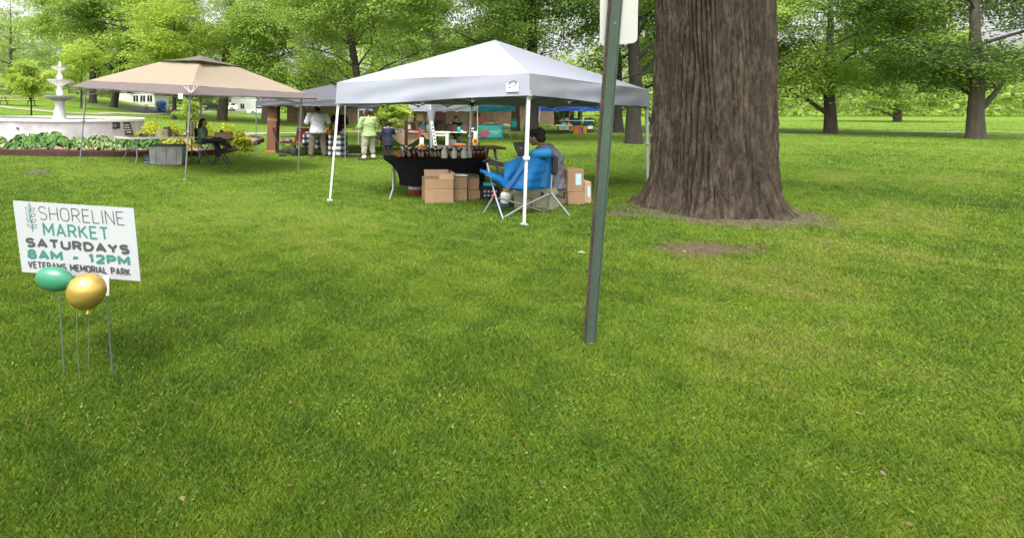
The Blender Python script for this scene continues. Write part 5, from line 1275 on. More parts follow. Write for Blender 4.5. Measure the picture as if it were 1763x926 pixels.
def drape(label, C, ztop, zlow, m, name='tablecloth', group=None, amp=.03, seed=0, cat='tablecloth'):
    """cloth lying over a table top and hanging on all sides"""
    C = [Vector((p[0], p[1], 0)) for p in C]; c = quadbase(C); N_ = 14; per_ = []
    for i in range(4):
        for k in range(N_): per_.append(C[i].lerp(C[(i + 1) % 4], k / N_))
    L_ = len(per_); rows = []
    top_pts = [Vector((p.x, p.y, ztop)) for p in per_]
    mb = MB(); vs_ = [Vector((c.x, c.y, ztop))] + top_pts; fs_ = [(0, 1 + i, 1 + (i + 1) % L_) for i in range(L_)]
    for j in range(1, 6):
        q = j / 5
        for i, p in enumerate(per_):
            o = (p - c).normalized(); wv = amp * q * math.sin(i * 1.35 + seed) + .02 * q; zl = zlow(p) if callable(zlow) else zlow
            vs_.append(Vector((p.x + o.x * (wv + .012), p.y + o.y * (wv + .012), ztop + (zl - ztop) * q)))
    for j in range(5):
        a0, b0 = 1 + j * L_, 1 + (j + 1) * L_
        for i in range(L_): fs_.append((a0 + i, b0 + i, b0 + (i + 1) % L_, a0 + (i + 1) % L_))
    mb.add(vs_, fs_); return solo(name, label, cat, mb, m, (c.x, c.y, ztop), group, smooth=60)
tC1 = [xy(523, 17.9), xy(522, 17.25), xy(566, 17.25), xy(566, 17.9)]
_, z1_ = ftable('folding table under black gingham left of the man in white', tC1, .74, M_tabletop, legm=M_dsteel)
zg = quadbase([Vector((*p, 0)) for p in tC1]); z0_ = g1(zg.x, zg.y)
drape('black and white gingham tablecloth left of the man in white, ending above the grass', tC1, z1_ + .008, z0_ + .20, M_ging, group='gingham tablecloths')
tC2 = [xy(574, 18.3), xy(566, 16.75), xy(594, 16.6), xy(598, 18.2)]
_, z2_ = ftable('folding table under black gingham at the right of the man in white', tC2, .74, M_tabletop, legm=M_dsteel)
drape('black and white gingham tablecloth hanging to the grass right of the man in white', tC2, z2_ + .008, .04, M_ging, group='gingham tablecloths', amp=.05, seed=2)
gb = 'breads on the gingham tables'
for k, (u, Y, zz, w_, h, m, kd, lab) in enumerate(((566, 17.0, z2_, 9, 9, M_orange, 'bag', 'orange bag of bread at the left of the gingham corner'), (572, 17.3, z2_, 9, 10, M_wood, 'loaf', 'brown loaf behind the orange bread bag'), (579, 17.2, z2_, 8, 7, M_orange, 'loaf', 'orange loaf in the middle of the gingham table'), (588, 17.0, z2_, 8, 6, M_cardl, 'loaf', 'tan loaf near the grey canopy leg'), (570, 17.8, z2_, 9, 13, M_redg, 'bag', 'tall red brown bread bag at the back of the gingham table'), (592, 17.5, z2_, 7, 9, M_creamb, 'bag', 'cream bread bag at the right end of the gingham table'), (530, 17.5, z1_, 9, 4, M_creamb, 'loaf', 'cream round bread on the left gingham table'))):
    goods('bread_bag' if kd == 'bag' else 'bread_loaf', lab, 'bread', u, Y, zz + .012, w_, h, m, kd, gb, depth=.2)
b = RG(608, 268); w_ = px(30, b.y); t = Thing('striped_rug', 'black and white striped rug lying on the grass near the grey canopy leg', 'rug', b)
t.part('mat', MB().box(b + Vector((0, .1, .02)), (w_, .75, .02), rz=-.1, bev=.004), M_black)
R_ = Matrix.Rotation(-.1, 3, 'Z')
for k in range(5): t.part('stripe', MB().box(b + Vector((0, .1, .0325)) + R_ @ Vector((-w_ * .42 + w_ * .21 * k, 0, 0)), (w_ * .09, .70, .006), R=R_ @ Matrix.Rotation(-.35, 3, 'Z'), bev=.001), M_labelw)

# ---- shelves and burlap table under the second white canopy
Yv = 19.2; C_ = [xy(645, 20.0), xy(643, Yv), xy(748, Yv), xy(748, 20.0)]
_, zv = ftable('long vendor table under burlap beneath the smaller white canopy', C_, .70, M_wood, legm=M_dsteel)
mid = xy(699, Yv)[0]
def hem(p):
    s = (p.x - xy(671, Yv)[0]) / (xy(726, Yv)[0] - xy(671, Yv)[0])
    return .68 - .46 * math.sin(math.pi * max(0, min(1, s))) if 0 < s < 1 else .45
drape('tan burlap tablecloth with a deep curved swag at its front', C_, zv + .008, hem, M_burlap, amp=.012)
b = Vector((*xy(708, 20.1), 0)); t = Thing('shelf_unit', 'open wooden shelves packed with crafts beneath the smaller white canopy', 'shelf', (b.x, b.y, zv + .01))
xl, xr = xy(673, 20.1)[0], xy(746, 20.1)[0]
for u in (674, 731, 745): x = xy(u, 20.1)[0]; t.part('upright', MB().box((x, 19.85, zv + .01 + .49), (.06, .06, .98)), M_dwood)
SZ = []
for v in (223.5, 209.5, 193): z = P(700, v, 19.9).z; SZ.append(z + .015); t.part('shelf', MB().box(((xl + xr) / 2, 19.88, z), (xr - xl, .34, .03)), M_wood)
gs = 'crafts on the open shelves'
its = [(679, 0, 9, 11, M_creamb, 'box', 'cream box at the left end of the lower shelf'), (689, 0, 8, 8, M_dwood, 'box', 'small dark crate on the lower shelf left of the red post'), (703, 0, 8, 8, M_creamb, 'box', 'cream pot on the lower shelf above the maroon banner'), (711, 0, 8, 11, M_dwood, 'jar', 'dark jar in the middle of the lower shelf'), (719, 0, 8, 6, M_wood, 'box', 'low wooden box beside the dark jar'), (726.5, 0, 7, 9, M_aqua, 'box', 'teal topped box on the lower shelf near the upright'), (738, 0, 10, 8, M_labelw, 'box', 'white box at the right end of the lower shelf'),
       (680, 1, 10, 9, M_creamb, 'box', 'cream sign board at the left of the upper shelf'), (690, 1, 7, 10, mat('yellow_cloth', (.50, .33, .05), .8), 'bag', 'yellow bag hanging over the upper shelf'), (706, 1, 13, 13, M_creamb, 'box', 'wide cream panel on the upper shelf'), (713, 1, 3, 13, M_dwood, 'box', 'narrow dark frame on the upper shelf'), (722, 1, 12, 14, M_creamb, 'box', 'large cream panel left of the dark upright'), (738, 1, 11, 13, M_creamb, 'box', 'large cream panel right of the dark upright')]
for u, s, w_, h, m, kd, lab in its: goods('craft_item', lab, 'craft', u, 19.86, SZ[s], w_, h, m, kd, gs, depth=.16)
b = RG(697, 262); t = solo('wooden_post', 'slim dark red post standing before the burlap table', 'post', MB().box(Vector((b.x + .03, 18.4, .93)), (.11, .09, 1.86), rz=.1), mat('red_brown_post', (.075, .022, .018), .7, .3, 4), (b.x, 18.4, 0))
t = Thing('shop_banner', 'maroon banner with pale lettering hanging over the burlap table front', 'banner', P(712, 226, 19.05))
c = P(712, 227, 19.06); mb = MB(); mb.box(c, (px(27, 19), .012, px(9, 19)), bev=.002); t.part('cloth', mb, M_maroon)
mb = MB(); text_mb(mb, 'kiddkame', c + Vector((-px(11, 19), -.008, -px(1.6, 19))), (1, 0, 0), (0, 0, 1), px(19, 19), px(4.4, 19), .01); t.part('lettering', mb, M_creamb, smooth=0)
b = P(723, 231, 19.0); solo('red_cloth', 'red cloth strip hanging at the right of the maroon banner', 'cloth', MB().box(b, (px(4.5, 19), .02, px(19, 19)), bev=.004), M_redp, b)
goods('basket', 'white basket on the burlap table beside the red post', 'basket', 689, 19.35, zv + .01, 9, 7, M_whitem, 'basket')
# ---- wooden crates, white pedestal table and signs right of the wrapped leg
Yc = 20.6; C_ = [xy(748, 21.3), xy(746, Yc), xy(803, Yc), xy(803, 21.3)]
_, zc = ftable('white topped table of wooden crates right of the cloth wrapped leg', C_, .70, M_tabletop, legm=M_dsteel)
gw = 'wooden crates on the vendor table'
for u0_, u1_, h, m, lab in ((750, 766, 13, M_dwood, 'reddish wooden crate directly behind the white pedestal table'), (767, 785, 12, mat('red_brown_crate', (.10, .04, .025), .6, .25, 5), 'long dark red wooden crate in the middle of the vendor table'), (793, 803, 10, M_dwood, 'dark wooden crate at the right end of the vendor table')):
    w_ = px(u1_ - u0_, Yc); bb = at((u0_ + u1_) / 2, Yc + .3, zc); hh = px(h, Yc); t = Thing('wooden_crate', lab, 'crate', bb, gw); mb = MB()
    for j in range(3): mb.box(bb + Vector((0, -.2, hh * (j + .5) / 3)), (w_, .02, hh / 3 - .012), bev=.003)
    t.part('front', mb, m); mb = MB()
    for sx in (-1, 1): mb.box(bb + Vector((sx * (w_ / 2 - .01), .02, hh / 2)), (.02, .4, hh), bev=.003)
    t.part('side', mb, m); t.part('back', MB().box(bb + Vector((0, .23, hh / 2)), (w_, .02, hh), bev=.003), m); t.part('bottom', MB().box(bb + Vector((0, .02, .012)), (w_ - .044, .4, .02), bev=.003), m)
bb = at(757, Yc + .35, zc + px(13, Yc)); mb = MB(); mb.ell(bb, (px(13, Yc), .22, px(7, Yc))); solo('dark_cushion', 'dark grey rounded cushion on top of the left wooden crate', 'cushion', mb, mat('charcoal_cloth', (.05, .05, .055), .85, .2), bb)
goods('cup_stack', 'stack of teal paper cups between the wooden crates', 'cups', 790, Yc + .05, zc, 7, 9, M_aqua, 'jar')
goods('paper_sheet', 'crumpled white paper at the edge of the crate table', 'paper', 793, Yc + .08, zc, 9, 2.5, M_labelw, 'loaf')
goods('hay_sack', 'light tan sack on the red wooden crate', 'sack', 774, Yc + .4, zc + px(12, Yc), 9, 4, M_burlap, 'loaf', depth=.25)
Yw = 16.6; t = Thing('pedestal_table', 'narrow white painted side table standing open on the grass', 'table', (*xy(759, Yw), 0)); zt = P(759, 228, Yw).z
t.part('tabletop', MB().box(at(759, Yw, zt), (px(29, Yw), .36, .05)), M_whitem); t.part('apron', MB().box(at(759, Yw - .01, zt - .08), (px(25, Yw), .28, .10)), M_whitem)
for u in (748, 769.5):
    for dy in (-.13, .12): p = at(u, Yw + dy, zt / 2 - .02); t.part('leg', MB().box((p.x, p.y, (zt - .03) / 2), (.10, .08, zt - .032)), M_whitem)
b = at(756, 16.1, 0); t = Thing('leaning_sign', 'tall slim white board with dark lettering leaning beside the wrapped leg', 'sign', b); R_ = Matrix.Rotation(rad(-9.5), 3, 'Y')
pc = b + Vector((-.14, .05, .62)); t.part('board', MB().box(pc, (.09, .03, 1.24), R=R_, bev=.004), M_whitem)
mb = MB()
for k in range(9): mb.box(pc + R_ @ Vector((0, -.0165, .5 - .12 * k)), (.05, .003, .05), R=R_, bev=.0005)
t.part('lettering', mb, M_navy)
gsn = 'leaning boards before the crate table'
Yb = 17.0
b = at(772, Yb, 0); solo('leaning_board', 'light wooden board leaning just right of the white side table', 'board', MB().box(b + Vector((0, 0, .32)), (.10, .04, .64), R=Matrix.Rotation(rad(-12), 3, 'Y')), M_wood, b, gsn)
b = at(768, Yb + .4, 0); solo('leaning_board', 'dark brown board behind the light wooden leaning board', 'board', MB().box(b + Vector((0.1, 0, .36)), (.2, .04, .72), R=Matrix.Rotation(rad(-4), 3, 'Y')), M_dwood, b, gsn)
b = at(781, Yb, 0); solo('slate_board', 'grey slate board leaning left of the red striped pallet sign', 'board', MB().box(b + Vector((0, .1, .36)), (.24, .04, .40), R=Matrix.Rotation(rad(-3), 3, 'Y')), mat('grey_slate', (.13, .14, .155), .7), b, gsn)
b = at(791, Yb - .2, 0); t = Thing('pallet_sign', 'red striped wooden pallet sign leaning low on the grass', 'sign', b)
for k in range(4):
    for m, o in ((M_orange if k > 1 else M_redg, 0),): t.part('slat', MB().box(b + Vector((.0 + .02 * (k > 1), .05 + .02 * k, .06 + .115 * k)), (.50 if k < 2 else .42, .03, .075), bev=.006), m)
t.part('brace', MB().box(b + Vector((0, .13, .24)), (.3, .03, .44)), M_wood)
Ye = 17.6; b = at(818, Ye, 0); t = Thing('chalkboard_easel', 'black folding chalkboard sign beside the white canopy back leg', 'sign', b); R_ = Matrix.Rotation(rad(-8), 3, 'Y')
h_ = P(818, 214, Ye).z
t.part('panel', MB().prism([at(806, Ye - .1, .12), at(828.5, Ye - .1, .02), at(819, Ye + .1, h_), at(806.5, Ye + .1, h_)], (0, .03, 0)), M_black, smooth=0)
t.part('rear_panel', MB().prism([at(808, Ye + .5, 0), at(829, Ye + .5, 0), at(819, Ye + .16, h_ - .02), at(808, Ye + .16, h_ - .02)], (0, .03, 0)), M_black, smooth=0)
mb = MB(); mb.box(at(813, Ye - .03, h_ - .16), (.12, .02, .05)); mb.box(at(813, Ye - .045, h_ - .26), (.16, .02, .03)); t.part('chalk_lettering', mb, M_labelw)
def porch_sign(label, u, Y, v0, w_):
    b = at(u, Y, 0); H_ = P(u, v0, Y).z; t = Thing('porch_sign', label, 'sign', b, 'tall painted porch signs'); t.part('board', MB().box(b + Vector((0, 0, H_ / 2)), (px(w_, Y), .03, H_), R=Matrix.Rotation(rad(2), 3, 'Y')), M_whitem)
    for k, q in enumerate((.28, .62)):
        c = b + Vector((.0, -.02, H_ * q)); mb = MB()
        for j in range(10): a = j * .628; mb.ell(c + Vector((math.cos(a) * .075, -.004, math.sin(a) * .075)), (.045, .008, .03), R=Matrix.Rotation(-a, 3, 'Y'), n=8, m=5)
        f_ = t.part('sunflower', mb, mat('sunflower_yellow', (.55, .26, .02), .7)); t.part('flower_centre', MB().tube([c + Vector((0, -.012, 0)), c + Vector((0, -.022, 0))], .05, 10), M_dwood, under=f_)
porch_sign('white and yellow sunflower board standing behind the bottles', 725.5, 15.2, 237, 7)
porch_sign('tall sunflower board standing in front of the black chalkboard', 818, 16.4, 226, 7)
goods('flower_pots', 'dark bundle of plants on the grass under the burlap table end', 'plants', 736, 17.2, 0, 14, 17, mat('dark_plants', (.05, .05, .06), .9, .5, 14), 'bag', depth=.4)
# ---- brown picnic table behind the bottles
picnic('brown picnic table with grey metal legs behind the bottle table', 806, 11.4, 112, rad(3), M_wood, M_steel, base=Vector((*xy(806, 11.4), 0)))

# ---- teal canopy booth
Yt = 26.6; C_ = [xy(822, 27.3), xy(821.5, Yt), xy(864.5, Yt), xy(865, 27.3)]
_, zt = ftable('folding table under turquoise cloth beneath the teal canopy', C_, .74, M_tabletop, legm=M_dsteel)
drape('turquoise tablecloth hanging to the grass under the teal canopy', C_, zt + .008, .03, M_aqua, amp=.012)
t = Thing('shop_banner', 'turquoise banner with a pink flower and white script on the teal booth table', 'banner', at(848, Yt - .08, .4))
t.part('sheet', MB().box(at(846, Yt - .075, .40), (px(37, Yt), .012, px(18, Yt)), bev=.002), mat('aqua_banner', (.05, .50, .48), .6, .06))
c = at(834, Yt - .09, .32); mb = MB()
for k in range(6): a = k * 1.05; mb.ell(c + Vector((math.cos(a) * .16, 0, math.sin(a) * .13)), (.15, .008, .10), R=Matrix.Rotation(-a, 3, 'Y'), n=10, m=5)
t.part('flower_print', mb, mat('pink_print', (.50, .12, .22), .7, .3, 6)); t.part('leaf_print', MB().ell(c + Vector((-.2, -.002, .14)), (.22, .008, .10), R=Matrix.Rotation(.3, 3, 'Y')), mat('green_print', (.12, .36, .08), .7))
mb = MB(); text_mb(mb, 'handmade', at(844, Yt - .084, .36), (1, 0, .06), (0, 0, 1), px(17, Yt), px(4.5, Yt), .0); text_mb(mb, 'soaps', at(849, Yt - .084, .24), (1, 0, .06), (0, 0, 1), px(9, Yt), px(3.4, Yt), .0); t.part('lettering', mb, M_labelw, smooth=0)
C_ = [xy(866, 27.6), xy(866, 27.0), xy(880, 27.0), xy(880, 27.6)]; _, zs = ftable('small white table at the right of the turquoise cloth', C_, .72, M_tabletop)
goods('white_cloth', 'rumpled white cloth on the small white table', 'cloth', 872, 27.2, zs, 12, 2.6, M_labelw, 'loaf', depth=.35)
t = Thing('hanging_planter', 'turquoise planter with green plants hung on the teal canopy leg', 'planter', at(885, 27.6, .72)); t.part('pot', MB().lathe(at(885, 27.6, .62), [(px(3.8, 27.6), 0), (px(5, 27.6), .34), (px(4.6, 27.6), .34), (.01, .28)], 16), M_aqua); t.part('hook', MB().tube([at(887, 28.2, 1.2), at(885, 27.6, 1.25), at(885, 27.6, .96)], .012, 5), M_dsteel)
mb = MB()
for k in range(26): a = k * 2.4; p = at(885, 27.6, .95); q = p + Vector((math.cos(a) * .16, math.sin(a) * .1, .06 + .1 * ((k * 7) % 5) / 5)); mb.tube([p, q], [.008, .03], 4)
t.part('plant', mb, mat('planter_green', (.10, .22, .04), .7))
for u, w_, h, m, kd, lab in ((846, 14, 5, M_burlap, 'loaf', 'tan wreath of dried flowers on the turquoise table'), (855, 7, 6, mat('grey_green_goods', (.20, .22, .12), .8), 'loaf', 'grey green posy on the turquoise table'), (836, 8, 4, M_orange, 'loaf', 'orange posy at the left of the turquoise table')):
    goods('dried_posy', lab, 'posy', u, Yt + .3, zt + .012, w_, h, m, kd, 'posies on the turquoise table', depth=.3)

# ---- blue canopy booth
Yb = 33.2; C_ = [xy(964, 34.2), xy(963, Yb), xy(1022, Yb), xy(1022, 34.2)]
_, zb2 = ftable('long white display table under the blue canopy', C_, .86, M_tabletop, legm=M_dsteel)
C_ = [xy(957, 32.2), xy(956, 31.5), xy(986, 31.5), xy(986, 32.2)]; _, zb3 = ftable('low white table in front of the blue canopy display table', C_, .62, M_tabletop, legm=M_dsteel)
gq = 'goods at the blue canopy booth'
for u, Y, z, w_, h, m, kd, lab in ((967, 33.5, zb2, 6, 4, M_cardl, 'box', 'tan box at the left of the blue booth table'), (975, 33.5, zb2, 7, 4, M_creamb, 'box', 'cream box near the seated vendor'), (984, 33.5, zb2, 8, 2.5, M_dwood, 'box', 'flat dark case at the middle of the blue booth table'), (1016, 33.5, zb2, 5, 5, M_dwood, 'jar', 'dark jar at the right end of the blue booth table'), (970, 31.9, zb3, 7, 4, M_aqua, 'box', 'blue pouch on the low white table'), (979, 31.9, zb3, 6, 5, M_orange, 'bag', 'orange pouch on the low white table')):
    goods('booth_item', lab, 'item', u, Y, z, w_, h, m, kd, gq, depth=.25)
for k, (u, w_, v0, v1, m, lab) in enumerate(((967, 7, 217, 224, M_creamb, 'cream print hanging from the left of the display table'), (975, 8, 217, 224, M_tape, 'pale blue print hanging second from the left'), (983, 8, 217, 226, mat('ochre_print', (.42, .24, .08), .8), 'ochre print hanging in the middle of the display table'), (992, 9, 217, 231, M_orange, 'orange bag hanging near the middle of the display table'), (1000, 8, 219, 231, mat('purple_bag', (.20, .08, .18), .8), 'purple bag hanging below the display table'), (1006, 8, 218, 230, mat('amber_bag', (.45, .18, .04), .8), 'amber bag hanging right of the purple bag'), (1016, 9, 217, 222, M_creamb, 'cream print at the right end of the display table'))):
    b = at(u, Yb - .05, P(u, (v0 + v1) / 2, Yb).z); solo('hanging_print', lab, 'print', MB().box(b, (px(w_, Yb), .03, px(v1 - v0, Yb)), bev=.006), m, b, 'prints and bags hung on the display table')
M_tchair = mat('teal_chair_cloth', (.03, .22, .33), .8)
camp_chair('camp_chair', 'teal folding chair left under the blue canopy', G(984, 36), rad(180), M_tchair, M_dsteel, 'teal camp chairs', H=1.0)
camp_chair('camp_chair', 'teal folding chair right under the blue canopy', G(1008, 36), rad(190), M_tchair, M_dsteel, 'teal camp chairs', H=1.0)

# ------------------------------------------------------------------ bottle table in the white canopy
Yf, Yr = 8.82, 9.48
C_ = [xy(672, Yr), xy(668, Yf), xy(832, Yf + .18), xy(828, Yr + .18)]
_, zb = ftable('folding table under the black stretch cover, holding syrup bottles', C_, .725, M_tabletop, inset=.05)
for o in kids(COL.objects[-1]): pass
def pxp(u, v, Y): return P(u, v, Y)
t = Thing('table_cover', 'black stretch table cover pulled into curves, open at the vendor side', 'table cover', (*xy(750, 9.0), zb), None)
top = [Vector((*xy(661, Yr), 0)), Vector((*xy(661, Yf - .03), 0)), Vector((*xy(836, Yf + .15), 0)), Vector((*xy(836, Yr + .2), 0))]
mb = MB(); mb.prism([Vector((p.x, p.y, zb + .004)) for p in top], (0, 0, .014)); t.part('top', mb, M_blackc, smooth=20)
Yq = Yf - .03
def front(pts, d=.012): 
    mb = MB(); mb.prism([P(u, v, Yq + (u - 661) / 175 * .18) for u, v in pts], (0, d, 0)); return mb
vt = 188 + (1.65 - zb - .003) / Yq * 834
cur = [(661, vt), (836, vt - 1.5), (838, 290), (834.5, 300), (834.5, 309), (836, 320), (829, 320), (827.5, 309), (825.5, 302), (818, 299.5), (800, 299), (775, 298), (752, 296.5), (741, 297), (735.5, 301), (732, 309), (731, 321), (712, 322), (689, 319), (687.5, 309), (684, 297), (677, 287), (669, 280.5)]
t.part('front_panel', front(cur), M_blackc, smooth=20)
for (u_, s) in ((688, 1), (830, -1)):
    rows = []
    for v, ins_ in ((vt + 1, 0), (290, .02), (303, .05), (320, .04)):
        rows.append([P(u_ if v > 285 else (663 if s > 0 else 835), v, Yq + .02).lerp(P(u_ if v > 285 else (665 if s > 0 else 834), v, Yr), k / 3) + Vector((s * ins_ * math.sin(math.pi * k / 3), 0, 0)) for k in range(4)])
        for q in rows[-1]: q.z = rows[-1][0].z
    mb = MB(); mb.sheet(rows, .01); t.part('side_panel', mb, M_blackc, smooth=60)
# bottles: three kinds, copied with their parts
M_syrup = mat('dark_syrup_glass', (.020, .006, .004), .12, .3, 5, spec=.7); M_amber = mat('amber_syrup_glass', (.055, .011, .006), .12, .3, 5, spec=.7)
M_frost = mat('frosted_jug', (.46, .43, .36), .25, .12, 8); M_cap = mat('bottle_cap', (.55, .54, .52), .4, .05); M_capd = mat('dark_cap', (.03, .02, .02), .4)
M_lab1 = mat('bottle_label_paper', (.16, .10, .07), .7, .2, 20)
def bottle(label, body, cap, r, h, group, lab=None, b=(0, 0, 0)):
    t = Thing('syrup_bottle', label, 'bottle', b, group); b = Vector(b)
    mb = MB(); mb.lathe(b, [(r * .9, 0), (r, h * .06), (r * 1.02, h * .5), (r * .85, h * .66), (r * .42, h * .78), (r * .36, h * .88)], 16, sx=1.15); bo = t.part('glass', mb, body, smooth=50)
    t.part('cap', MB().lathe(b, [(r * .42, h * .872), (r * .44, h), (r * .36, h * 1.01)], 12, sx=1.15), cap)
    hd = [b + Vector((r * 1.1 * x, -.005, h * z)) for x, z in ((.36, .84), (.75, .86), (.85, .74), (.72, .66))]; t.part('handle', MB().tube(hd, r * .10, 6), body, under=bo)
    if lab: mb = MB(); mb.add([b + Vector((math.sin(a) * r * 1.15 * 1.035, -math.cos(a) * r * 1.04, h * z)) for z in (.16, .46) for a in (-.75, -.4, 0, .4, .75)], [(k, k + 1, k + 6, k + 5) for k in range(4)]); t.part('label', mb, lab, under=bo, smooth=60)
    return t.o
gbt = 'dark syrup bottles crowded on the black table'; Ldark = 'dark syrup bottle with pale cap in the crowd on the black covered table'
kA = bottle(Ldark, M_syrup, M_cap, .043, .19, gbt, M_lab1, at(704, 8.98, zb + .02)); kB = bottle(Ldark, M_amber, M_capd, .042, .175, gbt, None, at(713, 9.05, zb + .02))
rb = random.Random(4)
for row, (Y, us) in enumerate(((8.96, [695, 721, 728, 735, 742, 749, 756, 774, 791]), (9.12, [692, 699, 706, 718, 725, 732, 739, 746, 753, 760, 768, 775, 782, 789, 796, 803]), (9.30, [700, 708, 715, 722, 730, 737, 745, 752, 760, 768, 776, 784, 792, 800, 808]))):
    for u in us:
        copy_thing(kA if rb.random() < .62 else kB, at(u + rb.uniform(-1, 1), Y + rb.uniform(-.03, .03), zb + .02), rb.uniform(-.6, .6), None, rb.uniform(.9, 1.12))
gp_ = 'pale syrup jugs on the black table'
kF = bottle('leftmost of the pale frosted jugs in the bottle row', M_frost, M_cap, .052, .205, gp_, None, at(765, 8.93, zb + .02))
for u, Y, lab, s in ((782, 8.92, 'pale frosted jug with a dark label, second in the bottle row', .95), (799, 8.92, 'pale frosted jug third in the bottle row', 1.0), (808, 9.0, 'slim pale jug at the right of the frosted jugs', .9)): copy_thing(kF, at(u, Y, zb + .02), .3, lab, s)
gr_ = 'amber bottles at the right end'
kC = bottle('amber bottle nearest the pale jugs at the right end of the table', M_amber, M_capd, .048, .20, gr_, None, at(816.5, 9.02, zb + .02))
copy_thing(kC, at(824, 9.05, zb + .02), .2, 'amber bottle between two others at the right table end', 1.0); copy_thing(kC, at(831, 9.08, zb + .02), .4, 'amber bottle at the very right edge of the black table', 1.0)
# orange tissue flowers at the left end
b = at(686, 8.95, zb + .02); t = Thing('flower_bunch', 'bright orange flower bunch at the left end of the black table', 'flowers', b); R = random.Random(2)
for k in range(7):
    c = b + Vector((R.uniform(-.07, .07), R.uniform(-.05, .05), R.uniform(.03, .09))); mb = MB()
    for j in range(7): a = j * .9; mb.ell(c + Vector((math.cos(a) * .02, math.sin(a) * .02, .004 * (j % 3))), (.022, .022, .012), n=8, m=5)
    t.part('blossom', mb, mat('orange_blossom', (.52, .085, .015), .7, .25, 12))
b = at(728, 9.0, zb + .12); goods('orange_tag', 'orange red tag bow sitting on the dark bottles', 'bow', 728, 8.93, zb + .17, 8, 5, M_orange, 'loaf')
# boxes under the table
gc = 'cardboard boxes under the black table'
carton('large closed cardboard box at the bottom left under the black table', 732, 781, 8.42, 0, px(25, 8.42), .40, group=gc, rz=.0)
carton('large cardboard box with flaps raised, on top of the bottom left box', 732, 781, 8.44, px(25, 8.42) + .006, px(17, 8.42), .38, open_flap=True, group=gc)
carton('middle cardboard box standing on the grass under the black table', 782, 804.5, 8.62, 0, px(22, 8.6), .34, group=gc); carton('middle cardboard box stacked on top with papers over it', 782, 804.5, 8.63, px(22, 8.6) + .006, px(19, 8.6), .33, group=gc)
carton('small cardboard box at the right bottom under the black table', 806, 827, 8.74, 0, px(17.5, 8.7), .32, group=gc); carton('small cardboard box stacked at the right under the black table', 805.5, 825, 8.75, px(17.5, 8.7) + .006, px(19, 8.7), .31, group=gc)
goods('paper_stack', 'white papers lying on the middle cardboard box', 'paper', 793, 8.8, px(41, 8.62) + .022, 20, 1.2, M_labelw, depth=.2)
bb = RG(718, 338) + Vector((0, .1, 0)); t = Thing('striped_bag', 'red and white plastic bag on the grass behind the black table leg', 'bag', bb); mb = MB(); mb.lathe(bb, [(.10, 0), (.125, .05), (.13, .12)], 16, sx=1.2, sy=.8, wob=lambda th, z: 1 + .06 * math.sin(4 * th + z * 40)); t.part('lower_part', mb, M_redg); mb = MB(); mb.lathe(bb, [(.131, .121), (.12, .17), (.10, .21), (.12, .225)], 16, sx=1.2, sy=.8, wob=lambda th, z: 1 + .08 * math.sin(4 * th + z * 40)); t.part('upper_part', mb, M_labelw)
bb = at(843, 8.75, 0); W_, H_, D_ = px(30, 8.75), .26, .3; t = Thing('plastic_crate', 'black plastic crate with rows of round holes beside the blue chair', 'crate', (bb.x, bb.y, 0))
t.part('shell', MB().box((bb.x, bb.y + .1, H_ / 2), (W_, D_, H_), bev=.012), M_black)
for j in range(2):
    for k in range(4): c = Vector((bb.x - W_ * .32 + W_ * .21 * k, bb.y + .1 - D_ / 2 + .001, H_ * (.38 + .28 * j))); t.part('hole', MB().tube([c, c + Vector((0, -.003, 0))], .021, 10), mat('crate_contents', (.45, .44, .46), .6))
t.part('contents', MB().box((bb.x + .01, bb.y + .1, H_ + .02), (W_ * .7, D_ * .7, .05), bev=.015), M_aqua)

# ------------------------------------------------------------------ cooler, boxes at right, blue chair
M_cool = mat('tan_cooler', (.34, .31, .215), .55, .05, 6, .1, 60)
A_, B_, C2_ = xy(886, 7.92), xy(949, 7.80), xy(975, 8.45); D2_ = (A_[0] + C2_[0] - B_[0], A_[1] + C2_[1] - B_[1]); hC = .36
t = Thing('cooler', 'tan hard-sided cooler that the man in the grey shirt sits on', 'cooler', (*[(A_[i] + C2_[i]) / 2 for i in (0, 1)], 0))
def qp(pts, z0, z1, grow=0):
    c = Vector((sum(p[0] for p in pts) / 4, sum(p[1] for p in pts) / 4, 0)); mb = MB()
    r0 = [Vector((p[0], p[1], z0)) for p in pts]; r1 = [Vector((p[0], p[1], z1)) + (Vector((p[0], p[1], 0)) - c).normalized() * grow for p in pts]
    return mb.add(r0 + r1, [(3, 2, 1, 0), (0, 1, 5, 4), (1, 2, 6, 5), (2, 3, 7, 6), (3, 0, 4, 7), (4, 5, 6, 7)])
QC = [A_, B_, C2_, D2_]; t.part('tub', qp(QC, .015, hC * .74, .02), M_cool, smooth=0)
QL = [tuple(Vector((*p, 0)) + (Vector((*p, 0)) - Vector((sum(q[0] for q in QC) / 4, sum(q[1] for q in QC) / 4, 0))).normalized() * .045)[:2] for p in QC]; lid = t.part('lid', qp(QL, hC * .75, hC, -.02), M_cool, smooth=0)
fa, fb = Vector((*A_, 0)), Vector((*B_, 0)); fn_ = Vector((-(fb - fa).y, (fb - fa).x, 0)).normalized(); fn_ = -fn_ if fn_.y > 0 else fn_
for s in (.25, .75): c = fa.lerp(fb, s) + fn_ * .035; t.part('latch', MB().box(c + Vector((0, 0, hC * .74)), (.04, .02, .09), rz=math.atan2((fb - fa).y, (fb - fa).x), bev=.005), M_black)
for s0_, s1_ in ((.28, .46), (.58, .9)):
    mb = MB(); q = [fa.lerp(fb, s) + fn_ * .019 for s in (s0_, s1_)]; z0_, z1_2 = .07, .21; loop = [Vector((q[0].x, q[0].y, z0_)), Vector((q[1].x, q[1].y, z0_)), Vector((q[1].x, q[1].y, z1_2)), Vector((q[0].x, q[0].y, z1_2)), Vector((q[0].x, q[0].y, z0_))]; mb.tube(loop, .008, 6); t.part('moulded_frame', mb, M_black if s0_ < .5 else M_cool)
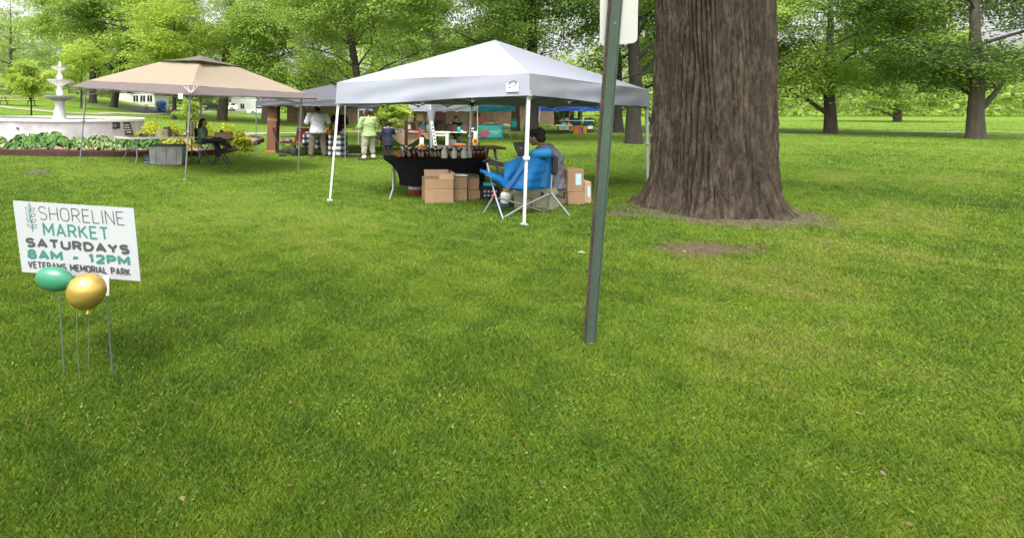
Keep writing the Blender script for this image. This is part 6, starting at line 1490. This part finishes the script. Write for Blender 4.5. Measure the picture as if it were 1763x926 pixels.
ga = Vector((*B_, 0)); gb_ = Vector((*C2_, 0)); mid_ = ga.lerp(gb_, .5) + Vector((.05, -.02, .2)); t.part('handle', MB().tube([ga.lerp(gb_, .25) + Vector((.03, 0, .23)), mid_ + Vector((.03, 0, -.04)), ga.lerp(gb_, .75) + Vector((.03, 0, .23))], .012, 6), M_black)
gr2 = 'cardboard boxes beside the cooler'
carton('lower cardboard box on the grass right of the tan cooler', 975, 1005, 8.35, 0, px(22, 8.35), .42, group=gr2, rz=.12)
carton('upper cardboard box with pale blue label right of the tan cooler', 974, 1004, 8.36, px(22, 8.35) + .006, px(38, 8.35), .40, group=gr2, rz=.12, blue=True)
carton('narrow cardboard box with pale blue label at the far right of the stack', 1007, 1019, 8.50, 0, px(37, 8.45), .34, M_cardl, group=gr2, rz=-.06, blue=True)
# blue camp chair with steel tube frame, seen from behind
M_bluec = cloth('blue_chair_cloth', (.003, .088, .245), .05, .6, .08, .3, 9); M_bluel = mat('blue_pillow', (.005, .155, .37), .6, .05, 6, .2, 20); M_tube = mat('steel_tube', (.30, .335, .35), .35, .08, 10, metal=.5)
b = Vector((*xy(905, 7.55), 0)); t = Thing('camp_chair', 'blue padded camp chair with a head pillow and steel tube legs', 'chair', b)
def surf(rowsuv, th, nu=14, bulge=0, ribs=0):
    """surface through a few rows of (u, v, Y), subdivided, with padded ribs"""
    Rr = [[P(*q) for q in r] for r in rowsuv]; m_ = len(Rr); rows = []
    for j in range(24 + 1):
        s = j / 24 * (m_ - 1); i = min(int(s), m_ - 2); f_ = s - i; n_ = len(Rr[0]); row = []
        for k in range(nu + 1):
            s2 = k / nu * (n_ - 1); i2 = min(int(s2), n_ - 2); f2 = s2 - i2
            p = Rr[i][i2].lerp(Rr[i][i2 + 1], f2).lerp(Rr[i + 1][i2].lerp(Rr[i + 1][i2 + 1], f2), f_)
            p = p + Vector((0, -bulge * math.sin(math.pi * k / nu) * math.sin(math.pi * j / 24) - (ribs and .012 * abs(math.sin(math.pi * ribs * j / 24)) * math.sin(math.pi * k / nu) ** .4), 0)); row.append(p)
        rows.append(row)
    mb = MB(); mb.sheet(rows, th); return mb
t.part('backrest', surf([[(906, 266, 7.62), (928, 263, 7.68), (950, 262, 7.82)], [(891, 293, 7.50), (918, 295, 7.45), (947, 292, 7.72)], [(872, 322, 7.42), (905, 327, 7.35), (944, 323, 7.62)]], (.045), bulge=.02, ribs=5), M_bluec, smooth=70)
t.part('side_wing', surf([[(904, 267, 7.60), (880, 276, 7.52), (868, 282, 7.45)], [(889, 294, 7.48), (876, 300, 7.42), (868, 304, 7.40)], [(871, 322, 7.40), (869, 325, 7.38), (866, 323, 7.38)]], .02, bulge=.02), M_bluec, smooth=70)
t.part('seat', surf([[(826, 293, 7.75), (845, 297, 7.7), (868, 303, 7.65), (905, 312, 7.95)], [(828, 296, 7.42), (848, 301, 7.36), (868, 311, 7.36), (905, 324, 7.5)], [(846, 304, 7.34), (856, 311, 7.32), (868, 324, 7.34), (900, 327, 7.38)]], .035), M_bluec, smooth=70)
t.part('strap', surf([[(903, 279, 7.44), (909, 279, 7.44)], [(886, 301, 7.36), (892, 303, 7.36)], [(868, 323, 7.30), (876, 326, 7.30)]], .015), mat('blue_strap', (.004, .07, .20), .7), smooth=60)
t.part('strap', surf([[(937, 272, 7.66), (946, 272, 7.70)], [(934, 300, 7.54), (943, 300, 7.6)], [(930, 322, 7.46), (939, 323, 7.5)]], .015), mat('blue_strap', (.004, .07, .20), .7), smooth=60)
mb = MB(); R_ = Matrix.Rotation(rad(-3), 3, 'Y'); pc = P(932, 264.5, 7.60); mb.box(pc, (px(36, 7.6), .10, px(17, 7.6)), R=R_, bev=.045); t.part('pillow', mb, M_bluel, smooth=70)
t.part('side_pocket', MB().box(P(954.5, 284, 7.72), (px(9, 7.7), .12, px(34, 7.7)), R=Matrix.Rotation(rad(2), 3, 'Y'), bev=.03), mat('black_mesh', (.014, .015, .018), .8))
arm = MB(); arm.tube([P(833, 279, 7.62), P(845, 274, 7.55), P(858, 279, 7.5), P(869, 281, 7.46)], [.03, .035, .025, .012], 8, sq=.6); t.part('armrest', arm, M_black)
t.part('arm_strap', MB().tube([P(850, 280, 7.5), P(860, 297, 7.45), P(871, 305, 7.42)], .012, 5), M_black)
fr_ = [((838.5, 281, 7.55), (852, 335, 7.42), (866.5, 380, 7.2)), ((829.5, 372, 7.55), (850, 338, 7.42)), ((858, 341, 7.42), (898, 352, 7.5), (939.5, 367, 7.72)), ((867, 375, 7.26), (900, 355, 7.45), (947, 333, 7.6)), ((950, 301, 7.74), (948, 333, 7.66), (942, 367, 7.73)), ((948, 331, 7.58), (965, 352, 7.5), (981, 372.5, 7.42)), ((831, 375, 7.56), (862, 377, 7.24))]
for k, pts in enumerate(fr_):
    q = [P(*p) for p in pts]
    if pts[-1][1] > 365 and k != 6: q[-1].z = max(0.0, q[-1].z) if q[-1].z > 0 else 0.004
    t.part('frame_tube' if k in (2, 3, 6) else 'leg', MB().tube(q, .006 if k == 6 else .014, 8), M_tube)
for p, m in (((850, 337, 7.4), M_redp), ((948, 332, 7.6), M_black)): t.part('joint', MB().ell(P(*p), .026), m)
# laptop in front of the seated man
Yl = 8.3; t = Thing('laptop', 'open dark laptop facing the seated man in the grey shirt', 'laptop', P(896, 270, Yl))
mb = MB(); scp = [P(883.5, 246, Yl - .02), P(907, 245, Yl + .10), P(911, 267, Yl + .08), P(892, 268, Yl - .04)]; mb.prism(scp, (.012, .012, 0)); t.part('screen', mb, mat('laptop_grey', (.10, .105, .105), .4), smooth=0)
mb = MB()
for a, b_ in zip(scp, scp[1:] + scp[:1]): mb.tube([a, b_], .007, 5)
t.part('bezel', mb, M_black); t.part('keyboard_base', MB().prism([scp[3] + Vector((0, 0, -.01)), scp[2] + Vector((0, 0, -.01)), scp[2] + Vector((.24, .02, -.015)), scp[3] + Vector((.24, -.02, -.015))], (0, 0, .016)), M_black, smooth=0)
b = scp[0].lerp(scp[1], .42).lerp(scp[3].lerp(scp[2], .42), .45); t.part('sticker', MB().box(b + Vector((0, -.012, 0)), (.05, .004, .035), bev=.001), mat('gold_sticker', (.32, .26, .12), .5))

# ------------------------------------------------------------------ people
M_skin = mat('skin', (.42, .235, .16), .55, .06, 8); M_skint = mat('tanned_skin', (.30, .15, .095), .55, .06, 8)
M_hair = mat('dark_hair', (.006, .0045, .004), .8, .3, 20, .4, 60, stretch=(1, 1, .2)); M_hairb = mat('brown_hair', (.016, .008, .005), .8, .3, 20, .4, 60, stretch=(1, 1, .2))
M_eye = mat('dark_eye', (.02, .015, .012), .3)
SXP = 1.2
def remesh(mb, vox, smooth=2, m=None, name='skin', xf=None, base=(0, 0, 0), parent=None, folds=0.0, seed=0):
    """fuse overlapping solids into one continuous surface"""
    me = bpy.data.meshes.new('fuse'); me.from_pydata([tuple(v) for v in mb.v], [], mb.f)
    bm = bmesh.new(); bm.from_mesh(me); bmesh.ops.recalc_face_normals(bm, faces=bm.faces); bm.to_mesh(me); bm.free()
    ob = bpy.data.objects.new('fuse', me); COL.objects.link(ob)
    r = ob.modifiers.new('r', 'REMESH'); r.mode = 'VOXEL'; r.voxel_size = vox
    s = ob.modifiers.new('s', 'SMOOTH'); s.factor = .5; s.iterations = smooth
    dg = bpy.context.evaluated_depsgraph_get(); dg.update(); res = bpy.data.meshes.new_from_object(ob.evaluated_get(dg))
    bpy.data.objects.remove(ob); bpy.data.meshes.remove(me); res.name = name
    n = len(res.vertices); co = np.empty(n * 3, np.float32); res.vertices.foreach_get('co', co); co = co.reshape(-1, 3)
    if folds:
        no = np.empty(n * 3, np.float32); res.vertices.foreach_get('normal', no); no = no.reshape(-1, 3)
        f = np.sin(co[:, 2] * 31 + 9 * np.sin(co[:, 0] * 7 + seed) + seed) * .6 + np.sin(co[:, 2] * 57 + co[:, 0] * 22 + 6 * np.sin(co[:, 1] * 11)) * .4; co = co + no * (f * folds)[:, None]
    if xf is not None: co[:, 0] *= xf
    res.vertices.foreach_set('co', co.ravel().astype(np.float32)); res.materials.clear(); res.materials.append(m)
    res.polygons.foreach_set('use_smooth', [True] * len(res.polygons)); res.update()
    return link(name, res, parent, None if parent is not None else Vector(base))
def cap(mb, a, b, ra, rb, n=12): mb.tube([a, b], [ra, rb], n); mb.ell(a, ra, n=12, m=8); mb.ell(b, rb, n=12, m=8)
def limb(mb, pts, rs): 
    for i in range(len(pts) - 1): cap(mb, pts[i], pts[i + 1], rs[i], rs[i + 1])
def frame(x, y): 
    x = x.normalized(); y = (y - x * y.dot(x)).normalized(); z = x.cross(y); return Matrix((x, y, z)).transposed()
def hand(mb, w, d, side, n_):
    """palm, four unequal bent fingers and a thumb leaving the palm's side; d = pointing direction, n_ = palm facing"""
    d = d.normalized(); s = d.cross(n_).normalized() * side; R_ = frame(s, d)
    mb.ell(w + d * .045, (.040, .050, .019), R=R_)
    for k, L_ in enumerate((.062, .072, .068, .052)):
        b = w + d * .085 + s * (-.030 + .020 * k); m_ = b + d * L_ * .55 + n_ * .010; e = m_ + (d * .7 + n_ * .7).normalized() * L_ * .5; limb(mb, [b, m_, e], [.0105, .0098, .0085])
    b = w + d * .025 - s * .035; limb(mb, [b, b + (d * .6 - s * .8).normalized() * .035, b + (d * .9 - s * .45).normalized() * .07], [.0125, .0115, .0095])
def person(label, base, J, fwd, look, B=1.0, skin=M_skin, shirt=None, sleeve=.55, pants=None, plen=1.0, shoes=None, sock=None, hair=M_hair, hairstyle='short', shirt_low=.0, coat=False, extra=None, group='people at the market', sx=SXP, folds=.004):
    """J: joints in metres from base, before the sideways widening; one continuous body, clothes and hair as its children"""
    J = {k: Vector(v) for k, v in J.items()}; fwd = Vector(fwd).normalized(); look = Vector(look).normalized(); hh = J['hs']       # head scale: half height
    sh = (J['shR'] - J['shL']).normalized(); up = (J['chest'] - J['pelvis']).normalized(); T3 = frame(sh, sh.cross(up) * -1 if sh.cross(up).dot(fwd) < 0 else sh.cross(up))
    s = hh.z / .118; bw = B * s
    body = MB(); H = J['head']; hx = look.cross(Vector((0, 0, 1))).normalized(); HR = frame(hx, look)
    body.ell(H, (hh.z * .66, hh.z * .80, hh.z), R=HR, n=20, m=14); body.ell(H + HR @ Vector((0, .030 * s, -.055 * s)), (.052 * s, .062 * s, .058 * s), R=HR)
    body.ell(H + HR @ Vector((0, .098 * s, -.010 * s)), (.013 * s, .021 * s, .026 * s), R=HR); body.ell(H + HR @ Vector((0, .086 * s, -.058 * s)), (.026 * s, .012 * s, .010 * s), R=HR); body.ell(H + HR @ Vector((0, .078 * s, -.092 * s)), (.022 * s, .02 * s, .016 * s), R=HR)
    for e in (-1, 1): body.ell(H + HR @ Vector((e * .080 * s, -.008 * s, -.008 * s)), (.012 * s, .022 * s, .030 * s), R=HR); body.ell(H + HR @ Vector((e * .033 * s, .088 * s, .024 * s)), (.022 * s, .010 * s, .008 * s), R=HR)
    cap(body, J['neck'], H + HR @ Vector((0, -.02 * s, -.05 * s)), .056 * s, .054 * s)
    sp = [J['pelvis'], J['waist'], J['chest'], J['neck'].lerp(J['chest'], .45)]; wd = [(.150, .118), (.135, .108), (.155, .120), (.12, .085)]
    for i in range(3):
        for k in range(5):
            q = k / 4; c = sp[i].lerp(sp[i + 1], q); a = wd[i][0] + (wd[i + 1][0] - wd[i][0]) * q; d = wd[i][1] + (wd[i + 1][1] - wd[i][1]) * q; body.ell(c, (a * bw, d * bw, .09 * s), R=T3)
    for e in 'LR':
        limb(body, [J['sh' + e], J['el' + e], J['wr' + e]], [.052 * bw, .042 * bw, .028 * s]); cap(body, J['sh' + e], J['neck'], .05 * bw, .045 * s)
        wd_ = (J['wr' + e] - J['el' + e]).normalized(); nn = Vector((0, 0, -1)) - wd_ * wd_.z * -1; nn = (Vector((0, 0, -1)) - wd_ * wd_.dot(Vector((0, 0, -1)))); nn = nn.normalized() if nn.length > .2 else (J['chest'] - J['wr' + e]).normalized()
        hm = MB(); hand(hm, Vector((0, 0, 0)), wd_, 1 if e == 'R' else -1, nn); body.add([J['wr' + e] + p * s for p in map(Vector, hm.v)], hm.f)
        limb(body, [J['hip' + e], J['kn' + e], J['an' + e]], [.082 * bw, .056 * bw, .038 * s]); mid = J['kn' + e].lerp(J['an' + e], .3); body.ell(mid, .052 * bw)
        limb(body, [J['an' + e] + Vector((0, 0, -.02 * s)), J['toe' + e]], [.04 * s, .028 * s])
    o = remesh(body, .0085 * max(1, s), 2, skin, 'person', sx, base); tag(o, label, 'person', group)
    kid = lambda mb, vox, m, nm, fo=0, sm=3: remesh(mb, vox, sm, m, nm, sx, base, o, fo, len(label))
    ey = MB()
    for e in (-1, 1): ey = MB(); ey.ell(H + HR @ Vector((e * .033 * s, .0885 * s, .008 * s)), (.014 * s, .008 * s, .008 * s), R=HR); q = MB(); q.add([Vector((p[0] * sx, p[1], p[2])) for p in ey.v], ey.f); build('eye', q, M_eye, (0, 0, 0), o)
    # hair
    hm = MB(); hm.ell(H + HR @ Vector((0, -.018 * s, .022 * s)), (hh.z * .74, hh.z * .84, hh.z * .96), R=HR, n=18, m=12)
    if hairstyle == 'short': hm.ell(H + HR @ Vector((0, -.05 * s, -.02 * s)), (hh.z * .70, hh.z * .52, hh.z * .70), R=HR)
    if hairstyle == 'bushy':
        for k in range(16): a = k * 2.4; zz = .02 + .075 * ((k * 5) % 7) / 7; hm.ell(H + HR @ Vector((math.cos(a) * .075 * s, -.035 * s + math.sin(a) * .085 * s, zz * s)), .045 * s)
        hm.ell(H + HR @ Vector((0, -.06 * s, -.02 * s)), (hh.z * .74, hh.z * .6, hh.z * .8), R=HR)
    if hairstyle == 'bob':
        for k in (-1, -.5, 0, .5, 1): limb(hm, [H + HR @ Vector((k * .085 * s, -.045 * s + .03 * s * abs(k), .02 * s)), H + HR @ Vector((k * .095 * s, -.05 * s + .03 * s * abs(k), -.13 * s))], [.045 * s, .034 * s])
    if hairstyle == 'wavy':
        for k in range(9): a = -1 + k / 4; limb(hm, [H + HR @ Vector((a * .08 * s, -.03 * s - .03 * s * (1 - abs(a)), .03 * s)), H + HR @ Vector((a * .10 * s, -.045 * s, -.06 * s)), H + HR @ Vector((a * .085 * s, -.06 * s, -.16 * s))], [.045 * s, .05 * s, .03 * s])
    # open the face: hair stays behind the brow line
    cut = MB(); hr = remesh(hm, .010 * max(1, s * .9), 1, hair, 'hair', None, base, o, .003, 3)
    me = hr.data; n = len(me.vertices); co = np.empty(n * 3, np.float32); me.vertices.foreach_get('co', co); co = co.reshape(-1, 3); rel = (co - np.array(H)) @ np.array(HR)
    face = (rel[:, 1] > .012 * s) & (rel[:, 2] < .062 * s); rel[face, 1] = np.minimum(rel[face, 1], .012 * s - .4 * (rel[face, 1] - .012 * s)); rel[face, 0] *= .985
    co = rel @ np.array(HR).T + np.array(H); co[:, 0] *= sx; me.vertices.foreach_set('co', co.ravel().astype(np.float32)); me.update()
    # shirt
    if shirt:
        mb = MB(); g_ = .017 * s
        for i in range(3):
            for k in range(6):
                q = k / 5; c = sp[i].lerp(sp[i + 1], q); a = wd[i][0] + (wd[i + 1][0] - wd[i][0]) * q; d = wd[i][1] + (wd[i + 1][1] - wd[i][1]) * q; mb.ell(c, (a * bw + g_ * 1.4, d * bw + g_ * 1.4, .09 * s), R=T3)
        if shirt_low or coat:
            low = J['pelvis'] - up * (shirt_low * s); 
            for k in range(6): c = J['pelvis'].lerp(low, k / 5); mb.ell(c, (.158 * bw + g_ * (1.4 + .25 * k), .122 * bw + g_ * (1.6 + .3 * k), .06 * s), R=T3)
        for e in 'LR':
            cap(mb, J['sh' + e] + Vector((0, 0, -.012)), J['neck'] + Vector((0, 0, -.01)), .043 * bw + g_, .042 * s + g_ * .5)
            if sleeve <= 1: limb(mb, [J['sh' + e], J['sh' + e].lerp(J['el' + e], sleeve)], [.050 * bw + g_ * .8, .048 * bw + g_ * 1.1])
            else: limb(mb, [J['sh' + e], J['el' + e], J['el' + e].lerp(J['wr' + e], sleeve - 1)], [.050 * bw + g_ * .8, .044 * bw + g_ * .8, .034 * s + g_ * .9])
        kid(mb, .012 * max(1, s), shirt, 'coat' if coat else 'shirt', folds)
    if pants:
        mb = MB(); g_ = .013 * s; mb.ell(J['pelvis'], (.152 * bw + g_, .120 * bw + g_, .11 * s), R=T3); mb.ell(J['pelvis'].lerp(J['waist'], .5), (.145 * bw + g_, .112 * bw + g_, .08 * s), R=T3)
        for e in 'LR':
            cap(mb, J['pelvis'], J['hip' + e], .10 * bw, .086 * bw + g_); k = J['kn' + e]; a = J['an' + e] + Vector((0, 0, .01)); end = k.lerp(a, plen)
            limb(mb, [J['hip' + e], k, end], [.086 * bw + g_, .062 * bw + g_, (.056 - .006 * plen) * bw + g_])
        kid(mb, .012 * max(1, s), pants, 'trousers', folds)
    for e in 'LR':
        if sock: mb = MB(); a = J['an' + e]; limb(mb, [a + (J['kn' + e] - a) * sock[1], a], [.054 * bw, .047 * s]); kid(mb, .010, sock[0], 'sock')
        if shoes:
            mb = MB(); a = J['an' + e]; tt = J['toe' + e]; dd = (tt - a); dd.z = 0; limb(mb, [a + Vector((0, 0, -.035 * s)) - dd * .25, a.lerp(tt, .5) + Vector((0, 0, -.02 * s)), tt + dd * .05], [.045 * s, .046 * s, .036 * s]); limb(mb, [a, a + Vector((0, 0, -.03 * s))], [.048 * s, .046 * s]); kid(mb, .010, shoes, 'shoe')
    return o
def standing(h, yaw, arms, spread=.10, bend=0.0, wide=1.0, head_dn=0.0, turn=0.0):
    R_ = Matrix.Rotation(rad(yaw), 3, 'Z'); f = R_ @ Vector((0, 1, 0)); J = {}; q = lambda x, y, z: R_ @ Vector((x * h, y * h, z * h)); b = bend
    J['pelvis'] = q(0, 0, .53); J['waist'] = q(0, b * .3, .61); J['chest'] = q(0, b * .7, .72); J['neck'] = q(0, b, .83); J['head'] = q(0, b * 1.25 + .02 + head_dn * .5, .925 - head_dn * .25); J['hs'] = Vector((0, 0, .067 * h))
    for e, sg_ in (('L', -1), ('R', 1)):
        J['sh' + e] = q(sg_ * .112 * wide, b * .9, .80); el, wr = arms[e]; J['el' + e] = J['sh' + e] + q(sg_ * el[0], el[1], el[2]); J['wr' + e] = J['el' + e] + q(sg_ * wr[0], wr[1], wr[2])
        J['hip' + e] = q(sg_ * .052 * wide, 0, .50); J['kn' + e] = q(sg_ * (.055 + spread * .35), .012, .275); J['an' + e] = q(sg_ * (.055 + spread * .6), -.005, .042); J['toe' + e] = J['an' + e] + q(sg_ * .02, .095, -.026)
    lk = Matrix.Rotation(rad(yaw + turn), 3, 'Z') @ Vector((0, 1, -head_dn * 3)); return J, f, lk
down = ((.035, .01, -.165), (.01, .06, -.14)); bent = ((.045, .02, -.165), (-.03, .13, -.02)); up_f = ((.03, .07, -.15), (-.03, .13, .03))
M_wshirt = mat('white_shirt', (.45, .45, .48), .8, .04, 5); M_khaki = mat('brown_khaki', (.115, .092, .066), .85, .1, 8); M_boot = mat('brown_boots', (.05, .033, .022), .7)
b = RG(547, 269.5); b = Vector((b.x, b.y, g1(b.x, b.y))); J, f, lk = standing(1.80, 8, {'L': bent, 'R': bent}, .09, .02, 1.2, .03)
person('man in white shirt and brown trousers seen from behind at gingham table', b, J, f, lk, 1.30, M_skint, M_wshirt, .92, M_khaki, 1.0, M_boot, None, M_hair, 'short', .13, folds=.006)
b = G(585, 18.9); J, f, lk = standing(1.70, 165, {'L': bent, 'R': bent}, .08, .03, 1.05, .10)
person('person in maroon top looking down behind the gingham table', b, J, f, lk, 1.08, M_skint, mat('maroon_shirt', (.085, .014, .018), .85, .1, 8), 1.5, mat('black_trousers', (.012, .012, .014), .85), 1.0, M_black, None, M_hair, 'short', .08)
b = RG(634.5, 276); b = Vector((b.x, b.y, g1(b.x, b.y))); J, f, lk = standing(1.66, 38, {'L': bent, 'R': ((.05, .02, -.165), (-.04, .12, -.05))}, .07, .015, 1.12, .03, 25)
person('woman in lime green T-shirt and grey capri trousers seen from behind', b, J, f, lk, 1.30, M_skin, mat('lime_shirt', (.27, .36, .15), .85, .06, 8), .95, mat('stone_trousers', (.32, .285, .24), .85, .08, 8), .55, mat('dark_trainers', (.03, .03, .035), .7), (M_labelw, .12), M_hairb, 'bob', .10, folds=.006)
b = RG(668, 275); b = Vector((b.x, b.y, g1(b.x, b.y))); J, f, lk = standing(1.27, 12, {'L': down, 'R': ((.05, .05, -.14), (-.02, .12, .03))}, .05, 0, .95, 0)
person('child in navy coat with dark bobbed hair seen from behind', b, J, f, lk, .95, M_skin, mat('navy_coat', (.009, .013, .045), .8, .1, 8), 1.85, mat('black_trousers', (.012, .012, .014), .85), 1.0, mat('teal_shoes', (.03, .12, .16), .7), None, M_hair, 'bob', .26, True, folds=.006)
# seated people: joints read off the photograph at their own distance
def seat_px(Y, base, pts, sx=SXP):
    J = {}
    for k, p in pts.items():
        w_ = P(p[0], p[1], Y + p[2]) - base; J[k] = Vector((w_.x / sx, w_.y, w_.z))
    return J
Yw_ = 14.0; b = G(352, Yw_)
pts = dict(pelvis=(348, 241, 0), waist=(347.5, 234, 0), chest=(349, 227, 0), neck=(349, 219.5, 0), head=(349.5, 211.5, 0), shL=(349, 223, .17), shR=(348, 223.5, -.17), elL=(353, 236, .20), elR=(351, 237, -.22), wrL=(368, 236.5, .05), wrR=(366, 238.5, -.10), hipL=(350, 243, .09), hipR=(350, 243, -.09), knL=(374, 242, .10), knR=(379, 240.5, -.08), anL=(374.5, 271.5, .08), anR=(397, 255.5, -.02), toeL=(381, 275, .08), toeR=(408, 257, -.02))
J = seat_px(Yw_, b, pts); J['hs'] = Vector((0, 0, .112))
person('seated woman in green top and navy trousers, legs crossed, facing right', b, J, (1, 0, 0), (1, 0, -.12), 1.0, M_skin, mat('sage_top', (.10, .19, .13), .85, .15, 10), .9, mat('navy_trousers', (.012, .014, .028), .85, .1, 8), .95, mat('brown_sandals', (.14, .075, .045), .7), None, M_hairb, 'wavy', .05)
t = Thing('folding_chair', 'black folding chair under the seated woman in the green top', 'chair', b); s_ = P(352, 246, Yw_)
t.part('seat', MB().box(s_, (.50, .46, .03), bev=.01), M_black); mb = MB(); mb.box(P(339.5, 231, Yw_), (.03, .44, .34), R=Matrix.Rotation(rad(-8), 3, 'Y'), bev=.008); t.part('backrest', mb, M_black)
for dy in (-.22, .22):
    g0 = lambda u: Vector((*xy(u, Yw_ + dy), g1(*xy(u, Yw_ + dy)))); t.part('leg', MB().tube([P(339, 229, Yw_ + dy), P(344, 246, Yw_ + dy), g0(364)], .014, 6), M_dsteel); t.part('leg', MB().tube([P(362, 246, Yw_ + dy), g0(340)], .014, 6), M_dsteel)
Ym = 8.18; b = Vector((*xy(925, Ym), 0))
pts = dict(pelvis=(947, 311, .02), waist=(949, 293, 0), chest=(946, 270, 0), neck=(934, 249, 0), head=(921.5, 237, 0), shL=(936, 257, -.20), shR=(944, 255, .20), elL=(920, 286, -.22), elR=(925, 282, .24), wrL=(901, 276, -.12), wrR=(903, 273, .12), hipL=(941, 315, -.10), hipR=(945, 314, .12), knL=(878, 303, -.16), knR=(884, 300, .26), anL=(868, 350, -.20), anR=(876, 345, .25), toeL=(852, 356, -.22), toeR=(862, 350, .24))
J = seat_px(Ym, b, pts); J['hs'] = Vector((0, 0, .126)); 
person('man in grey T-shirt sitting hunched on the tan cooler behind blue chair', b, J, (-1, .15, 0), (-.75, .6, -.5), 1.32, M_skint, mat('grey_shirt', (.105, .105, .125), .85, .1, 8), .85, mat('charcoal_shorts', (.035, .035, .042), .85, .1, 8), .15, mat('grey_trainers', (.07, .08, .09), .7), (M_labelw, .28), M_hair, 'bushy', .10, folds=.007)
def sitting(base, yaw, k=1.0, seat=.42, lean=.05):
    R_ = Matrix.Rotation(rad(yaw), 3, 'Z'); q = lambda x, y, z: R_ @ Vector((x * k, y * k, z * k)); J = {}; z0 = seat / k
    J['pelvis'] = q(0, 0, z0 + .10); J['waist'] = q(0, lean * .3, z0 + .24); J['chest'] = q(0, lean * .7, z0 + .40); J['neck'] = q(0, lean, z0 + .57); J['head'] = q(0, lean + .05, z0 + .73); J['hs'] = Vector((0, 0, .115 * k))
    for e, sg_ in (('L', -1), ('R', 1)):
        J['sh' + e] = q(sg_ * .19, lean, z0 + .53); J['el' + e] = q(sg_ * .24, lean + .06, z0 + .27); J['wr' + e] = q(sg_ * .12, lean + .28, z0 + .24); J['hip' + e] = q(sg_ * .09, .02, z0 + .08); J['kn' + e] = q(sg_ * .12, .44, z0 + .08); J['an' + e] = q(sg_ * .12, .48, .07); J['toe' + e] = q(sg_ * .13, .64, .03)
    return J, R_ @ Vector((0, 1, 0)), R_ @ Vector((0, 1, -.15))
def stool(label, b, seat):
    t = Thing('stool', label, 'stool', b, 'vendor stools'); t.part('seat', MB().lathe(b + Vector((0, 0, seat - .05)), [(.19, 0), (.2, .02), (.2, .04), (.18, .05)], 18), M_black)
    for k in range(4): a = k * math.pi / 2 + .78; t.part('leg', MB().tube([b + Vector((math.cos(a) * .13, math.sin(a) * .13, seat - .05)), b + Vector((math.cos(a) * .2, math.sin(a) * .2, 0))], .014, 6), M_dsteel)
b = G(821, 28.3); J, f, lk = sitting(b, 175, 1.0, .60); person('vendor in coral top seated under the teal canopy', b, J, f, lk, 1.1, M_skin, mat('coral_top', (.55, .19, .13), .85), .9, mat('navy_trousers', (.012, .014, .028), .85), 1.0, M_black, None, M_hair, 'wavy', .05); stool('black stool under the vendor in the coral top', b, .60)
b = G(976, 36); J, f, lk = sitting(b, 185, 1.0, .44); person('vendor in dark green top seated under the blue canopy', b, J, f, lk, 1.1, M_skin, mat('dark_green_top', (.02, .035, .03), .85), 1.5, mat('black_trousers', (.012, .012, .014), .85), 1.0, M_black, None, M_hairb, 'wavy', .05); stool('black stool under the vendor in the dark green top', b, .44)
b = G(786, 22.6); J, f, lk = sitting(b, 150, 1.0, .46); person('vendor in black seated behind the wooden crates', b, J, f, lk, 1.15, M_skin, mat('black_top', (.014, .014, .016), .85), 1.6, mat('black_trousers', (.012, .012, .014), .85), 1.0, M_black, None, M_hair, 'short', .05); stool('black stool under the vendor in black', b, .46)
